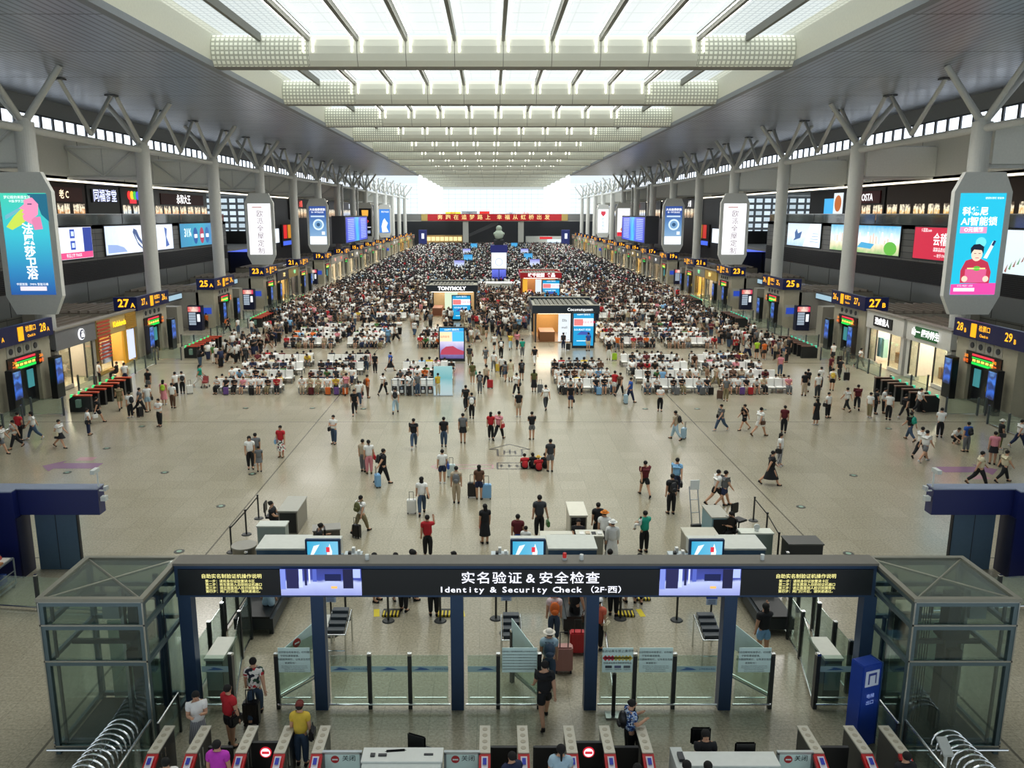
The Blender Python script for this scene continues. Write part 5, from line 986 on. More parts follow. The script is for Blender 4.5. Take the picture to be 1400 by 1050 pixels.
MB().path([(0, 0, .1), (0, .5, 1.6), (.35, .5, 1.6), (.35, 0, .1), (0, 0, .1)], .025).path([(0, .2, .6), (.35, .2, .6)], .02).path([(0, .35, 1.1), (.35, .35, 1.1)], .02).build('frame', STEEL, t); MB().tube((-.03, 0, .1), (.38, 0, .1), .09, n=12).build('wheel', BLACK, t); box('white_board', .02, .4, 1.5, .4, .46, 1.9, M('e0e2de'), t)
def fan(x, y, z): t = thing('desk_fan', 'small white desk fan on the grey-green cabinet', 'fan', (x, y, z)); MB().tube((0, 0, 0), (0, 0, .06), .08, n=12).build('base', WHITE, t); MB().tube((0, .03, .16), (0, -.03, .16), .11, n=16).build('cage', WHITE, t); MB().tube((0, 0, .05), (0, 0, .14), .015, n=6).build('neck', WHITE, t)
fan(8.9, 28.2, 1.1)
# rope posts
st0 = None
def stanchion(x, y, label, h=1.0, c='3a3c3c'):
    global st0
    if st0 is not None: return dup(st0, (x, y, 0), 0, label)
    t = thing('rope_post', label, 'rope post', (x, y, 0)); st0 = t; MB().tube((0, 0, .04), (0, 0, h), .035, n=12).build('pole', M(c, .35, .5), t); MB().tube((0, 0, 0), (0, 0, .035), .2, .17, n=20).build('base', M(c, .4, .3), t); MB().tube((0, 0, h), (0, 0, h + .05), .045, n=12).build('head', BLACK, t); return t
SPOS = {'A': [(-10.64, 28.81), (-10.59, 30.54), (-10.59, 32.29)], 'B': [(9.74, 28.2), (9.99, 30.24), (10.06, 32.04)]}
for L, P in SPOS.items():
    for i, (x, y) in enumerate(P): stanchion(x, y, f'black rope post on the {L} side floor, {["nearest", "middle", "farthest"][i]} of three')
    for i in range(2):
        (xa, ya), (xb, yb) = P[i], P[i + 1]; o = MB().poly([(xa - .006, ya, .93), (xb - .006, yb, .93), (xb - .006, yb, .99), (xa - .006, ya, .99)]).poly([(xa + .006, ya, .93), (xb + .006, yb, .93), (xb + .006, yb, .99), (xa + .006, ya, .99)]).poly([(xa - .006, ya, .99), (xb - .006, yb, .99), (xb + .006, yb, .99), (xa + .006, ya, .99)]).poly([(xa - .006, ya, .93), (xb - .006, yb, .93), (xb + .006, yb, .93), (xa + .006, ya, .93)]).build('belt', M('26282a')); tag(o, f'black belt between the {["nearer", "farther"][i]} two rope posts on the {L} side', 'belt')
for i, (px, py, w_) in enumerate(((473, 846, 'beside the A side supply cabinet'), (531, 849, 'beside the first striped ramp mat'), (602, 849, 'beside the second striped ramp mat'), (678, 846, 'beside the middle supply cabinet'), (848, 846, 'beside the third striped ramp mat'), (925, 848, 'beside the B side supply cabinet'))): stanchion(*G(px, py), 'black rope post under the check sign ' + w_)
for i, (px, py) in enumerate(((535, 840), (610, 840), (855, 840), (877, 818))):
    x, y = G(px, py); t = thing('ramp_mat', ['first', 'second', 'third', 'smaller fourth'][i] + ' black and yellow striped ramp mat under the check sign', 'mat', (x, y, 0)); box('pad', -.28, -.2, 0, .28, .25, .08, BLACK, t, .015)
    for j in range(5): box('yellow_stripe', -.25 + j * .11, -.205, .02, -.2 + j * .11, .1, .085, M('d8c030'), t)
    x2, y2 = G(px - 20 if i < 1 else px + 21, py - 2); 
    if i != 3: t = thing('floor_label', ['first', 'second', 'third'][i] + ' small yellow floor label near the striped mats', 'floor marking', (x2, y2, 0), radians(8)); box('label', -.09, -.25, 0, .09, .25, .006, M('d8c428'), t)
for i, (px, py, n) in enumerate(((454, 868, 'A side tray table'), (692, 866, 'stacked trays'), (970, 872, 'B side tray stand'))):
    x, y = G(px, py); t = thing('sign_stand', 'small blue and white card on a black stand behind the ' + n, 'sign', (x, y, 0)); MB().tube((0, 0, 0), (0, 0, 1.1), .03, n=8).build('pole', BLACK, t); MB().tube((0, 0, 0), (0, 0, .03), .2, n=16).build('base', BLACK, t); box('card', -.16, -.02, 1.08, .16, .02, 1.38, M('b8c8e0'), t); box('blue_head', -.165, -.025, 1.28, .165, .025, 1.385, M('2848a0'), t)
    for j in range(3): box('text_line', -.11, -.03, 1.12 + j * .05, .11, -.022, 1.135 + j * .05, M('304878'), t)
for i, (x, y, n) in enumerate(((-5.55, 21.2, 'A side'), (-.55, 20.9, 'middle'), (5.1, 20.9, 'B side'))):
    t = thing('tray_stand', f'chrome stand with stacked dark grey trays, {n} lane', 'tray stand', (x, y, 0)); w_ = .55; MB().path([(0, 0, 0), (0, 0, .8), (0, 1.1, 1.0), (0, 1.1, 0)], .025).path([(w_, 0, 0), (w_, 0, .8), (w_, 1.1, 1.0), (w_, 1.1, 0)], .025).path([(0, 0, .3), (w_, 0, .3)], .02).path([(0, 0, .8), (w_, 0, .8)], .02).build('frame', CHROME, t)
    for j in range(4): box('tray', .04, .02 + j * .26, .78 + j * .06, w_ - .04, .25 + j * .26, .92 + j * .07, M('3c4248', .4), t, .01)
x, y = G(440, 862); t = thing('side_table', 'small white-topped table beside the second blue post', 'desk', (-6.0, 21.5, 0)); box('top', 0, 0, .85, .45, .7, .9, M('d8d8d0'), t); box('leg', .02, .02, 0, .07, .07, .85, CHROME, t); box('leg', .38, .02, 0, .43, .07, .85, CHROME, t); box('leg', .02, .63, 0, .07, .68, .85, CHROME, t); box('leg', .38, .63, 0, .43, .68, .85, CHROME, t)
o = MB().tube((*G(840, 957), .06), (*G(818, 850), 1.2), .03, n=8).build('barrier_pole', CHROME); tag(o, 'long chrome barrier pole slanting behind the hazard diamonds notice', 'barrier')
# ---------------------------------------------------------------- turnstiles at the foot of the picture
RED = M('c01c20', .35); TSW = M('c4bfae', .35); TSG = M('3a3d3e', .3, .5)
tn0 = None
TP = [-8.23, -7.39, -6.31, -5.47, -4.65, -.99, -.14, .92, 1.74, 2.57, 6.29, 7.35, 8.16]
for i, x in enumerate(TP):
    lab = 'white topped red-ended turnstile, ' + ['beside the A side handrail', 'in front of the woman in white looking down', 'in front of the man in red with a black bag', 'by the black suitcase lane', 'in front of the cap wearer in yellow', 'right of the closed white counter', 'behind the woman with a ponytail', 'left of the round no entry sign', 'right of the round no entry sign', 'by the woman in blue camouflage', 'right of the guard desk', 'before the blue sign pillar', 'beside the B side handrail'][i]
    if tn0 is None:
        t = thing('turnstile', lab, 'turnstile', (x, 15.2, 0)); tn0 = t
        MB().prism([(.0, 0), (1.5, 0), (1.5, .96), (.55, .96), (.0, .7)], 'x', -.1, .1).build('cabinet', TSG, t); box('top', -.12, .55, .96, .12, 1.52, 1.0, TSW, t); MB().prism([(.56, .98), (.56, .9), (0, .62), (-.03, .72)], 'x', -.125, .125).build('red_cover', RED, t); box('red_front', -.125, -.05, .25, .125, 0, .7, RED, t)
        MB().prism([(.45, .985), (.2, .865), (.2, .855), (.45, .975)], 'x', -.07, .07).build('reader_plate', M('e0d8e0', .3), t)
        MB().prism([(.4, .985), (.27, .925), (.27, .915), (.4, .975)], 'x', -.04, .04).build('blue_mark', M('2838b0'), t)
        for j in range(4): MB().tube((0, .72 + j * .22, 1.0), (0, .72 + j * .22, 1.006), .06, n=12).build('arrow_disc', M('a8a08c'), t)
        box('chrome_slot', .1, .7, .4, .11, .76, .85, CHROME, t); box('chrome_slot', .1, .9, .4, .11, .96, .85, CHROME, t)
    else: dup(tn0, (x, 15.2, 0), 0, lab)
for i, (x, w_, n) in enumerate(((-5.89, .7, 'behind the man with the black suitcase'), (1.33, .7, 'in the middle of the turnstile row'))):
    t = thing('lane_flap', f'black lane flap with a round no entry sign, {n}', 'barrier', (x, 16.2, 0)); box('flap', -w_ / 2, -.04, .15, w_ / 2, .04, .95, BLACK, t); MB().tube((0, -.04, .72), (0, -.06, .72), .13, n=24).build('red_ring', E_('d02838', .8), t); MB().tube((0, -.06, .72), (0, -.065, .72), .105, n=24).build('white_face', E_('f0eaf0', .9), t); box('bar', -.08, -.072, .69, .08, -.065, .75, E_('d02838', .8), t)
for i, (x, w_, n) in enumerate(((-.55, .55, 'left of the ponytailed woman'), (.4, .55, 'beside the ponytailed woman'), (2.15, .55, 'before the woman in blue camouflage'), (-6.85, .5, 'beside the pink shirted person'), (6.8, .6, 'right of the guard desk'))):
    t = thing('lane_flap', f'plain black lane flap {n}', 'barrier', (x, 16.1, 0)); box('flap', -w_ / 2, -.04, .15, w_ / 2, .04, .9, BLACK, t); box('hinge', -w_ / 2 - .04, -.03, .0, -w_ / 2, .03, .9, TSG, t)
def counter(x, w_, label, lit=True, h=1.08):
    t = thing('ticket_counter', label, 'counter', (x, 15.2, 0)); box('body', 0, 0, 0, w_, .55, h - .04, M('c4ccc8', .4), t); box('top', -.03, .15, h - .04, w_ + .03, .62, h, M('dcdfd9', .35), t); rect('lit_front', t, .1, .3, w_ - .1, h - .12, 0, E_('eef0fa', .9))
    text('欢迎乘坐', .3, M('b8b4c8'), (w_ / 2, -.03, h - .32), 0, t); return t
t = counter(-3.6, 1.68, 'closed white ticket counter with a lit front, two office chairs behind'); box('keypad', .15, .3, 1.08, .25, .4, 1.11, DARK, t); box('keypad', .32, .32, 1.08, .5, .38, 1.11, DARK, t); box('card_reader', 1.3, .35, 1.08, 1.5, .4, 1.1, DARK, t)
t = counter(3.35, 1.95, 'white guard counter where the dark uniformed guard sits', h=.98); box('side_wing', -.25, .1, 0, 0, .8, .96, M('c4c8c4'), t); box('telephone', -.15, .3, .96, -.03, .55, 1.03, DARK, t)
for i, (x0, x1, n) in enumerate(((-4.5, -3.7, 'left of the closed counter'), (-1.85, -1.12, 'right of the closed counter'), (5.42, 6.15, 'right of the guard counter'))):
    t = thing('closed_sign_panel', f'glass panel with a closed notice, {n}', 'sign', (x0, 15.75, 0)); W = x1 - x0; box('panel', 0, 0, .3, W, .03, 1.0, FROST, t); box('frame', -.03, -.02, .97, W + .03, .05, 1.03, M('c0c8c8', .3, .5), t); box('frame', -.03, -.02, 0, .02, .05, 1.0, M('8a9498', .3, .5), t); box('frame', W - .02, -.02, 0, W + .03, .05, 1.0, M('8a9498', .3, .5), t)
    MB().tube((W * .3, 0, .84), (W * .3, -.01, .84), .09, n=20).build('no_entry_mark', M('b02c30'), t); box('no_entry_bar', W * .3 - .06, -.016, .825, W * .3 + .06, -.01, .855, M('e8e8e8'), t); text('关闭', .15, FT, (W * .68, -.012, .86), 0, t)
def chair(x, y, rz, label):
    t = thing('office_chair', label, 'chair', (x, y, 0), rz)
    mb = MB()
    for i in range(5): a = 2 * pi * i / 5; mb.tube((0, 0, .1), (.28 * cos(a), .28 * sin(a), .05), .025, n=6)
    mb.tube((0, 0, .08), (0, 0, .45), .03, n=8); mb.build('base', BLACK, t); box('seat', -.24, -.24, .45, .24, .24, .53, BLACK, t, .03); box('backrest', -.23, .22, .68, .23, .28, 1.12, BLACK, t, .03); box('back_bar', -.03, .24, .48, .03, .29, .75, BLACK, t); return t
chair(-2.95, 15.95, pi + .1, 'black office chair close behind the closed white counter'); chair(-2.42, 16.45, pi - .4, 'black office chair turned aside behind the closed white counter'); chair(4.75, 16.2, pi, 'empty black office chair behind the guard counter'); chair(9.1, 30.9, .6, 'black office chair tipped beside the B side control desk')
chair(-9.75, 31.3, 1.6, 'black chair under the seated guard on the A side')
# chrome hoops and handrails by the lifts
for d, L, (xa, ya), (xb, yb), n in ((-1, 'A', G(165, 985, .95), G(112, 1048, .95), 10), (1, 'B', G(1298, 1000, .95), G(1348, 1048, .95), 8)):
    t = thing('hoop_barrier', f'row of chrome hoops beside the {L} side lift', 'barrier', (xa, ya, 0))
    for i in range(n):
        f = i / (n - 1); y = (yb - ya) * f - (.0); x = (xb - xa) * f; pts = []
        for a in range(0, 11): an = pi * a / 10; pts.append((x + .38 * cos(an), y + .05 * sin(an), .62 + .33 * sin(an)))
        MB().path([(x + .38, y, 0)] + pts + [(x - .38, y, 0)], .024, n=7).build('hoop', CHROME, t)
    o = MB().tube((xa - xa - .38, .1, .3), (xb - xa - .38, yb - ya, .3), .02, n=6).build('tie_rail', CHROME, t)
    for j, (p, q) in enumerate((((d * 8.72, 16.83), (d * 8.74, 15.0)), ((d * 8.5, 17.95), (d * 8.52, 16.7)))):
        t = thing('handrail_panel', f'glass handrail panel with a chrome rail, {["nearer", "farther"][j]} one on the {L} side', 'railing', (p[0], q[1], 0)); Ln = p[1] - q[1]
        MB().tube((0, 0, 1.05), (0, Ln, 1.05), .03, n=8).build('rail', CHROME, t); box('glass_panel', -.01, .03, .1, .01, Ln - .03, .98, FG, t); box('post', -.03, Ln - .06, 0, .03, Ln, 1.05, FP, t); box('post', -.03, 0, 0, .03, .06, 1.05, FP, t)
x, y = G(1262, 1050, .6); t = thing('card_stand', 'white slanted card reader on a thin post by the B side lift', 'stand', (8.98, 15.6, 0)); MB().tube((0, 0, 0), (0, 0, 1.1), .035, n=10).build('pole', WHITE, t); MB().prism([(-.1, 1.08), (.25, 1.28), (.25, 1.33), (-.1, 1.13)], 'x', -.11, .11).build('head', M('c8ccc8', .3, .3), t); MB().tube((0, 0, 0), (0, 0, .03), .15, n=14).build('base', WHITE, t)
# ---------------------------------------------------------------- blue portals, doors, carts at the sides
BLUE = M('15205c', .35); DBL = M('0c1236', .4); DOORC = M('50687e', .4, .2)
for d, L in ((-1, 'A'), (1, 'B')):
    t = thing('blue_portal', f'navy blue portal frame at the {L} side edge of the hall', 'portal', (d * 17.3, 26.6, 0))
    def b(name, x0, y0, z0, x1, y1, z1, m): return box(name, d * x0, y0, z0, d * x1, y1, z1, m, t)
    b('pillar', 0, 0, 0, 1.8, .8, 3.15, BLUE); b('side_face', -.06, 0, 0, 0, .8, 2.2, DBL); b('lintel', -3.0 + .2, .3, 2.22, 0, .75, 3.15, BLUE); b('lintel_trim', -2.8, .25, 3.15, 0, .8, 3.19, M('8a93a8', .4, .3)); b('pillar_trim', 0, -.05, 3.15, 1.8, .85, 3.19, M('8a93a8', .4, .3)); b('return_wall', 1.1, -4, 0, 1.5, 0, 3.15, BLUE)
    for (z, yy) in ((3.75, .3), (2.95, .1)): pass
    xx = -2.75; mb = MB(); mb.tube((d * xx, .5, 3.15), (d * xx, .5, 3.75), .03, n=8); mb.build('camera_pole', WHITE, t)
    b('camera', xx - .05, .2, 3.72, xx + .1, .6, 3.86, M('c8ccc8')); b('camera', xx - .35, .3, 3.1, xx - .25, .5, 3.24, M('b8bcbc')); b('camera', xx - .3, .3, 2.72, xx - .12, .5, 2.88, M('d0d4d0')); b('camera_arm', xx - .3, .4, 3.05, xx, .45, 3.09, WHITE)
    x0, y0 = G(57, 790) if d < 0 else G(1322, 790); t = thing('steel_door', f'tall blue-grey steel door panel behind the {L} side lift', 'door', (d * 16.3, 27.3, 0)); box('panel', -.74, 0, 0, .74, .12, 2.15, DOORC, t, .01); box('seam', -.01, -.01, .05, .01, 0, 2.1, DARK, t); box('side', (.74 if d < 0 else -.78), .0, 0, (.78 if d < 0 else -.74), .14, 2.12, M('1a1e22'), t)
    fence('glass_fence', [(d * 17.0, 24.4), (d * 15.4, 24.2), (d * 13.2, 24.0)], f'low glass fence behind the {L} side lift', 1.2, .05, FP)
t = thing('luggage_cart', 'crowded luggage cart with papers and bags at the A side edge', 'cart', (-17.1, 24.4, 0)); MB().path([(0, 0, .15), (0, 0, 1.05), (0, 1.5, 1.05), (0, 1.5, .15), (0, 0, .15)], .03).path([(-.8, 0, .15), (-.8, 0, 1.05), (-.8, 1.5, 1.05), (-.8, 1.5, .15), (-.8, 0, .15)], .03).path([(0, 0, 1.05), (-.8, 0, 1.05)], .025).path([(0, 1.5, 1.05), (-.8, 1.5, 1.05)], .025).path([(0, 0, .6), (0, 1.5, .6)], .02).build('frame', M('8a9498', .3, .6), t)
box('shelf', -.8, 0, .3, 0, 1.5, .34, M('5a6a70'), t); box('shelf', -.8, 0, 1.0, 0, 1.5, 1.03, M('5a6a70'), t)
for i, (x, y, w_, dd, c) in enumerate(((-.7, .1, .5, .4, 'e0e0dc'), (-.35, .5, .35, .45, 'a87850'), (-.75, .8, .5, .5, 'c05048'), (-.3, 1.0, .28, .4, 'd8d4c8'), (-.6, .3, .4, .3, '4a7048'), (-.7, 1.1, .35, .3, 'b09878'))): box('bundle', x, y, 1.03 + .04 * (i % 3), x + w_, y + dd, 1.1 + .05 * (i % 3), M(c), t)
box('blue_bag', -.7, .2, .34, -.1, 1.2, .62, M('284890'), t)
for x in (-.75, -.05):
    for y in (.1, 1.4): MB().tube((x - .03, y, .08), (x + .03, y, .08), .08, n=12).build('wheel', BLACK, t)
# ---------------------------------------------------------------- people
def skel(lean=0, legs=((0, 0), (0, 0)), arms=((.05, .12, .15, .05), (.05, .12, .15, .05)), sit=False, nod=0, spread=.0):
    J = {}; 
    def up(p):
        x, y, z = p; z0 = .94; c, s = cos(lean), sin(lean); return (x, y * c + (z - z0) * s, z0 + (z - z0) * c - y * s)
    for n, z, y in (('pel', .95, 0), ('wai', 1.1, 0), ('che', 1.29, .0), ('nb', 1.42, -.01), ('nk', 1.49, .0)): J[n] = up((0, y, z))
    for n, z, y in (('h1', 1.525, .012), ('h2', 1.59, .012), ('h3', 1.645, .004)): J[n] = up((0, y + nod * (z - 1.49), z - abs(nod) * .02))
    for i, sx in enumerate((-1, 1)):
        a, k = legs[i]; h = (sx * .09, 0, .93); J[f'hip{i}'] = h
        kn = (sx * (.10 + spread), .43 * sin(a), .93 - .43 * cos(a)); b = a - k; an = (sx * (.095 + spread), kn[1] + .42 * sin(b), kn[2] - .42 * cos(b)); J[f'kn{i}'] = kn; J[f'an{i}'] = an
        t = max(-1.0, min(.5, b if b < 0 else 0)); J[f'to{i}'] = (an[0] + sx * .02, an[1] + .15 * cos(t), an[2] - .05 + .15 * sin(t)); J[f'he{i}'] = (an[0], an[1] - .05, an[2] - .04)
        f, o, e, o2 = arms[i]; sh = (sx * .18, 0, 1.385); el = (sh[0] + sx * .28 * sin(o), .28 * sin(f) * cos(o), sh[2] - .28 * cos(f) * cos(o)); g = f + e
        wr = (el[0] + sx * .25 * sin(o2), el[1] + .25 * sin(g) * cos(o2), el[2] - .25 * cos(g) * cos(o2)); d = Vector(wr) - Vector(el); d.normalize(); pa = tuple(Vector(wr) + d * .08)
        for n, p in (('sh', sh), ('el', el), ('wr', wr), ('pa', pa)): J[n + str(i)] = up(p)
    m = min(J[k][2] for k in ('an0', 'an1')) - .085
    if sit == 'floor': m = J['pel'][2] - .12
    return {k: (v[0], v[1], v[2] - m) for k, v in J.items()}
FAT = 1.3
def skin(V, Ed, Rd, sub=1):
    me = bpy.data.meshes.new('s'); me.from_pydata(V, Ed, []); o = bpy.data.objects.new('s', me)
    md = o.modifiers.new('s', 'SKIN'); md.branch_smoothing = .6
    if sub: sd = o.modifiers.new('u', 'SUBSURF'); sd.levels = sub
    if not me.skin_vertices: me.attributes
    for i, r in enumerate(Rd): d = me.skin_vertices[0].data[i]; r = r if isinstance(r, tuple) else (r, r); d.radius = (r[0] * FAT, r[1] * FAT); d.use_root = (i == 0)
    def take(ev): m2 = ev.to_mesh(); r = [tuple(v.co) for v in m2.vertices], [tuple(p.vertices) for p in m2.polygons]; ev.to_mesh_clear(); return r
    r = workshop(o, take); bpy.data.meshes.remove(me); return r
def chain(J, items, eds, sub=1):
    idx = {n: i for i, (n, _) in enumerate(items)}; V = [J[n] if isinstance(n, str) and n in J else n for n, _ in items]; return skin(V, [(idx[a], idx[b]) for a, b in eds], [r for _, r in items], sub)
def lerp(a, b, t): return tuple(a[i] + (b[i] - a[i]) * t for i in range(3))
def add(mb, vf, m=0):
    k = len(mb.v); mb.v += vf[0]; mb.f += [tuple(k + i for i in f) for f in vf[1]]; mb.m += [m] * len(vf[1]); return mb
POSES = {
 'stand': dict(arms=((.0, .12, .12, .03), (.05, .12, .15, .03)), legs=((.03, .0), (-.03, 0))),
 'phone': dict(arms=((.35, .08, 1.75, -.35), (.3, .1, 1.6, -.3)), nod=.35),
 'walk': dict(arms=((.45, .1, .35, .05), (-.45, .1, .15, .05)), legs=((-.38, .45), (.45, .12)), lean=.06),
 'walk2': dict(arms=((-.4, .1, .15, .05), (.4, .1, .3, .05)), legs=((.42, .1), (-.36, .4)), lean=.06),
 'pull': dict(arms=((.2, .1, .3, .05), (-.55, .2, -.05, .2)), legs=((-.3, .35), (.35, .08)), lean=.08),
 'carry': dict(arms=((.05, .12, .1, .05), (.05, .28, .02, .25)), legs=((.05, 0), (-.05, 0))),
 'raise': dict(arms=((.0, .15, .15, .05), (1.0, .35, 1.9, -.1)), legs=((.06, 0), (-.06, 0))),
 'fold': dict(arms=((.45, .12, 1.3, -.9), (.45, .12, 1.35, -.9)), legs=((.04, 0), (-.04, 0))),
 'hips': dict(arms=((.0, .55, .9, -.8), (-.1, .55, .9, -.8)), legs=((.04, 0), (-.04, 0)), spread=.04),
 'sit': dict(legs=((1.5, 1.5), (1.5, 1.5)), arms=((.5, .1, .9, -.3), (.5, .1, .9, -.3)), sit=True, lean=-.08),
 'sitphone': dict(legs=((1.5, 1.45), (1.5, 1.6)), arms=((.45, .08, 1.5, -.4), (.4, .1, 1.5, -.35)), sit=True, lean=.12, nod=.5),
 'sitlean': dict(legs=((1.5, 1.35), (1.5, 1.5)), arms=((.9, .12, .7, -.3), (.9, .12, .7, -.3)), sit=True, lean=.55, nod=.3, spread=.06),
 'floor': dict(legs=((1.9, 2.1), (1.75, 2.0)), arms=((.9, .1, .6, -.2), (.9, .1, .6, -.2)), sit='floor', lean=.25, nod=.3),
 'squat': dict(legs=((1.9, 2.4), (1.8, 2.35)), arms=((.9, .1, .8, -.3), (.9, .1, .8, -.3)), lean=.6, nod=.2, spread=.06)}
PC = {}
def parts_of(pose, sub=1):
    k = (pose, sub)
    if k in PC: return PC[k]
    J = skel(**POSES[pose]); d = {}
    it = [('pel', (.1, .088)), ('wai', (.085, .08)), ('che', (.1, .09)), ('nb', .06), ('nk', .042), ('h1', (.052, .06)), ('h2', (.064, .076)), ('h3', (.058, .068))]; ed = [('pel', 'wai'), ('wai', 'che'), ('che', 'nb'), ('nb', 'nk'), ('nk', 'h1'), ('h1', 'h2'), ('h2', 'h3')]
    for i in '01':
        it += [('sh' + i, .052), ('el' + i, .04), ('wr' + i, .026), ('pa' + i, (.036, .02)), ('hip' + i, .085), ('kn' + i, .056), ('an' + i, .036), ('to' + i, .03)]
        ed += [('nb', 'sh' + i), ('sh' + i, 'el' + i), ('el' + i, 'wr' + i), ('wr' + i, 'pa' + i), ('pel', 'hip' + i), ('hip' + i, 'kn' + i), ('kn' + i, 'an' + i), ('an' + i, 'to' + i)]
    mb = MB(); add(mb, chain(J, it, ed, sub))
    h = J['h2']; nk = J['nk']
    if sub:
        for i in (0, 1):
            w_, p = Vector(J[f'wr{i}']), Vector(J[f'pa{i}']); dr = (p - w_).normalized(); side = dr.cross(Vector((0, 0, 1)) if abs(dr.z) < .8 else Vector((0, 1, 0))).normalized()
            for j, L in enumerate((.062, .072, .068, .052)):
                b0 = p - dr * .01 + side * ((j - 1.5) * .017); k1 = b0 + dr * L * .55; bend = (dr + dr.cross(side) * (.5 if i else -.5)).normalized(); mb.tube(b0, k1, .0085, .008, n=5); mb.tube(k1, k1 + bend * L * .5, .008, .006, n=5)
            b0 = w_ + dr * .025 + side * -.03; mb.tube(b0, b0 + (dr * .8 - side * .7).normalized() * .055, .01, .008, n=5)
        mb.prism([(h[0] - .011, h[2] - .02), (h[0] + .011, h[2] - .02), (h[0] + .004, h[2] + .025), (h[0] - .004, h[2] + .025)], 'y', h[1] + .07, h[1] + .105)
        for sx in (-1, 1): mb.ball((h[0] + sx * .078, h[1] - .005, h[2] - .005), .018, u=6, v=4, sc=(.5, 1, 1.5)); mb.ball((h[0] + sx * .028, h[1] + .084, h[2] + .02), .0085, 1, 6, 4, (1.4, .6, .7))
        mb.b(h[0] - .02, h[1] + .078, h[2] - .05, h[0] + .02, h[1] + .09, h[2] - .042, 2)
    d['body'] = mb
    def sleeves(full):
        J2 = dict(J); J2['lo'] = lerp(J['pel'], J['wai'], -.6); J2['nc'] = lerp(J['nb'], J['nk'], .55)
        it = [('lo', (.158, .145)), ('wai', (.146, .135)), ('che', (.172, .15)), ('nb', .115), ('nc', .078)]; ed = [('lo', 'wai'), ('wai', 'che'), ('che', 'nb'), ('nb', 'nc')]
        for i in '01':
            J2['m' + i] = lerp(J['sh' + i], J['el' + i], .72); it += [('sh' + i, .09), ('m' + i, .07)]; ed += [('nb', 'sh' + i), ('sh' + i, 'm' + i)]
            if full: J2['w' + i] = lerp(J['el' + i], J['wr' + i], .92); it += [('el' + i, .052), ('w' + i, .038)]; ed += [('m' + i, 'el' + i), ('el' + i, 'w' + i)]
        return add(MB(), chain(J2, it, ed, sub))
    d['tee'] = sleeves(False); d['long'] = sleeves(True)
    def legs(t):
        it = [('wl', (.145, .12)), ('pel', (.158, .132))]; ed = [('wl', 'pel')]; J2 = dict(J); J2['wl'] = lerp(J['pel'], J['wai'], .45)
        for i in '01':
            it += [('hip' + i, .115), ('kn' + i, .074 if t == 'full' else .088)]; ed += [('pel', 'hip' + i), ('hip' + i, 'kn' + i)]
            if t == 'full': J2['a' + i] = lerp(J['kn' + i], J['an' + i], .93); it += [('a' + i, .055)]; ed += [('kn' + i, 'a' + i)]
            else: J2['kn' + i] = lerp(J['hip' + i], J['kn' + i], .85)
        return add(MB(), chain(J2, it, ed, sub))
    d['trousers'] = legs('full'); d['shorts'] = legs('short')
    mb = MB(); hp, kn = J['pel'], lerp(J['kn0'], J['kn1'], .5); n = 14 if sub else 8
    for L, nm in ((.75, 'skirt'), (1.35, 'long_skirt')):
        mb = MB(); rings = [(lerp(J['pel'], J['wai'], .5), .13, .11), (hp, .165, .14)]; q = lerp(hp, kn, L if L < 1 else 1.0); spread = abs(J['kn0'][1] - J['kn1'][1]) / 2
        if POSES[pose].get('sit') or pose == 'squat': rings.append((q, .19, .12))
        else: q = (q[0], q[1], hp[2] - .43 * L); rings.append((q, .20 + .03 * L, .16 + spread * .9 + .03 * L))
        for c, rx, ry in rings:
            for i in range(n): a = 2 * pi * i / n; mb.v.append((c[0] + rx * cos(a), c[1] + ry * sin(a), c[2]))
        for r in range(len(rings) - 1):
            for i in range(n): j = (i + 1) % n; mb.f.append((r * n + i, r * n + j, (r + 1) * n + j, (r + 1) * n + i)); mb.m.append(0)
        d[nm] = mb
    u, v = (12, 8) if sub else (6, 5); hs = 1 if sub else 1.22
    mb = MB(); mb.ball((h[0], h[1] - .024, h[2] + .032), .098 * hs, 0, u, v, (.98, 1.05, 1.0)); d['short'] = mb
    mb = MB(); mb.ball((h[0], h[1] - .024, h[2] + .032), .102 * hs, 0, u, v, (1, 1.05, 1.0)); mb.ball((h[0], h[1] - .075, h[2] - .1), .085, 0, u, v, (1.05, .6, 2.0)); d['long_hair'] = mb
    mb = MB(); mb.ball((h[0], h[1] - .024, h[2] + .03), .099 * hs, 0, u, v, (.98, 1.04, 1.0)); mb.ball((h[0], h[1] - .1, h[2] + .06), .045, 0, u, v); d['bun'] = mb
    mb = MB(); mb.ball((h[0], h[1] - .024, h[2] + .03), .099, 0, u, v, (.98, 1.04, 1.0)); mb.tube((h[0], h[1] - .11, h[2] + .04), (h[0], h[1] - .15, h[2] - .16), .035, .015, n=6); d['ponytail'] = mb
    mb = MB(); mb.ball((h[0], h[1] - .01, h[2] + .055), .102, 0, u, v, (1, 1.08, .85)); mb.tube((h[0], h[1] + .05, h[2] + .05), (h[0], h[1] + .06, h[2] + .045), .1, n=10); d['cap'] = mb
    mb = MB(); mb.ball((h[0], h[1] - .01, h[2] + .06), .106, 0, u, v, (1, 1.08, .85)); mb.tube((h[0], h[1] - .01, h[2] + .05), (h[0], h[1] - .01, h[2] + .04), .165, .175, n=14); d['hat'] = mb
    mb = MB()
    for i in '01':
        a, t, he = Vector(J['an' + i]), Vector(J['to' + i]), Vector(J['he' + i]); fw = (t - he); fw.normalize(); 
        mb.tube(he - Vector((0, 0, 0)), t + fw * .02, .045, .036, n=8); mb.tube(a, he + fw * .04, .045, .05, n=8)
    d['shoes'] = mb; PC[k] = (J, d); return PC[k]
MESHC = {}
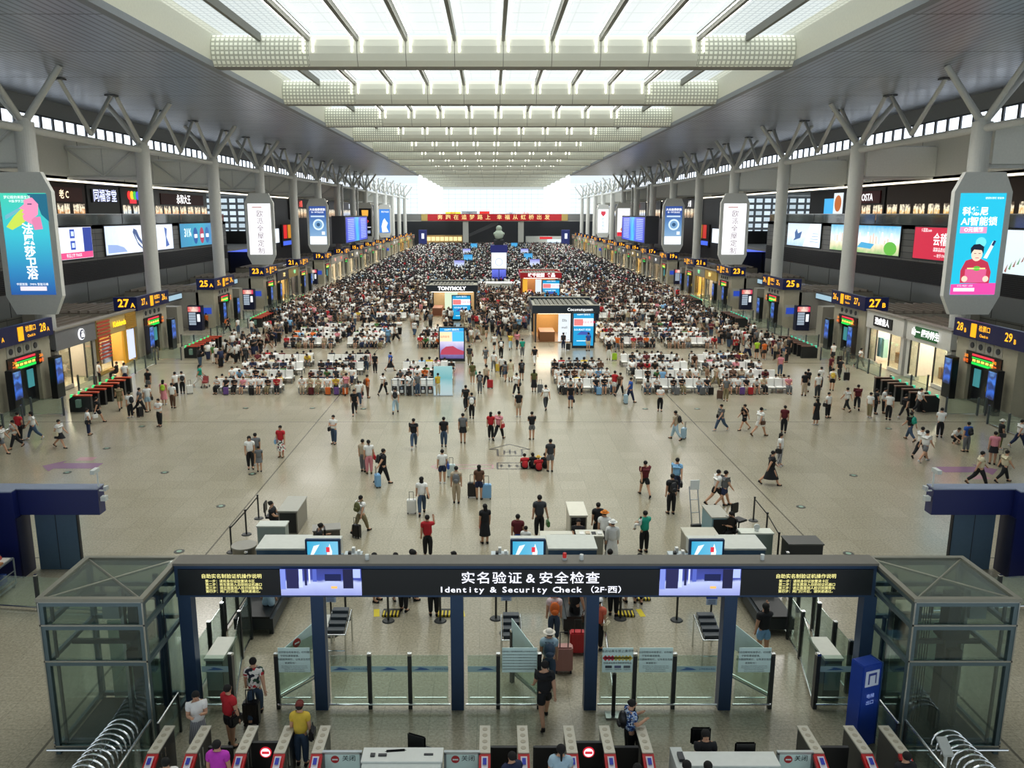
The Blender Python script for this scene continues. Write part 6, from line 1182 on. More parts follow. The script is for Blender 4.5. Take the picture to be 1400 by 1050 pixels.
def pmesh(pose, key, name, nm=1):
    k = (pose, key)
    if k not in MESHC:
        me = parts_of(pose)[1][key].mesh(name, True)
        if key == 'body': me.materials.append(SKIN); me.materials.append(M('1a1412', .4)); me.materials.append(M('9a5048', .5))
        else: me.materials.append(None)
        MESHC[k] = me
    return MESHC[k]
CM = {}
def cloth(c):
    if c not in CM: CM[c] = M(c, .85, 0, 0, .15, 0, 9)
    return CM[c]
COLS = {'black': '15161a', 'white': 'ecece8', 'grey': '6a6d70', 'red': 'b8202a', 'maroon': '5c1620', 'light blue': '7fb0d8', 'teal': '1f9c84', 'navy': '1c2848', 'pink': 'd88a94', 'magenta': 'c83cc0', 'yellow': 'd8b840', 'cream': 'd8ceb0', 'green': '4a7c40', 'lime green': 'a8d030', 'olive': '5c5c30', 'orange': 'd86820', 'blue': '2c56a8', 'denim': '3c5068', 'khaki': '8c8060', 'coral': 'd86850', 'dark grey': '35383c', 'beige': 'b8a890', 'brown': '5c4030', 'pale blue': 'a9c4d4', 'purple': '6a4890', 'charcoal': '26282c'}
def floral():
    k = 'floral'
    if k not in CM:
        m, nt, b, tc = nodes('floral_cloth', .85); vo = nt.nodes.new('ShaderNodeTexVoronoi'); vo.inputs['Scale'].default_value = 14; nt.links.new(tc.outputs['Object'], vo.inputs['Vector']); r = nt.nodes.new('ShaderNodeValToRGB'); r.color_ramp.interpolation = 'CONSTANT'
        sp = nt.nodes.new('ShaderNodeSeparateColor'); nt.links.new(vo.outputs['Color'], sp.inputs[0]); nt.links.new(sp.outputs[0], r.inputs[0])
        for i, (p, c) in enumerate(((0, 'e8e4dc'), (.35, 'c03038'), (.5, '2c4838'), (.65, 'e8e4dc'), (.85, '1c2030'))):
            x = r.color_ramp.elements[i] if i < 2 else r.color_ramp.elements.new(p); x.position = p; x.color = lin(c)
        nt.links.new(r.outputs[0], b.inputs['Base Color']); CM[k] = m
    return CM[k]
def camo():
    k = 'camo'
    if k not in CM:
        m, nt, b, tc = nodes('blue_pattern_cloth', .85); n = nt.nodes.new('ShaderNodeTexNoise'); n.inputs['Scale'].default_value = 16; nt.links.new(tc.outputs['Object'], n.inputs['Vector']); r = nt.nodes.new('ShaderNodeValToRGB'); r.color_ramp.interpolation = 'CONSTANT'; nt.links.new(n.outputs['Fac'], r.inputs[0])
        for i, (p, c) in enumerate(((0, '1c2c58'), (.45, '4a7ac0'), (.53, 'd8e4ee'), (.62, '16203c'))):
            x = r.color_ramp.elements[i] if i < 2 else r.color_ramp.elements.new(p); x.position = p; x.color = lin(c)
        nt.links.new(r.outputs[0], b.inputs['Base Color']); CM[k] = m
    return CM[k]
def stripes():
    k = 'stripes'
    if k not in CM:
        m, nt, b, tc = nodes('striped_cloth', .85); w_ = nt.nodes.new('ShaderNodeTexWave'); w_.inputs['Scale'].default_value = 12; nt.links.new(tc.outputs['Object'], w_.inputs['Vector']); nt.links.new(mixc(nt, w_.outputs['Fac'], '2a2c34', 'c8c8cc'), b.inputs['Base Color']); CM[k] = m
    return CM[k]
LM = [('gate 28A', -28, 55), ('gate 27A', -27, 72), ('gate 25A', -27, 92), ('gate 28B', 27, 55), ('gate 27B', 27, 72), ('gate 25B', 27, 92), ('the foremost outer A benches', -18, 55), ('the foremost inner A benches', -12.8, 55), ('the poster racks', -6, 55), ('the foremost centre B benches', 6, 55), ('the foremost inner B benches', 12, 55), ('the foremost outer B benches', 18, 55), ('the navy kiosk', 6, 78), ('the racing car screen', -4.5, 69), ('the TONYMOLY kiosk', -6, 99), ('the house-shaped floor sign', 0, 41), ('the A side floor arrow', -19, 40), ('the B side floor arrow', 21, 40), ('the A side rope posts', -10.5, 31), ('the B side rope posts', 10, 31), ('the middle counter', 2.5, 31), ('the A side control desk', -8.5, 32), ('the B side portal', 18, 30), ('the middle of the hall', 0, 48), ('the second outer A benches', -18, 76), ('the second inner B benches', 12, 76), ('the second outer B benches', 18, 76), ('the red kiosk', 7, 120)]
def zone(x, y):
    n, lx, ly = min(LM, key=lambda q: (q[1] - x) ** 2 + .6 * (q[2] - y) ** 2); dx, dy = x - lx, y - ly
    if hypot(dx, dy) < 1.5: return 'close to ' + n
    if abs(dx) > abs(dy): return ('on the B side of ' if dx > 0 else 'on the A side of ') + n
    return ('beyond ' if dy > 0 else 'before ') + n
NP = [0]; USED = {}; PPL = []
def uniq(lab):
    w = lab.split()[:13]; lab = ' '.join(w).rstrip(','); k = lab.lower()
    USED[k] = USED.get(k, 0) + 1; n = USED[k]
    return lab if n == 1 else lab + [', second such', ', third such', ', fourth such', ', fifth such', ', sixth such', ', seventh such', ', eighth such', ', ninth such'][min(n - 2, 7)]
PV = {'stand': 'standing', 'phone': 'looking at a phone', 'walk': 'walking', 'walk2': 'walking', 'pull': 'walking, arm back', 'carry': 'standing', 'raise': 'raising a hand', 'fold': 'with folded arms', 'hips': 'hands on hips', 'sit': 'seated', 'sitphone': 'seated, head bowed', 'sitlean': 'leaning forward', 'floor': 'sitting on the floor', 'squat': 'squatting'}
def person(x, y, yaw, pose, hair='short', top='white', bottom='black', label=None, kind='trousers', sleeve='tee', hc='14110f', sc=1.0, z=0, shoes='1a1a1c', hatc=None, group=None, where=None):
    J, d = parts_of(pose); NP[0] += 1
    cn = {'skirt': f'{bottom} skirt', 'long_skirt': f'long {bottom} skirt'}.get(kind, f'{bottom} {kind}')
    if label is None:
        label = uniq(f'person in {top} top and {cn}, {PV[pose]} {where or zone(x, y)}')
    t = thing('person', label, 'person', (x, y, z), radians(yaw), group); t.scale = (sc, sc, sc); PPL.append((x, y))
    def part(key, name, mat):
        o = bpy.data.objects.new(name, pmesh(pose, key, name)); C.objects.link(o); o.parent = t
        if mat: o.material_slots[0].link = 'OBJECT'; o.material_slots[0].material = mat
        return o
    part('body', 'body', None)
    sp = {'floral': floral, 'camouflage': camo, 'striped': stripes}
    part(sleeve, 'shirt', sp[top]() if top in sp else cloth(COLS.get(top, top))); part(kind, 'skirt' if 'skirt' in kind else kind, sp[bottom]() if bottom in sp else cloth(COLS.get(bottom, bottom)))
    if hair in ('cap', 'hat'): part('short', 'hair', cloth(hc)); part(hair, hair, cloth(hatc or 'd8d8d0'))
    else: part({'long': 'long_hair'}.get(hair, hair), 'hair', cloth(hc))
    part('shoes', 'shoes', cloth(shoes)); return t
def at_head(px, py, sc=1.0, hz=1.68): return G(px, py, hz * sc)
# luggage kept beside people
LUG = {}
def luggage(kind, x, y, col, label, rz=0, z=0, sc=1.0):
    m = M(COLS.get(col, col), .4)
    t = thing({'case': 'suitcase', 'pack': 'backpack', 'bag': 'handbag'}[kind], uniq(label), {'case': 'suitcase', 'pack': 'backpack', 'bag': 'bag'}[kind], (x, y, z), radians(rz)); t.scale = (sc,) * 3
    if kind not in LUG:
        L = []
        if kind == 'case':
            L.append(('shell', MB().b(-.2, -.12, .06, .2, .12, .64).mesh('shell', False, .03), 1)); L.append(('ribs', MB().b(-.15, -.128, .1, -.11, .128, .6).b(-.02, -.128, .1, .02, .128, .6).b(.11, -.128, .1, .15, .128, .6).mesh('ribs'), 1))
            L.append(('handle', MB().path([(-.09, -.08, .64), (-.09, -.08, 1.0), (.09, -.08, 1.0), (.09, -.08, .64)], .012, 6).mesh('handle'), 0))
            mb = MB(); [mb.tube((sx * .16 - .02, sy * .08, .035), (sx * .16 + .02, sy * .08, .035), .035, n=8) for sx in (-1, 1) for sy in (-1, 1)]; L.append(('wheels', mb.mesh('wheels'), 0))
        elif kind == 'pack':
            mb = MB(); mb.ball((0, -.2, 1.2), .2, 0, 12, 8, (.8, .5, 1.15)); L.append(('pack', mb.mesh('pack', True), 1)); mb = MB(); mb.ball((0, -.3, 1.12), .12, 0, 10, 6, (1, .4, .8)); L.append(('pocket', mb.mesh('pocket', True), 1))
            L.append(('straps', MB().path([(-.1, -.13, 1.38), (-.1, 0.02, 1.46), (-.1, .15, 1.3), (-.12, .1, 1.08), (-.12, -.12, 1.05)], .016, 6).path([(.1, -.13, 1.38), (.1, .02, 1.46), (.1, .15, 1.3), (.12, .1, 1.08), (.12, -.12, 1.05)], .016, 6).mesh('straps'), 1))
        else:
            L.append(('bag', MB().b(-.16, -.06, 0, .16, .06, .24).mesh('bag', False, .03), 1)); L.append(('handle', MB().path([(-.1, 0, .24), (-.08, 0, .36), (.08, 0, .36), (.1, 0, .24)], .012, 6).mesh('handle'), 1))
        for n, me, o in L: me.materials.append(None if o else BLACK)
        LUG[kind] = L
    for n, me, o_ in LUG[kind]:
        o = bpy.data.objects.new(n, me); C.objects.link(o); o.parent = t
        if o_: o.material_slots[0].link = 'OBJECT'; o.material_slots[0].material = m
    return t
def off(x, y, yaw, fwd, right): a = radians(yaw); return x - sin(a) * fwd + cos(a) * right, y + cos(a) * fwd + sin(a) * right
def P(px, py, yaw, pose, hair, top, bottom, label=None, lug=None, head=False, **k):
    sc = k.get('sc', R_.uniform(.94, 1.03)); k['sc'] = sc
    if pose in ('sit', 'sitphone', 'sitlean') and 'z' not in k: k['z'] = 0
    x, y = at_head(px, py, sc, k.pop('hz', 1.68)) if head else G(px, py)
    t = person(x, y, yaw, pose, hair, top, bottom, label, **k)
    who = f'the person in {top} and {bottom} ' + zone(x, y)
    for kind, col in lug or ():
        if kind == 'case': lx, ly = off(x, y, yaw, -.35, .42); luggage('case', lx, ly, col, f'{col} suitcase beside {who}', yaw)
        elif kind == 'pack': luggage('pack', x, y, col, f'{col} backpack worn by {who}', yaw, k.get('z', 0), sc)
        elif kind == 'bag':
            J = parts_of(pose)[0]; h = J['pa1']; lx, ly = off(x, y, yaw, h[1] * sc, h[0] * sc); luggage('bag', lx, ly, col, f'{col} bag carried by {who}', yaw + 90, k.get('z', 0) + max(.02, h[2] * sc - .38))
        elif kind == 'side': lx, ly = off(x, y, yaw, -.02, .27); luggage('bag', lx, ly, col, f'{col} shoulder bag of {who}', yaw + 90, k.get('z', 0) + .72)
    return t
# by the turnstiles and lanes
P(267, 946, -160, 'phone', 'short', 'white', 'striped', 'woman in a white printed top and striped skirt looking down, beside the A side handrail', head=True, kind='long_skirt', sc=.97)
P(311, 938, -35, 'carry', 'short', 'red', 'black', 'man in red T-shirt and black shorts by the A side turnstiles', [('side', 'black')], head=True, kind='shorts')
P(345, 900, 10, 'pull', 'short', 'floral', 'denim', 'person in floral shirt and jeans pulling a black suitcase through the A side lane', head=True)
luggage('case', *G(345, 990), 'black', 'large black suitcase behind the person in the floral shirt', 0)
P(409, 962, 0, 'stand', 'cap', 'yellow', 'denim', 'person in a brown-red cap and yellow top between the A side turnstiles', [('side', 'black')], head=True, hatc='6c2c24')
P(296, 1014, 0, 'stand', 'short', 'magenta', 'charcoal', 'person in a bright magenta T-shirt at the bottom edge', head=True)
P(226, 1038, 20, 'stand', 'short', 'white', 'navy', 'person in white behind the first red turnstile, at the bottom edge', head=True)
P(744, 988, 5, 'walk', 'short', 'black', 'black', 'man in black T-shirt and black shorts walking away through the open lane', kind='shorts', sc=1.02)
P(751, 862, 0, 'stand', 'hat', 'pale blue', 'denim', 'person with white bucket hat and dark blue backpack in the open lane', [('pack', 'denim')], head=True, hatc='e4ddd0')
luggage('case', *G(770, 918), 'b07c74', 'large rose brown suitcase beside the person with the bucket hat', 0, sc=1.25)
P(757, 876, 0, 'stand', 'short', 'e0c8c8', 'denim', 'person in pale pink shirt with an orange backpack at the middle x-ray machine', [('pack', 'orange')])
P(785, 862, -40, 'carry', 'short', 'black', 'black', 'person all in black holding a paper beside the middle x-ray machine', [('bag', 'brown')]); luggage('case', *G(789, 893), 'red', 'glossy red suitcase under the check sign', 0, sc=1.1)
P(817, 888, -30, 'stand', 'cap', 'coral', 'black', 'woman in coral top and white cap beside the fourth blue post', [('side', 'cream')], hatc='e8e8e8')
P(863, 958, -80, 'phone', 'bun', 'camouflage', 'black', 'woman in blue patterned shirt facing the turnstiles right of the no entry sign', [('pack', 'black')], head=True)
x, y = at_head(966, 1004, 1, 1.25); person(x, y, 180, 'sit', 'long', 'black', 'black', 'guard in dark uniform seated behind the white guard counter')
chair(x, y + .2, pi * 0, 'black office chair under the seated guard at the white counter')
P(1047, 826, 15, 'raise', 'long', 'black', 'light blue', 'woman in black top and pale denim shorts in the B side lane', head=True, kind='shorts', sc=1)
P(369, 852, -10, 'stand', 'short', 'white', 'pale blue', 'man in pale shorts standing under the A side end of the check sign', kind='shorts')
for px, py, yaw, t_, b_, kd, lb in ((552, 836, -20, 'black', 'black', 'trousers', 'guard in black beside the first striped mat, half hidden by the check sign'), (593, 842, 10, 'black', 'black', 'trousers', 'guard in black beside the second striped mat, half hidden by the check sign'), (514, 822, -100, 'white', 'grey', 'shorts', 'bare legged passenger beyond the first striped mat'), (567, 820, -60, 'grey', 'navy', 'trousers', 'passenger in pale shoes between the two striped mats'), (838, 842, -20, 'black', 'black', 'trousers', 'guard in black by the third striped mat'), (852, 824, 30, 'beige', 'beige', 'shorts', 'passenger in beige by the third striped mat')): P(px, py, yaw, 'stand', 'short', t_, b_, lb, kind=kd)
P(767, 1020, 0, 'stand', 'ponytail', 'pale blue', 'denim', 'woman with long ponytail in pale blue at the bottom edge', head=True)
P(1240, 1030, 10, 'stand', 'short', 'black', 'black', 'man in black at the bottom edge near the B side lift', head=True); P(939, 1042, 0, 'stand', 'short', 'black', 'black', 'dark haired visitor at the guard counter, left one', head=True); P(968, 1043, 0, 'stand', 'short', 'maroon', 'black', 'dark haired visitor at the guard counter, right one', head=True)
P(700, 1030, 30, 'stand', 'short', 'navy', 'black', 'person in navy beside the black lane flap, bottom edge', head=True); P(872, 1046, -40, 'stand', 'bun', 'black', 'black', 'dark haired person before the fifth turnstile right of the closed counter', head=True)
# security staff and passengers just behind the sign
for px, py, yaw, hr, t_, lb in ((541, 757, -150, 'bun', 'black', 'guard with a bun just behind the check sign, leftmost of three'), (563, 752, 0, 'short', 'brown', 'person in brown just behind the check sign among guards'), (621, 755, -110, 'bun', 'black', 'guard with topknot turned sideways behind the check sign'), (875, 758, 170, 'short', 'black', 'guard looking down behind the check sign right of the middle lane'), (834, 752, 20, 'short', 'black', 'broad man in black T-shirt behind the check sign, middle lane')): P(px, py, yaw, 'stand', hr, t_, 'black', lb, head=True)
P(585, 762, 8, 'raise', 'short', 'red', 'black', 'man in red T-shirt raising a phone behind the check sign'); P(577, 703, 5, 'pull', 'long', 'white', 'denim', 'woman in white with a white suitcase and long dark hair', [('side', 'black')]); luggage('case', *G(563, 702), 'white', 'white suitcase with a black bag on top', 0)
P(494, 728, -35, 'walk', 'short', 'white', 'khaki', 'young man in white T-shirt with a green-yellow backpack', [('pack', 'olive')]); luggage('case', *G(488, 735), 'black', 'small black suitcase pulled by the man with the green-yellow backpack', -30, sc=.85)
x, y = at_head(434, 716, 1, 1.28); person(x, y, -75, 'sitphone', 'bun', 'charcoal', 'charcoal', 'woman in dark clothes seated with a phone on the A side'); t = chair(x, y, -radians(75), 'black chair under the seated woman with a phone')
x, y = at_head(372, 686, 1, 1.28); person(x, y, -90, 'sit', 'bun', 'black', 'black', 'guard in black seated at the A side control desk')
P(663, 690, 20, 'stand', 'long', 'black', 'black', 'woman in a black dress with a red suitcase', kind='long_skirt', head=True); luggage('case', *G(661, 724), 'red', 'small red suitcase beside the woman in the black dress', 10, sc=.85)
P(708, 704, 0, 'stand', 'short', 'maroon', 'blue', 'man in dark red shirt behind the middle monitor', [('side', 'black')], head=True); P(719, 720, -20, 'stand', 'short', 'white', 'grey', 'child in white beside the man in dark red', head=True, sc=.8); P(737, 736, 10, 'carry', 'short', 'dark grey', 'black', 'man in dark grey T-shirt holding out a green carrier bag', [('bag', 'green')], sc=1.05)
x, y = at_head(791, 711, 1, 1.28); person(x, y, 175, 'sit', 'short', 'black', 'black', 'guard in black seated at the middle work table'); chair(x, y, 0, 'black chair under the guard at the middle work table')
x, y = at_head(1003, 700, 1, 1.25); person(x, y, 120, 'sitphone', 'short', 'black', 'black', 'guard in black bent over behind the B side control desk'); chair(x, y, 2.4, 'black chair under the bent guard on the B side')
P(818, 688, 10, 'stand', 'bun', 'black', 'black', 'guard in black beside the passenger with orange hair', head=True); P(827, 699, -10, 'stand', 'hat', 'white', 'grey', 'passenger with orange headwear by the middle work table', [('side', 'brown')], head=True, hatc='d88030'); P(838, 712, 0, 'stand', 'hat', 'white', 'white', 'passenger all in white with a white sun hat', kind='long_skirt', sleeve='long', head=True, hatc='e8e8e4')
P(880, 755, 20, 'fold', 'bun', 'teal', 'black', 'woman in teal top and black leggings carrying a baby'); x, y = G(876, 754); t = person(x - .12, y - .25, 60, 'sit', 'short', 'white', 'white', 'baby in white held in the arms of the woman in teal', sc=.42, z=.95)
P(917, 703, 10, 'stand', 'short', 'black', 'black', 'man in black with a black backpack, near the B side control desk', [('pack', 'black')], sc=1.05); P(924, 675, -15, 'walk', 'short', 'light blue', 'navy', 'man in light blue shirt swinging a black bag', [('bag', 'black')], sc=1.03); P(881, 678, 10, 'walk2', 'short', 'maroon', 'black', 'man in maroon T-shirt and black shorts hurrying away', [('bag', 'navy')], kind='shorts', sc=1.0)
P(979, 691, -80, 'walk', 'short', 'white', 'black', 'man in white shirt walking beside the trolley', kind='shorts'); P(989, 692, -80, 'walk2', 'short', 'grey', 'navy', 'man in grey T-shirt and shorts walking beside the man in white', kind='shorts')
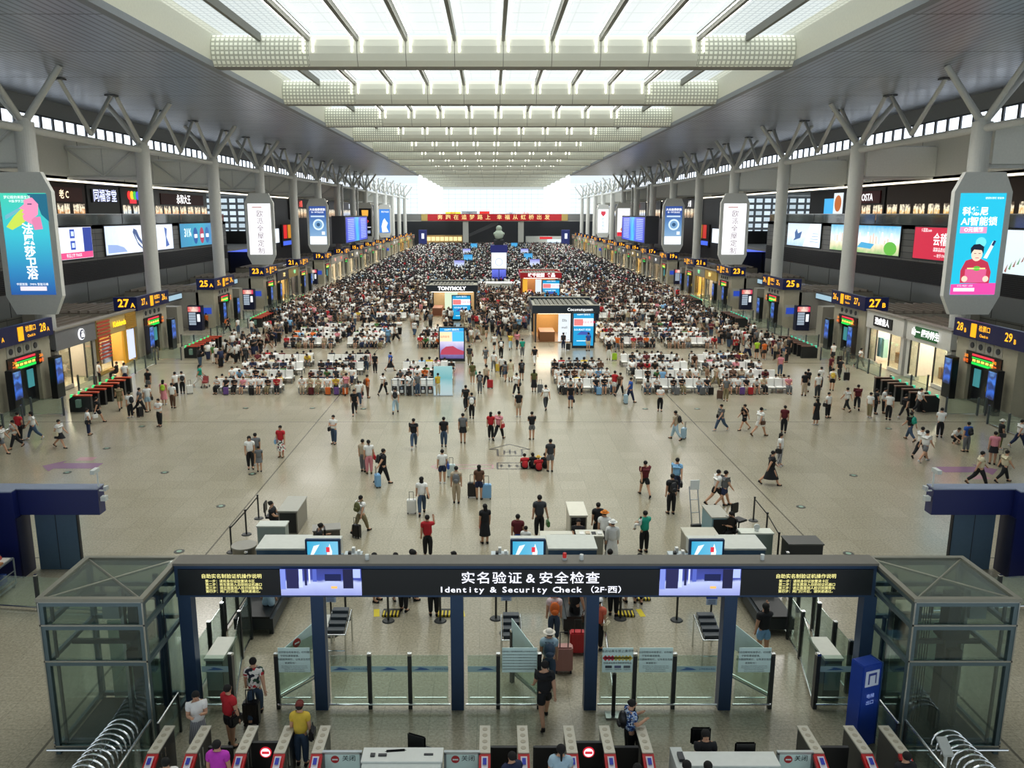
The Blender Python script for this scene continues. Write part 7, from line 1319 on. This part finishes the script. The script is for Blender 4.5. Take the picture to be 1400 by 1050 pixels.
# open floor: foot position, heading, pose, hair, top, bottom, luggage, extras
OPEN = [(1053, 663, -95, 'walk', 'short', 'black', 'black', None, 'long_skirt'), (1065, 637, -120, 'stand', 'long', 'white', 'striped', [('side', 'black')], 'trousers'), (1071, 592, -20, 'stand', 'short', 'maroon', 'black', None, 'trousers'), (1038, 596, -70, 'walk', 'short', 'white', 'white', [('side', 'brown')], 'shorts'), (1017, 588, 100, 'walk2', 'short', 'black', 'black', None, 'shorts'), (985, 589, 110, 'walk', 'short', 'grey', 'denim', [('side', 'black')], 'trousers'), (923, 601, 60, 'pull', 'short', 'beige', 'pale blue', [('pack', 'black'), ('case', 'pale blue')], 'trousers'),
 (727, 601, 10, 'phone', 'short', 'black', 'grey', None, 'shorts'), (752, 645, 10, 'stand', 'short', 'dark grey', 'grey', None, 'shorts'), (671, 601, -10, 'stand', 'long', 'red', 'black', None, 'trousers'), (682, 601, -30, 'walk', 'short', 'pink', 'black', [('side', 'red')], 'trousers'), (633, 606, 0, 'stand', 'short', 'grey', 'black', [('side', 'cream')], 'skirt'), (607, 611, 5, 'stand', 'short', 'black', 'denim', None, 'trousers'), (566, 613, 5, 'walk', 'short', 'black', 'denim', None, 'trousers'), (457, 607, 160, 'fold', 'short', 'white', 'denim', [('side', 'black')], 'trousers'),
 (385, 625, 170, 'stand', 'short', 'red', 'floral', [('side', 'light blue')], 'long_skirt'), (343, 641, -160, 'stand', 'long', 'white', 'black', None, 'trousers'), (351, 636, 30, 'stand', 'short', 'grey', 'khaki', None, 'shorts'), (497, 645, -20, 'stand', 'short', 'beige', 'grey', None, 'trousers'), (505, 648, 20, 'stand', 'ponytail', 'white', 'pink', [('side', 'red')], 'trousers'), (524, 661, -70, 'pull', 'short', 'black', 'black', [('case', 'light blue'), ('pack', 'black')], 'trousers'), (605, 661, 10, 'stand', 'bun', 'white', 'navy', [('side', 'blue')], 'shorts'), (624, 688, 0, 'stand', 'bun', 'beige', 'beige', [('pack', 'grey')], 'trousers'), (655, 683, 0, 'stand', 'long', 'brown', 'navy', None, 'shorts'),
 (485, 567, -170, 'walk', 'short', 'black', 'black', None, 'trousers'), (491, 555, 10, 'stand', 'short', 'white', 'denim', [('side', 'black')], 'trousers'), (541, 565, 0, 'walk', 'short', 'white', 'pale blue', [('pack', 'black')], 'trousers'), (637, 561, 10, 'walk', 'short', 'black', 'black', None, 'trousers'), (645, 572, 0, 'stand', 'short', 'grey', 'black', [('pack', 'white')], 'trousers'), (709, 570, 10, 'stand', 'short', 'black', 'beige', None, 'shorts'), (746, 560, 10, 'walk', 'short', 'white', 'dark grey', None, 'trousers'), (780, 558, 10, 'stand', 'short', 'black', 'navy', [('bag', 'black')], 'shorts'), (902, 562, 170, 'fold', 'short', 'white', 'black', None, 'trousers'),
 (1115, 581, 20, 'stand', 'long', 'black', 'black', None, 'long_skirt'), (1131, 571, -150, 'stand', 'short', 'white', 'black', [('side', 'black')], 'trousers'), (1157, 562, 20, 'walk', 'short', 'white', 'black', None, 'trousers'), (1171, 560, -20, 'walk2', 'short', 'maroon', 'black', None, 'trousers'), (1188, 571, -60, 'stand', 'short', 'white', 'khaki', None, 'trousers'), (1196, 566, -90, 'carry', 'short', 'black', 'black', [('side', 'black')], 'trousers'), (1207, 565, -120, 'phone', 'short', 'white', 'black', None, 'trousers'), (1214, 574, -40, 'stand', 'bun', 'white', 'black', None, 'trousers'), (1236, 572, -60, 'walk', 'short', 'black', 'black', None, 'trousers'), (1256, 564, -100, 'walk2', 'short', 'white', 'black', None, 'trousers'), (1243, 602, 20, 'walk', 'short', 'black', 'denim', [('pack', 'teal')], 'trousers'), (1257, 626, -60, 'walk', 'short', 'white', 'black', [('side', 'black')], 'trousers'), (1263, 631, -70, 'walk2', 'short', 'white', 'grey', None, 'shorts'), (1284, 598, -20, 'phone', 'short', 'white', 'black', None, 'trousers'), (1303, 605, -170, 'squat', 'short', 'white', 'black', None, 'trousers'), (1320, 618, 10, 'stand', 'short', 'blue', 'grey', [('pack', 'black')], 'trousers'), (1366, 614, -100, 'stand', 'hat', 'black', 'olive', [('side', 'black')], 'trousers'), (1356, 635, -20, 'stand', 'bun', 'pink', 'black', [('case', 'black')], 'skirt'), (1337, 664, -110, 'walk', 'short', 'cream', 'black', None, 'trousers'), (1371, 659, -90, 'walk2', 'short', 'cream', 'black', None, 'trousers'), (1392, 612, -90, 'walk', 'short', 'white', 'navy', None, 'trousers'),
 (4, 620, -90, 'walk', 'short', 'white', 'grey', [('side', 'black')], 'shorts'), (22, 613, 140, 'walk2', 'short', 'white', 'black', None, 'trousers'), (28, 603, -10, 'stand', 'short', 'red', 'black', [('side', 'black')], 'trousers'), (47, 601, 110, 'walk', 'long', 'white', 'denim', None, 'trousers'), (83, 612, -100, 'walk', 'short', 'white', 'black', [('side', 'cream')], 'skirt'), (122, 595, -60, 'carry', 'short', 'white', 'navy', [('side', 'black')], 'trousers'), (134, 578, -40, 'walk', 'short', 'black', 'black', [('bag', 'white')], 'shorts'), (179, 571, 60, 'stand', 'short', 'white', 'black', [('pack', 'black'), ('case', 'black')], 'trousers'), (192, 564, -60, 'walk', 'short', 'grey', 'black', None, 'trousers'), (203, 562, 30, 'stand', 'bun', 'white', 'pale blue', [('side', 'black')], 'shorts'), (219, 583, 160, 'fold', 'short', 'white', 'black', None, 'trousers'), (225, 553, 10, 'stand', 'long', 'pink', 'pink', [('pack', 'lime green')], 'long_skirt'), (237, 558, 0, 'stand', 'short', 'white', 'brown', None, 'trousers'), (241, 541, 60, 'stand', 'short', 'white', 'black', None, 'trousers'), (250, 538, 30, 'stand', 'short', 'white', 'black', [('pack', 'black'), ('case', 'white')], 'trousers'), (274, 529, -70, 'walk', 'ponytail', 'teal', 'white', None, 'trousers'), (204, 537, 170, 'stand', 'short', 'black', 'grey', None, 'shorts'), (172, 527, 30, 'stand', 'short', 'white', 'navy', None, 'trousers'), (165, 560, 30, 'walk', 'short', 'khaki', 'khaki', None, 'shorts'), (137, 524, -60, 'stand', 'short', 'white', 'black', [('case', 'maroon')], 'trousers'),
 (293, 497, 20, 'stand', 'short', 'green', 'white', None, 'trousers'), (297, 498, -10, 'stand', 'bun', 'white', 'black', None, 'skirt'), (326, 494, 10, 'stand', 'short', 'white', 'black', [('side', 'black')], 'trousers'), (338, 492, -100, 'phone', 'short', 'white', 'black', None, 'trousers'), (474, 540, 10, 'walk', 'short', 'pink', 'grey', None, 'shorts'), (503, 544, -70, 'stand', 'short', 'orange', 'brown', [('pack', 'brown')], 'trousers'), (524, 540, -30, 'walk', 'bun', 'white', 'black', [('side', 'black')], 'trousers'), (501, 508, 0, 'stand', 'short', 'white', 'denim', [('pack', 'black')], 'trousers'), (513, 510, 5, 'stand', 'short', 'black', 'black', None, 'trousers'), (534, 507, -60, 'walk', 'bun', 'blue', 'black', None, 'long_skirt'), (571, 541, -150, 'carry', 'short', 'grey', 'denim', [('case', 'charcoal')], 'trousers'), (599, 541, 30, 'stand', 'short', 'yellow', 'cream', None, 'trousers'),
 (686, 515, 0, 'stand', 'short', 'white', 'dark grey', None, 'trousers'), (691, 521, 10, 'walk', 'long', 'grey', 'denim', None, 'shorts'), (698, 522, 0, 'stand', 'short', 'cream', 'cream', None, 'long_skirt'), (706, 541, -20, 'walk', 'short', 'white', 'black', [('side', 'black')], 'trousers'), (713, 520, 10, 'stand', 'short', 'black', 'black', [('pack', 'dark grey')], 'skirt'), (730, 536, 0, 'stand', 'long', 'olive', 'black', [('case', 'grey')], 'long_skirt'), (731, 499, 10, 'walk', 'short', 'black', 'white', None, 'trousers'), (714, 488, 10, 'stand', 'short', 'teal', 'grey', None, 'trousers'), (698, 478, 0, 'walk', 'short', 'yellow', 'pale blue', None, 'trousers'), (707, 477, -20, 'walk2', 'long', 'pink', 'black', None, 'trousers'), (685, 489, 0, 'stand', 'short', 'black', 'black', [('pack', 'white')], 'trousers'), (676, 480, 20, 'walk', 'short', 'white', 'black', None, 'shorts'), (642, 499, 0, 'stand', 'short', 'dark grey', 'khaki', [('side', 'maroon')], 'trousers'), (664, 499, 10, 'walk', 'short', 'grey', 'grey', None, 'shorts'), (675, 507, -10, 'pull', 'short', 'white', 'grey', [('case', 'yellow')], 'trousers'), (644, 471, -160, 'stand', 'short', 'white', 'khaki', None, 'trousers'), (654, 463, 0, 'stand', 'short', 'khaki', 'khaki', None, 'shorts'), (665, 463, 10, 'walk', 'short', 'black', 'beige', None, 'shorts'), (682, 462, -20, 'walk', 'short', 'black', 'navy', None, 'trousers'), (770, 478, 0, 'stand', 'short', 'charcoal', 'navy', [('case', 'black')], 'trousers'), (804, 480, 20, 'stand', 'short', 'blue', 'cream', None, 'shorts'), (832, 492, 10, 'stand', 'short', 'black', 'white', [('case', 'lime green')], 'trousers'), (844, 481, -20, 'walk', 'short', 'orange', 'grey', None, 'trousers'), (646, 525, 5, 'stand', 'short', 'olive', 'khaki', [('side', 'teal')], 'shorts'), (656, 538, 0, 'stand', 'short', 'black', 'grey', [('pack', 'grey')], 'trousers'), (665, 529, -20, 'pull', 'bun', 'beige', 'black', [('case', 'red')], 'trousers'), (861, 550, -90, 'pull', 'short', 'blue', 'navy', [('case', 'pale blue')], 'trousers'), (840, 540, -40, 'stand', 'short', 'red', 'white', None, 'shorts'), (847, 541, -40, 'walk', 'short', 'brown', 'black', None, 'trousers'), (992, 548, 160, 'stand', 'short', 'grey', 'khaki', [('case', 'brown')], 'trousers'), (978, 529, -60, 'walk', 'short', 'beige', 'khaki', None, 'trousers'), (905, 534, 0, 'stand', 'short', 'light blue', 'black', None, 'trousers'),
 (1099, 541, 0, 'stand', 'short', 'black', 'beige', [('side', 'black')], 'trousers'), (1103, 536, 10, 'stand', 'short', 'black', 'white', None, 'trousers'), (1117, 544, 10, 'stand', 'bun', 'white', 'dark grey', None, 'trousers'), (1121, 532, 20, 'stand', 'short', 'white', 'black', None, 'trousers'), (1137, 534, -20, 'stand', 'short', 'white', 'black', [('pack', 'yellow')], 'shorts'), (1147, 519, 0, 'pull', 'short', 'black', 'charcoal', [('case', 'black')], 'trousers'), (1135, 516, 100, 'stand', 'long', 'maroon', 'black', None, 'trousers'), (1175, 503, -100, 'walk', 'short', 'white', 'charcoal', None, 'trousers'), (1138, 496, 20, 'stand', 'short', 'white', 'black', [('case', 'black')], 'skirt'), (1066, 514, 0, 'stand', 'short', 'pink', 'denim', None, 'trousers'), (1034, 491, 0, 'stand', 'short', 'lime green', 'black', None, 'shorts'), (1044, 492, 10, 'stand', 'short', 'orange', 'charcoal', None, 'shorts'), (1057, 487, -30, 'carry', 'short', 'maroon', 'navy', [('case', 'pink')], 'trousers'), (1075, 496, 40, 'stand', 'short', 'black', 'black', None, 'trousers'), (1018, 473, 0, 'stand', 'short', 'red', 'red', None, 'skirt'), (1025, 478, 10, 'stand', 'short', 'black', 'black', None, 'trousers'), (1122, 458, 30, 'stand', 'short', 'white', 'black', None, 'trousers'), (243, 468, 20, 'walk', 'short', 'white', 'dark grey', None, 'trousers'), (283, 449, 0, 'stand', 'short', 'orange', 'black', None, 'trousers'), (312, 455, -60, 'walk', 'short', 'black', 'black', [('pack', 'orange')], 'trousers'), (326, 456, 60, 'stand', 'short', 'white', 'denim', None, 'trousers'), (345, 459, -10, 'stand', 'short', 'white', 'denim', None, 'trousers'), (160, 518, 100, 'sit', 'short', 'black', 'black', None, 'trousers')]
for i, (px, py, yaw, pose, hair, top, bot, lug, kd) in enumerate(OPEN): P(px, py, yaw, pose, hair, top, bot, None, lug, kind=kd, shoes=['1a1a1c', 'd8d8d8', '1a1a1c', '50402c'][i % 4])
P(355, 645, 20, 'stand', 'bun', 'grey', 'grey', 'small girl in a pale dress with the family of three', kind='skirt', sc=.78); P(505, 500, 0, 'stand', 'long', 'pink', 'pink', 'small girl in pink alone in the aisle between the A benches', kind='skirt', sc=.7) ; P(494, 545, 20, 'stand', 'bun', 'white', 'pink', 'child in white and pink beside the person in orange', sc=.72)
luggage('case', *G(617, 652), 'c8d8d8', 'pale suitcase beside the woman with the blue bag'); luggage('case', *G(646, 680), 'black', 'black suitcase left of the woman in brown', 0, sc=1.1); luggage('case', *G(665, 682), 'light blue', 'blue suitcase right of the woman in brown', 0, sc=1.1)
for px, py, hr, t_, lb, hc_ in ((718, 641, 'short', 'red', 'child in a red jacket sitting on the floor, leftmost of the group', None), (729, 640, 'long', 'black', 'dark haired person sitting on the floor between two red jackets', None), (737, 644, 'hat', 'red', 'child with a yellow hat and red jacket sitting on the floor', 'd8b050'), (746, 640, 'short', 'black', 'person in black crouching at the feet of the man in grey', None)): P(px, py, 10, 'floor', hr, t_, 'black', lb, sc=.9, hatc=hc_)
# stroller
x, y = G(281, 530); t = thing('pushchair', 'pushchair in front of the woman in teal before gate 27A', 'pushchair', (x, y, 0)); MB().path([(-.2, -.2, .05), (-.2, .25, .6), (-.2, -.35, 1.0)], .018).path([(.2, -.2, .05), (.2, .25, .6), (.2, -.35, 1.0)], .018).path([(-.2, -.35, 1.0), (.2, -.35, 1.0)], .018).build('frame', DSTEEL, t); MB().prism([(-.15, .35), (.25, .35), (.3, .8), (.2, .85), (.1, .5), (-.15, .5)], 'x', -.19, .19).build('seat', M('a04848', .7), t)
mb = MB(); [mb.tube((sx * .2 - .02, sy, .09), (sx * .2 + .02, sy, .09), .09, n=10) for sx in (-1, 1) for sy in (-.25, .3)]; mb.build('wheels', BLACK, t)
# ---------------------------------------------------------------- people on the benches
TOPS = ['black'] * 7 + ['white'] * 10 + ['grey', 'dark grey', 'dark grey', 'red', 'maroon', 'pink', 'navy', 'navy', 'light blue', 'beige', 'cream', 'charcoal', 'brown', 'orange', 'green', 'yellow']
BOTS = ['black'] * 5 + ['navy', 'denim', 'denim', 'grey', 'khaki', 'beige', 'charcoal']
RP = random.Random(42); seat_rest = []
ORN = ['first', 'second', 'third', 'fourth', 'fifth', 'sixth', 'seventh', 'eighth', 'ninth']
BLOCKN = ['foremost', 'second', 'third']
left = 296
for (k, s, r, i, sy, x, y) in sorted(SEATS, key=lambda q: q[6]):
    occ = .70 if k == 0 else .78
    if RP.random() > occ: continue
    yaw = (180 if sy < 0 else 0) + RP.uniform(-12, 12); pose = RP.choice(['sit', 'sitphone', 'sitphone', 'sitlean']); top, bot = RP.choice(TOPS + ['white'] * 3), RP.choice(BOTS); hr = RP.choice(['short', 'short', 'long', 'bun', 'ponytail'])
    if k == 0 and NP[0] < left:
        bn = SEGS[s][2]; lab = f'person in {top} seated {ORN[i]} from the A end, {ORD[r]} {bn} bench, {"near" if sy < 0 else "far"} side'
        person(x, y + sy * .12, yaw, pose, hr, top, bot, lab, kind='shorts' if RP.random() < .3 else 'trousers', sc=RP.uniform(.9, 1.0), z=0)
        if sy < 0 and r == 0 and s != 2 and RP.random() < .35: c = RP.choice(['black', 'red', 'orange', 'maroon', 'light blue', 'purple', 'grey']); luggage('case', x + .15, y - .75, c, f'{c} suitcase before the {ORN[i]} seat of the {ORD[r]} {bn} bench', RP.uniform(-20, 20), sc=.85)
    else: seat_rest.append((x, y + sy * .12, yaw, pose, hr, top, bot))
# ---------------------------------------------------------------- the rest of the crowd: one body of people nobody could count
def lowpoly(pose, hair, kind):
    J, d = parts_of(pose, 0); V = []; F = []; K = []
    for key, c in (('body', 0), (hair, 1), ('tee', 2), (kind, 3)):
        mb = d[key]; n = len(V); V += mb.v; F += [tuple(n + a for a in f) for f in mb.f]; K += [c] * len(mb.v)
    return np.array(V, np.float32), F, np.array(K)
def blocky(seed):
    mb = MB(); K = []
    def seg(f, c): n = len(mb.v); f(); K.extend([c] * (len(mb.v) - n))
    seg(lambda: mb.ball((0, .01, 1.56), .085, u=5, v=4), 0); seg(lambda: mb.ball((0, -.02, 1.6), .125, u=6, v=4), 1)
    seg(lambda: mb.tube((0, 0, .88), (0, 0, 1.42), .15, .17, n=6), 2); seg(lambda: mb.tube((-.22, 0, 1.38), (-.24, .03 + .1 * (seed % 2), .95), .05, .04, n=4), 2); seg(lambda: mb.tube((.22, 0, 1.38), (.24, .05 * (seed % 3), .95), .05, .04, n=4), 2)
    st = .12 * (seed % 3); seg(lambda: mb.tube((-.09, 0, .9), (-.1, st, .02), .09, .06, n=5), 3); seg(lambda: mb.tube((.09, 0, .9), (.1, -st, .02), .09, .06, n=5), 3)
    return np.array(mb.v, np.float32), mb.f, np.array(K)
LOWC = {}
SKL = lin('ae8a72'); HRL = lin('16120f'); colv = lambda c: lin(COLS.get(c, c))
class Crowd:
    def __init__(s): s.V = []; s.F = []; s.L = []; s.Cc = []; s.n = 0
    def add(s, tpl, x, y, yaw, top, bot, sc=1.0):
        V, F, K = tpl; a = radians(yaw); c, sn = cos(a), sin(a); W = V * sc; o = np.empty_like(W); o[:, 0] = W[:, 0] * c - W[:, 1] * sn + x; o[:, 1] = W[:, 0] * sn + W[:, 1] * c + y; o[:, 2] = W[:, 2]
        s.V.append(o); pal = np.array([SKL, HRL, colv(top), colv(bot)], np.float32); s.Cc.append(pal[K])
        key = id(F)
        if key not in LOWC: LOWC[key] = (np.concatenate([np.array(f) for f in F]).astype(np.int32), np.array([len(f) for f in F], np.int32))
        li, ln = LOWC[key]; s.F.append(li + s.n); s.L.append(ln); s.n += len(V)
    def build(s, name, label):
        me = bpy.data.meshes.new(name); V = np.concatenate(s.V); Fi = np.concatenate(s.F); Ln = np.concatenate(s.L)
        me.vertices.add(len(V)); me.vertices.foreach_set('co', V.ravel()); me.loops.add(len(Fi)); me.loops.foreach_set('vertex_index', Fi); me.polygons.add(len(Ln))
        st = np.zeros(len(Ln), np.int32); st[1:] = np.cumsum(Ln)[:-1]; me.polygons.foreach_set('loop_start', st); me.polygons.foreach_set('loop_total', Ln)
        at = me.color_attributes.new('clothes', 'FLOAT_COLOR', 'POINT'); at.data.foreach_set('color', np.concatenate(s.Cc).ravel()); me.update(); me.validate()
        m, nt, b, tc = nodes('clothes_and_skin', .85); an = nt.nodes.new('ShaderNodeAttribute'); an.attribute_name = 'clothes'; nt.links.new(an.outputs['Color'], b.inputs['Base Color'])
        o = link(me, name, m); tag(o, label, 'crowd'); o['kind'] = 'stuff'; return o
TPL = {}
def tpl(pose, hair, kind):
    k = (pose, hair, kind)
    if k not in TPL: TPL[k] = lowpoly(*k)
    return TPL[k]
BLK = [blocky(i) for i in range(6)]
cr = Crowd()
for (x, y, yaw, pose, hr, top, bot) in seat_rest:
    if y < 150: cr.add(tpl(pose, {'long': 'long_hair'}.get(hr, hr), RP.choice(['trousers', 'shorts'])), x, y, yaw, top, bot, RP.uniform(.9, 1))
    else: cr.add(BLK[RP.randrange(6)], x, y, yaw, top, bot, .8)
cr.build('seated_crowd', 'hundreds of travellers sitting on the benches farther down the hall')
def blocked(x, y):
    if abs(x) > 24 and 314 < y < 323: return True
    if 3.2 < x < 10.6 and 77 < y < 88.5: return True
    if -9.2 < x < -2.2 and 97.5 < y < 109: return True
    if 3.2 < x < 10.5 and 118.5 < y < 131: return True
    if -7 < x < 7 and 126 < y < 142 and (abs(x - .4) < 2.2 or 135.5 < y < 141): return True
    k = (y - 57.2) / 20; kk = int(math.floor(k + .035)); r = y - 57.2 - 20 * kk
    if kk <= 12 and -1.0 < r < 11.2:
        near = min(abs(r - q) for q in (0, 3.4, 6.8, 10.2))
        for s, (x0, n, nm) in enumerate(SEGS):
            if has(kk, s) and x0 - .3 < x < x0 + n * SP + .3 and near < 1.05: return True
    for px_, py_ in PPL:
        if y < 100 and abs(px_ - x) < .6 and abs(py_ - y) < .6: return True
    return False
st = Crowd(); SP_ = ['stand', 'walk', 'walk2', 'phone', 'carry', 'fold']
def scatter(n, x0, x1, y0, y1, f=None):
    c = 0; tries = 0
    while c < n and tries < n * 12:
        tries += 1; x, y = RP.uniform(x0, x1), RP.uniform(y0, y1)
        if blocked(x, y) or (f and RP.random() > f(x, y)): continue
        top, bot = RP.choice(TOPS[:-5] + ['black'] * 6 + ['white'] * 3), RP.choice(BOTS); yaw = RP.uniform(0, 360); c += 1
        if y < 135: st.add(tpl(RP.choice(SP_), RP.choice(['short', 'short', 'long_hair', 'bun']), RP.choice(['trousers', 'trousers', 'trousers', 'shorts', 'long_skirt'])), x, y, yaw, top, bot, RP.uniform(.9, 1.03))
        else: st.add(BLK[RP.randrange(6)], x, y, yaw, top, bot, RP.uniform(.92, 1.05))
scatter(34, -26, -21.5, 66, 84); scatter(38, 21.5, 26, 70, 84); scatter(70, -24, 24, 78, 96); scatter(80, -3, 3.2, 84, 100)
scatter(130, -25, -18, 84, 104); scatter(130, 18, 25, 86, 104); scatter(900, -27, 26, 96, 120); scatter(1700, -27, 27, 120, 150); scatter(2600, -27, 27, 150, 200); scatter(2500, -28, 28, 200, 260); scatter(2300, -28, 28, 260, 328)
st.build('standing_crowd', 'dense crowd of travellers standing and walking farther down the hall')
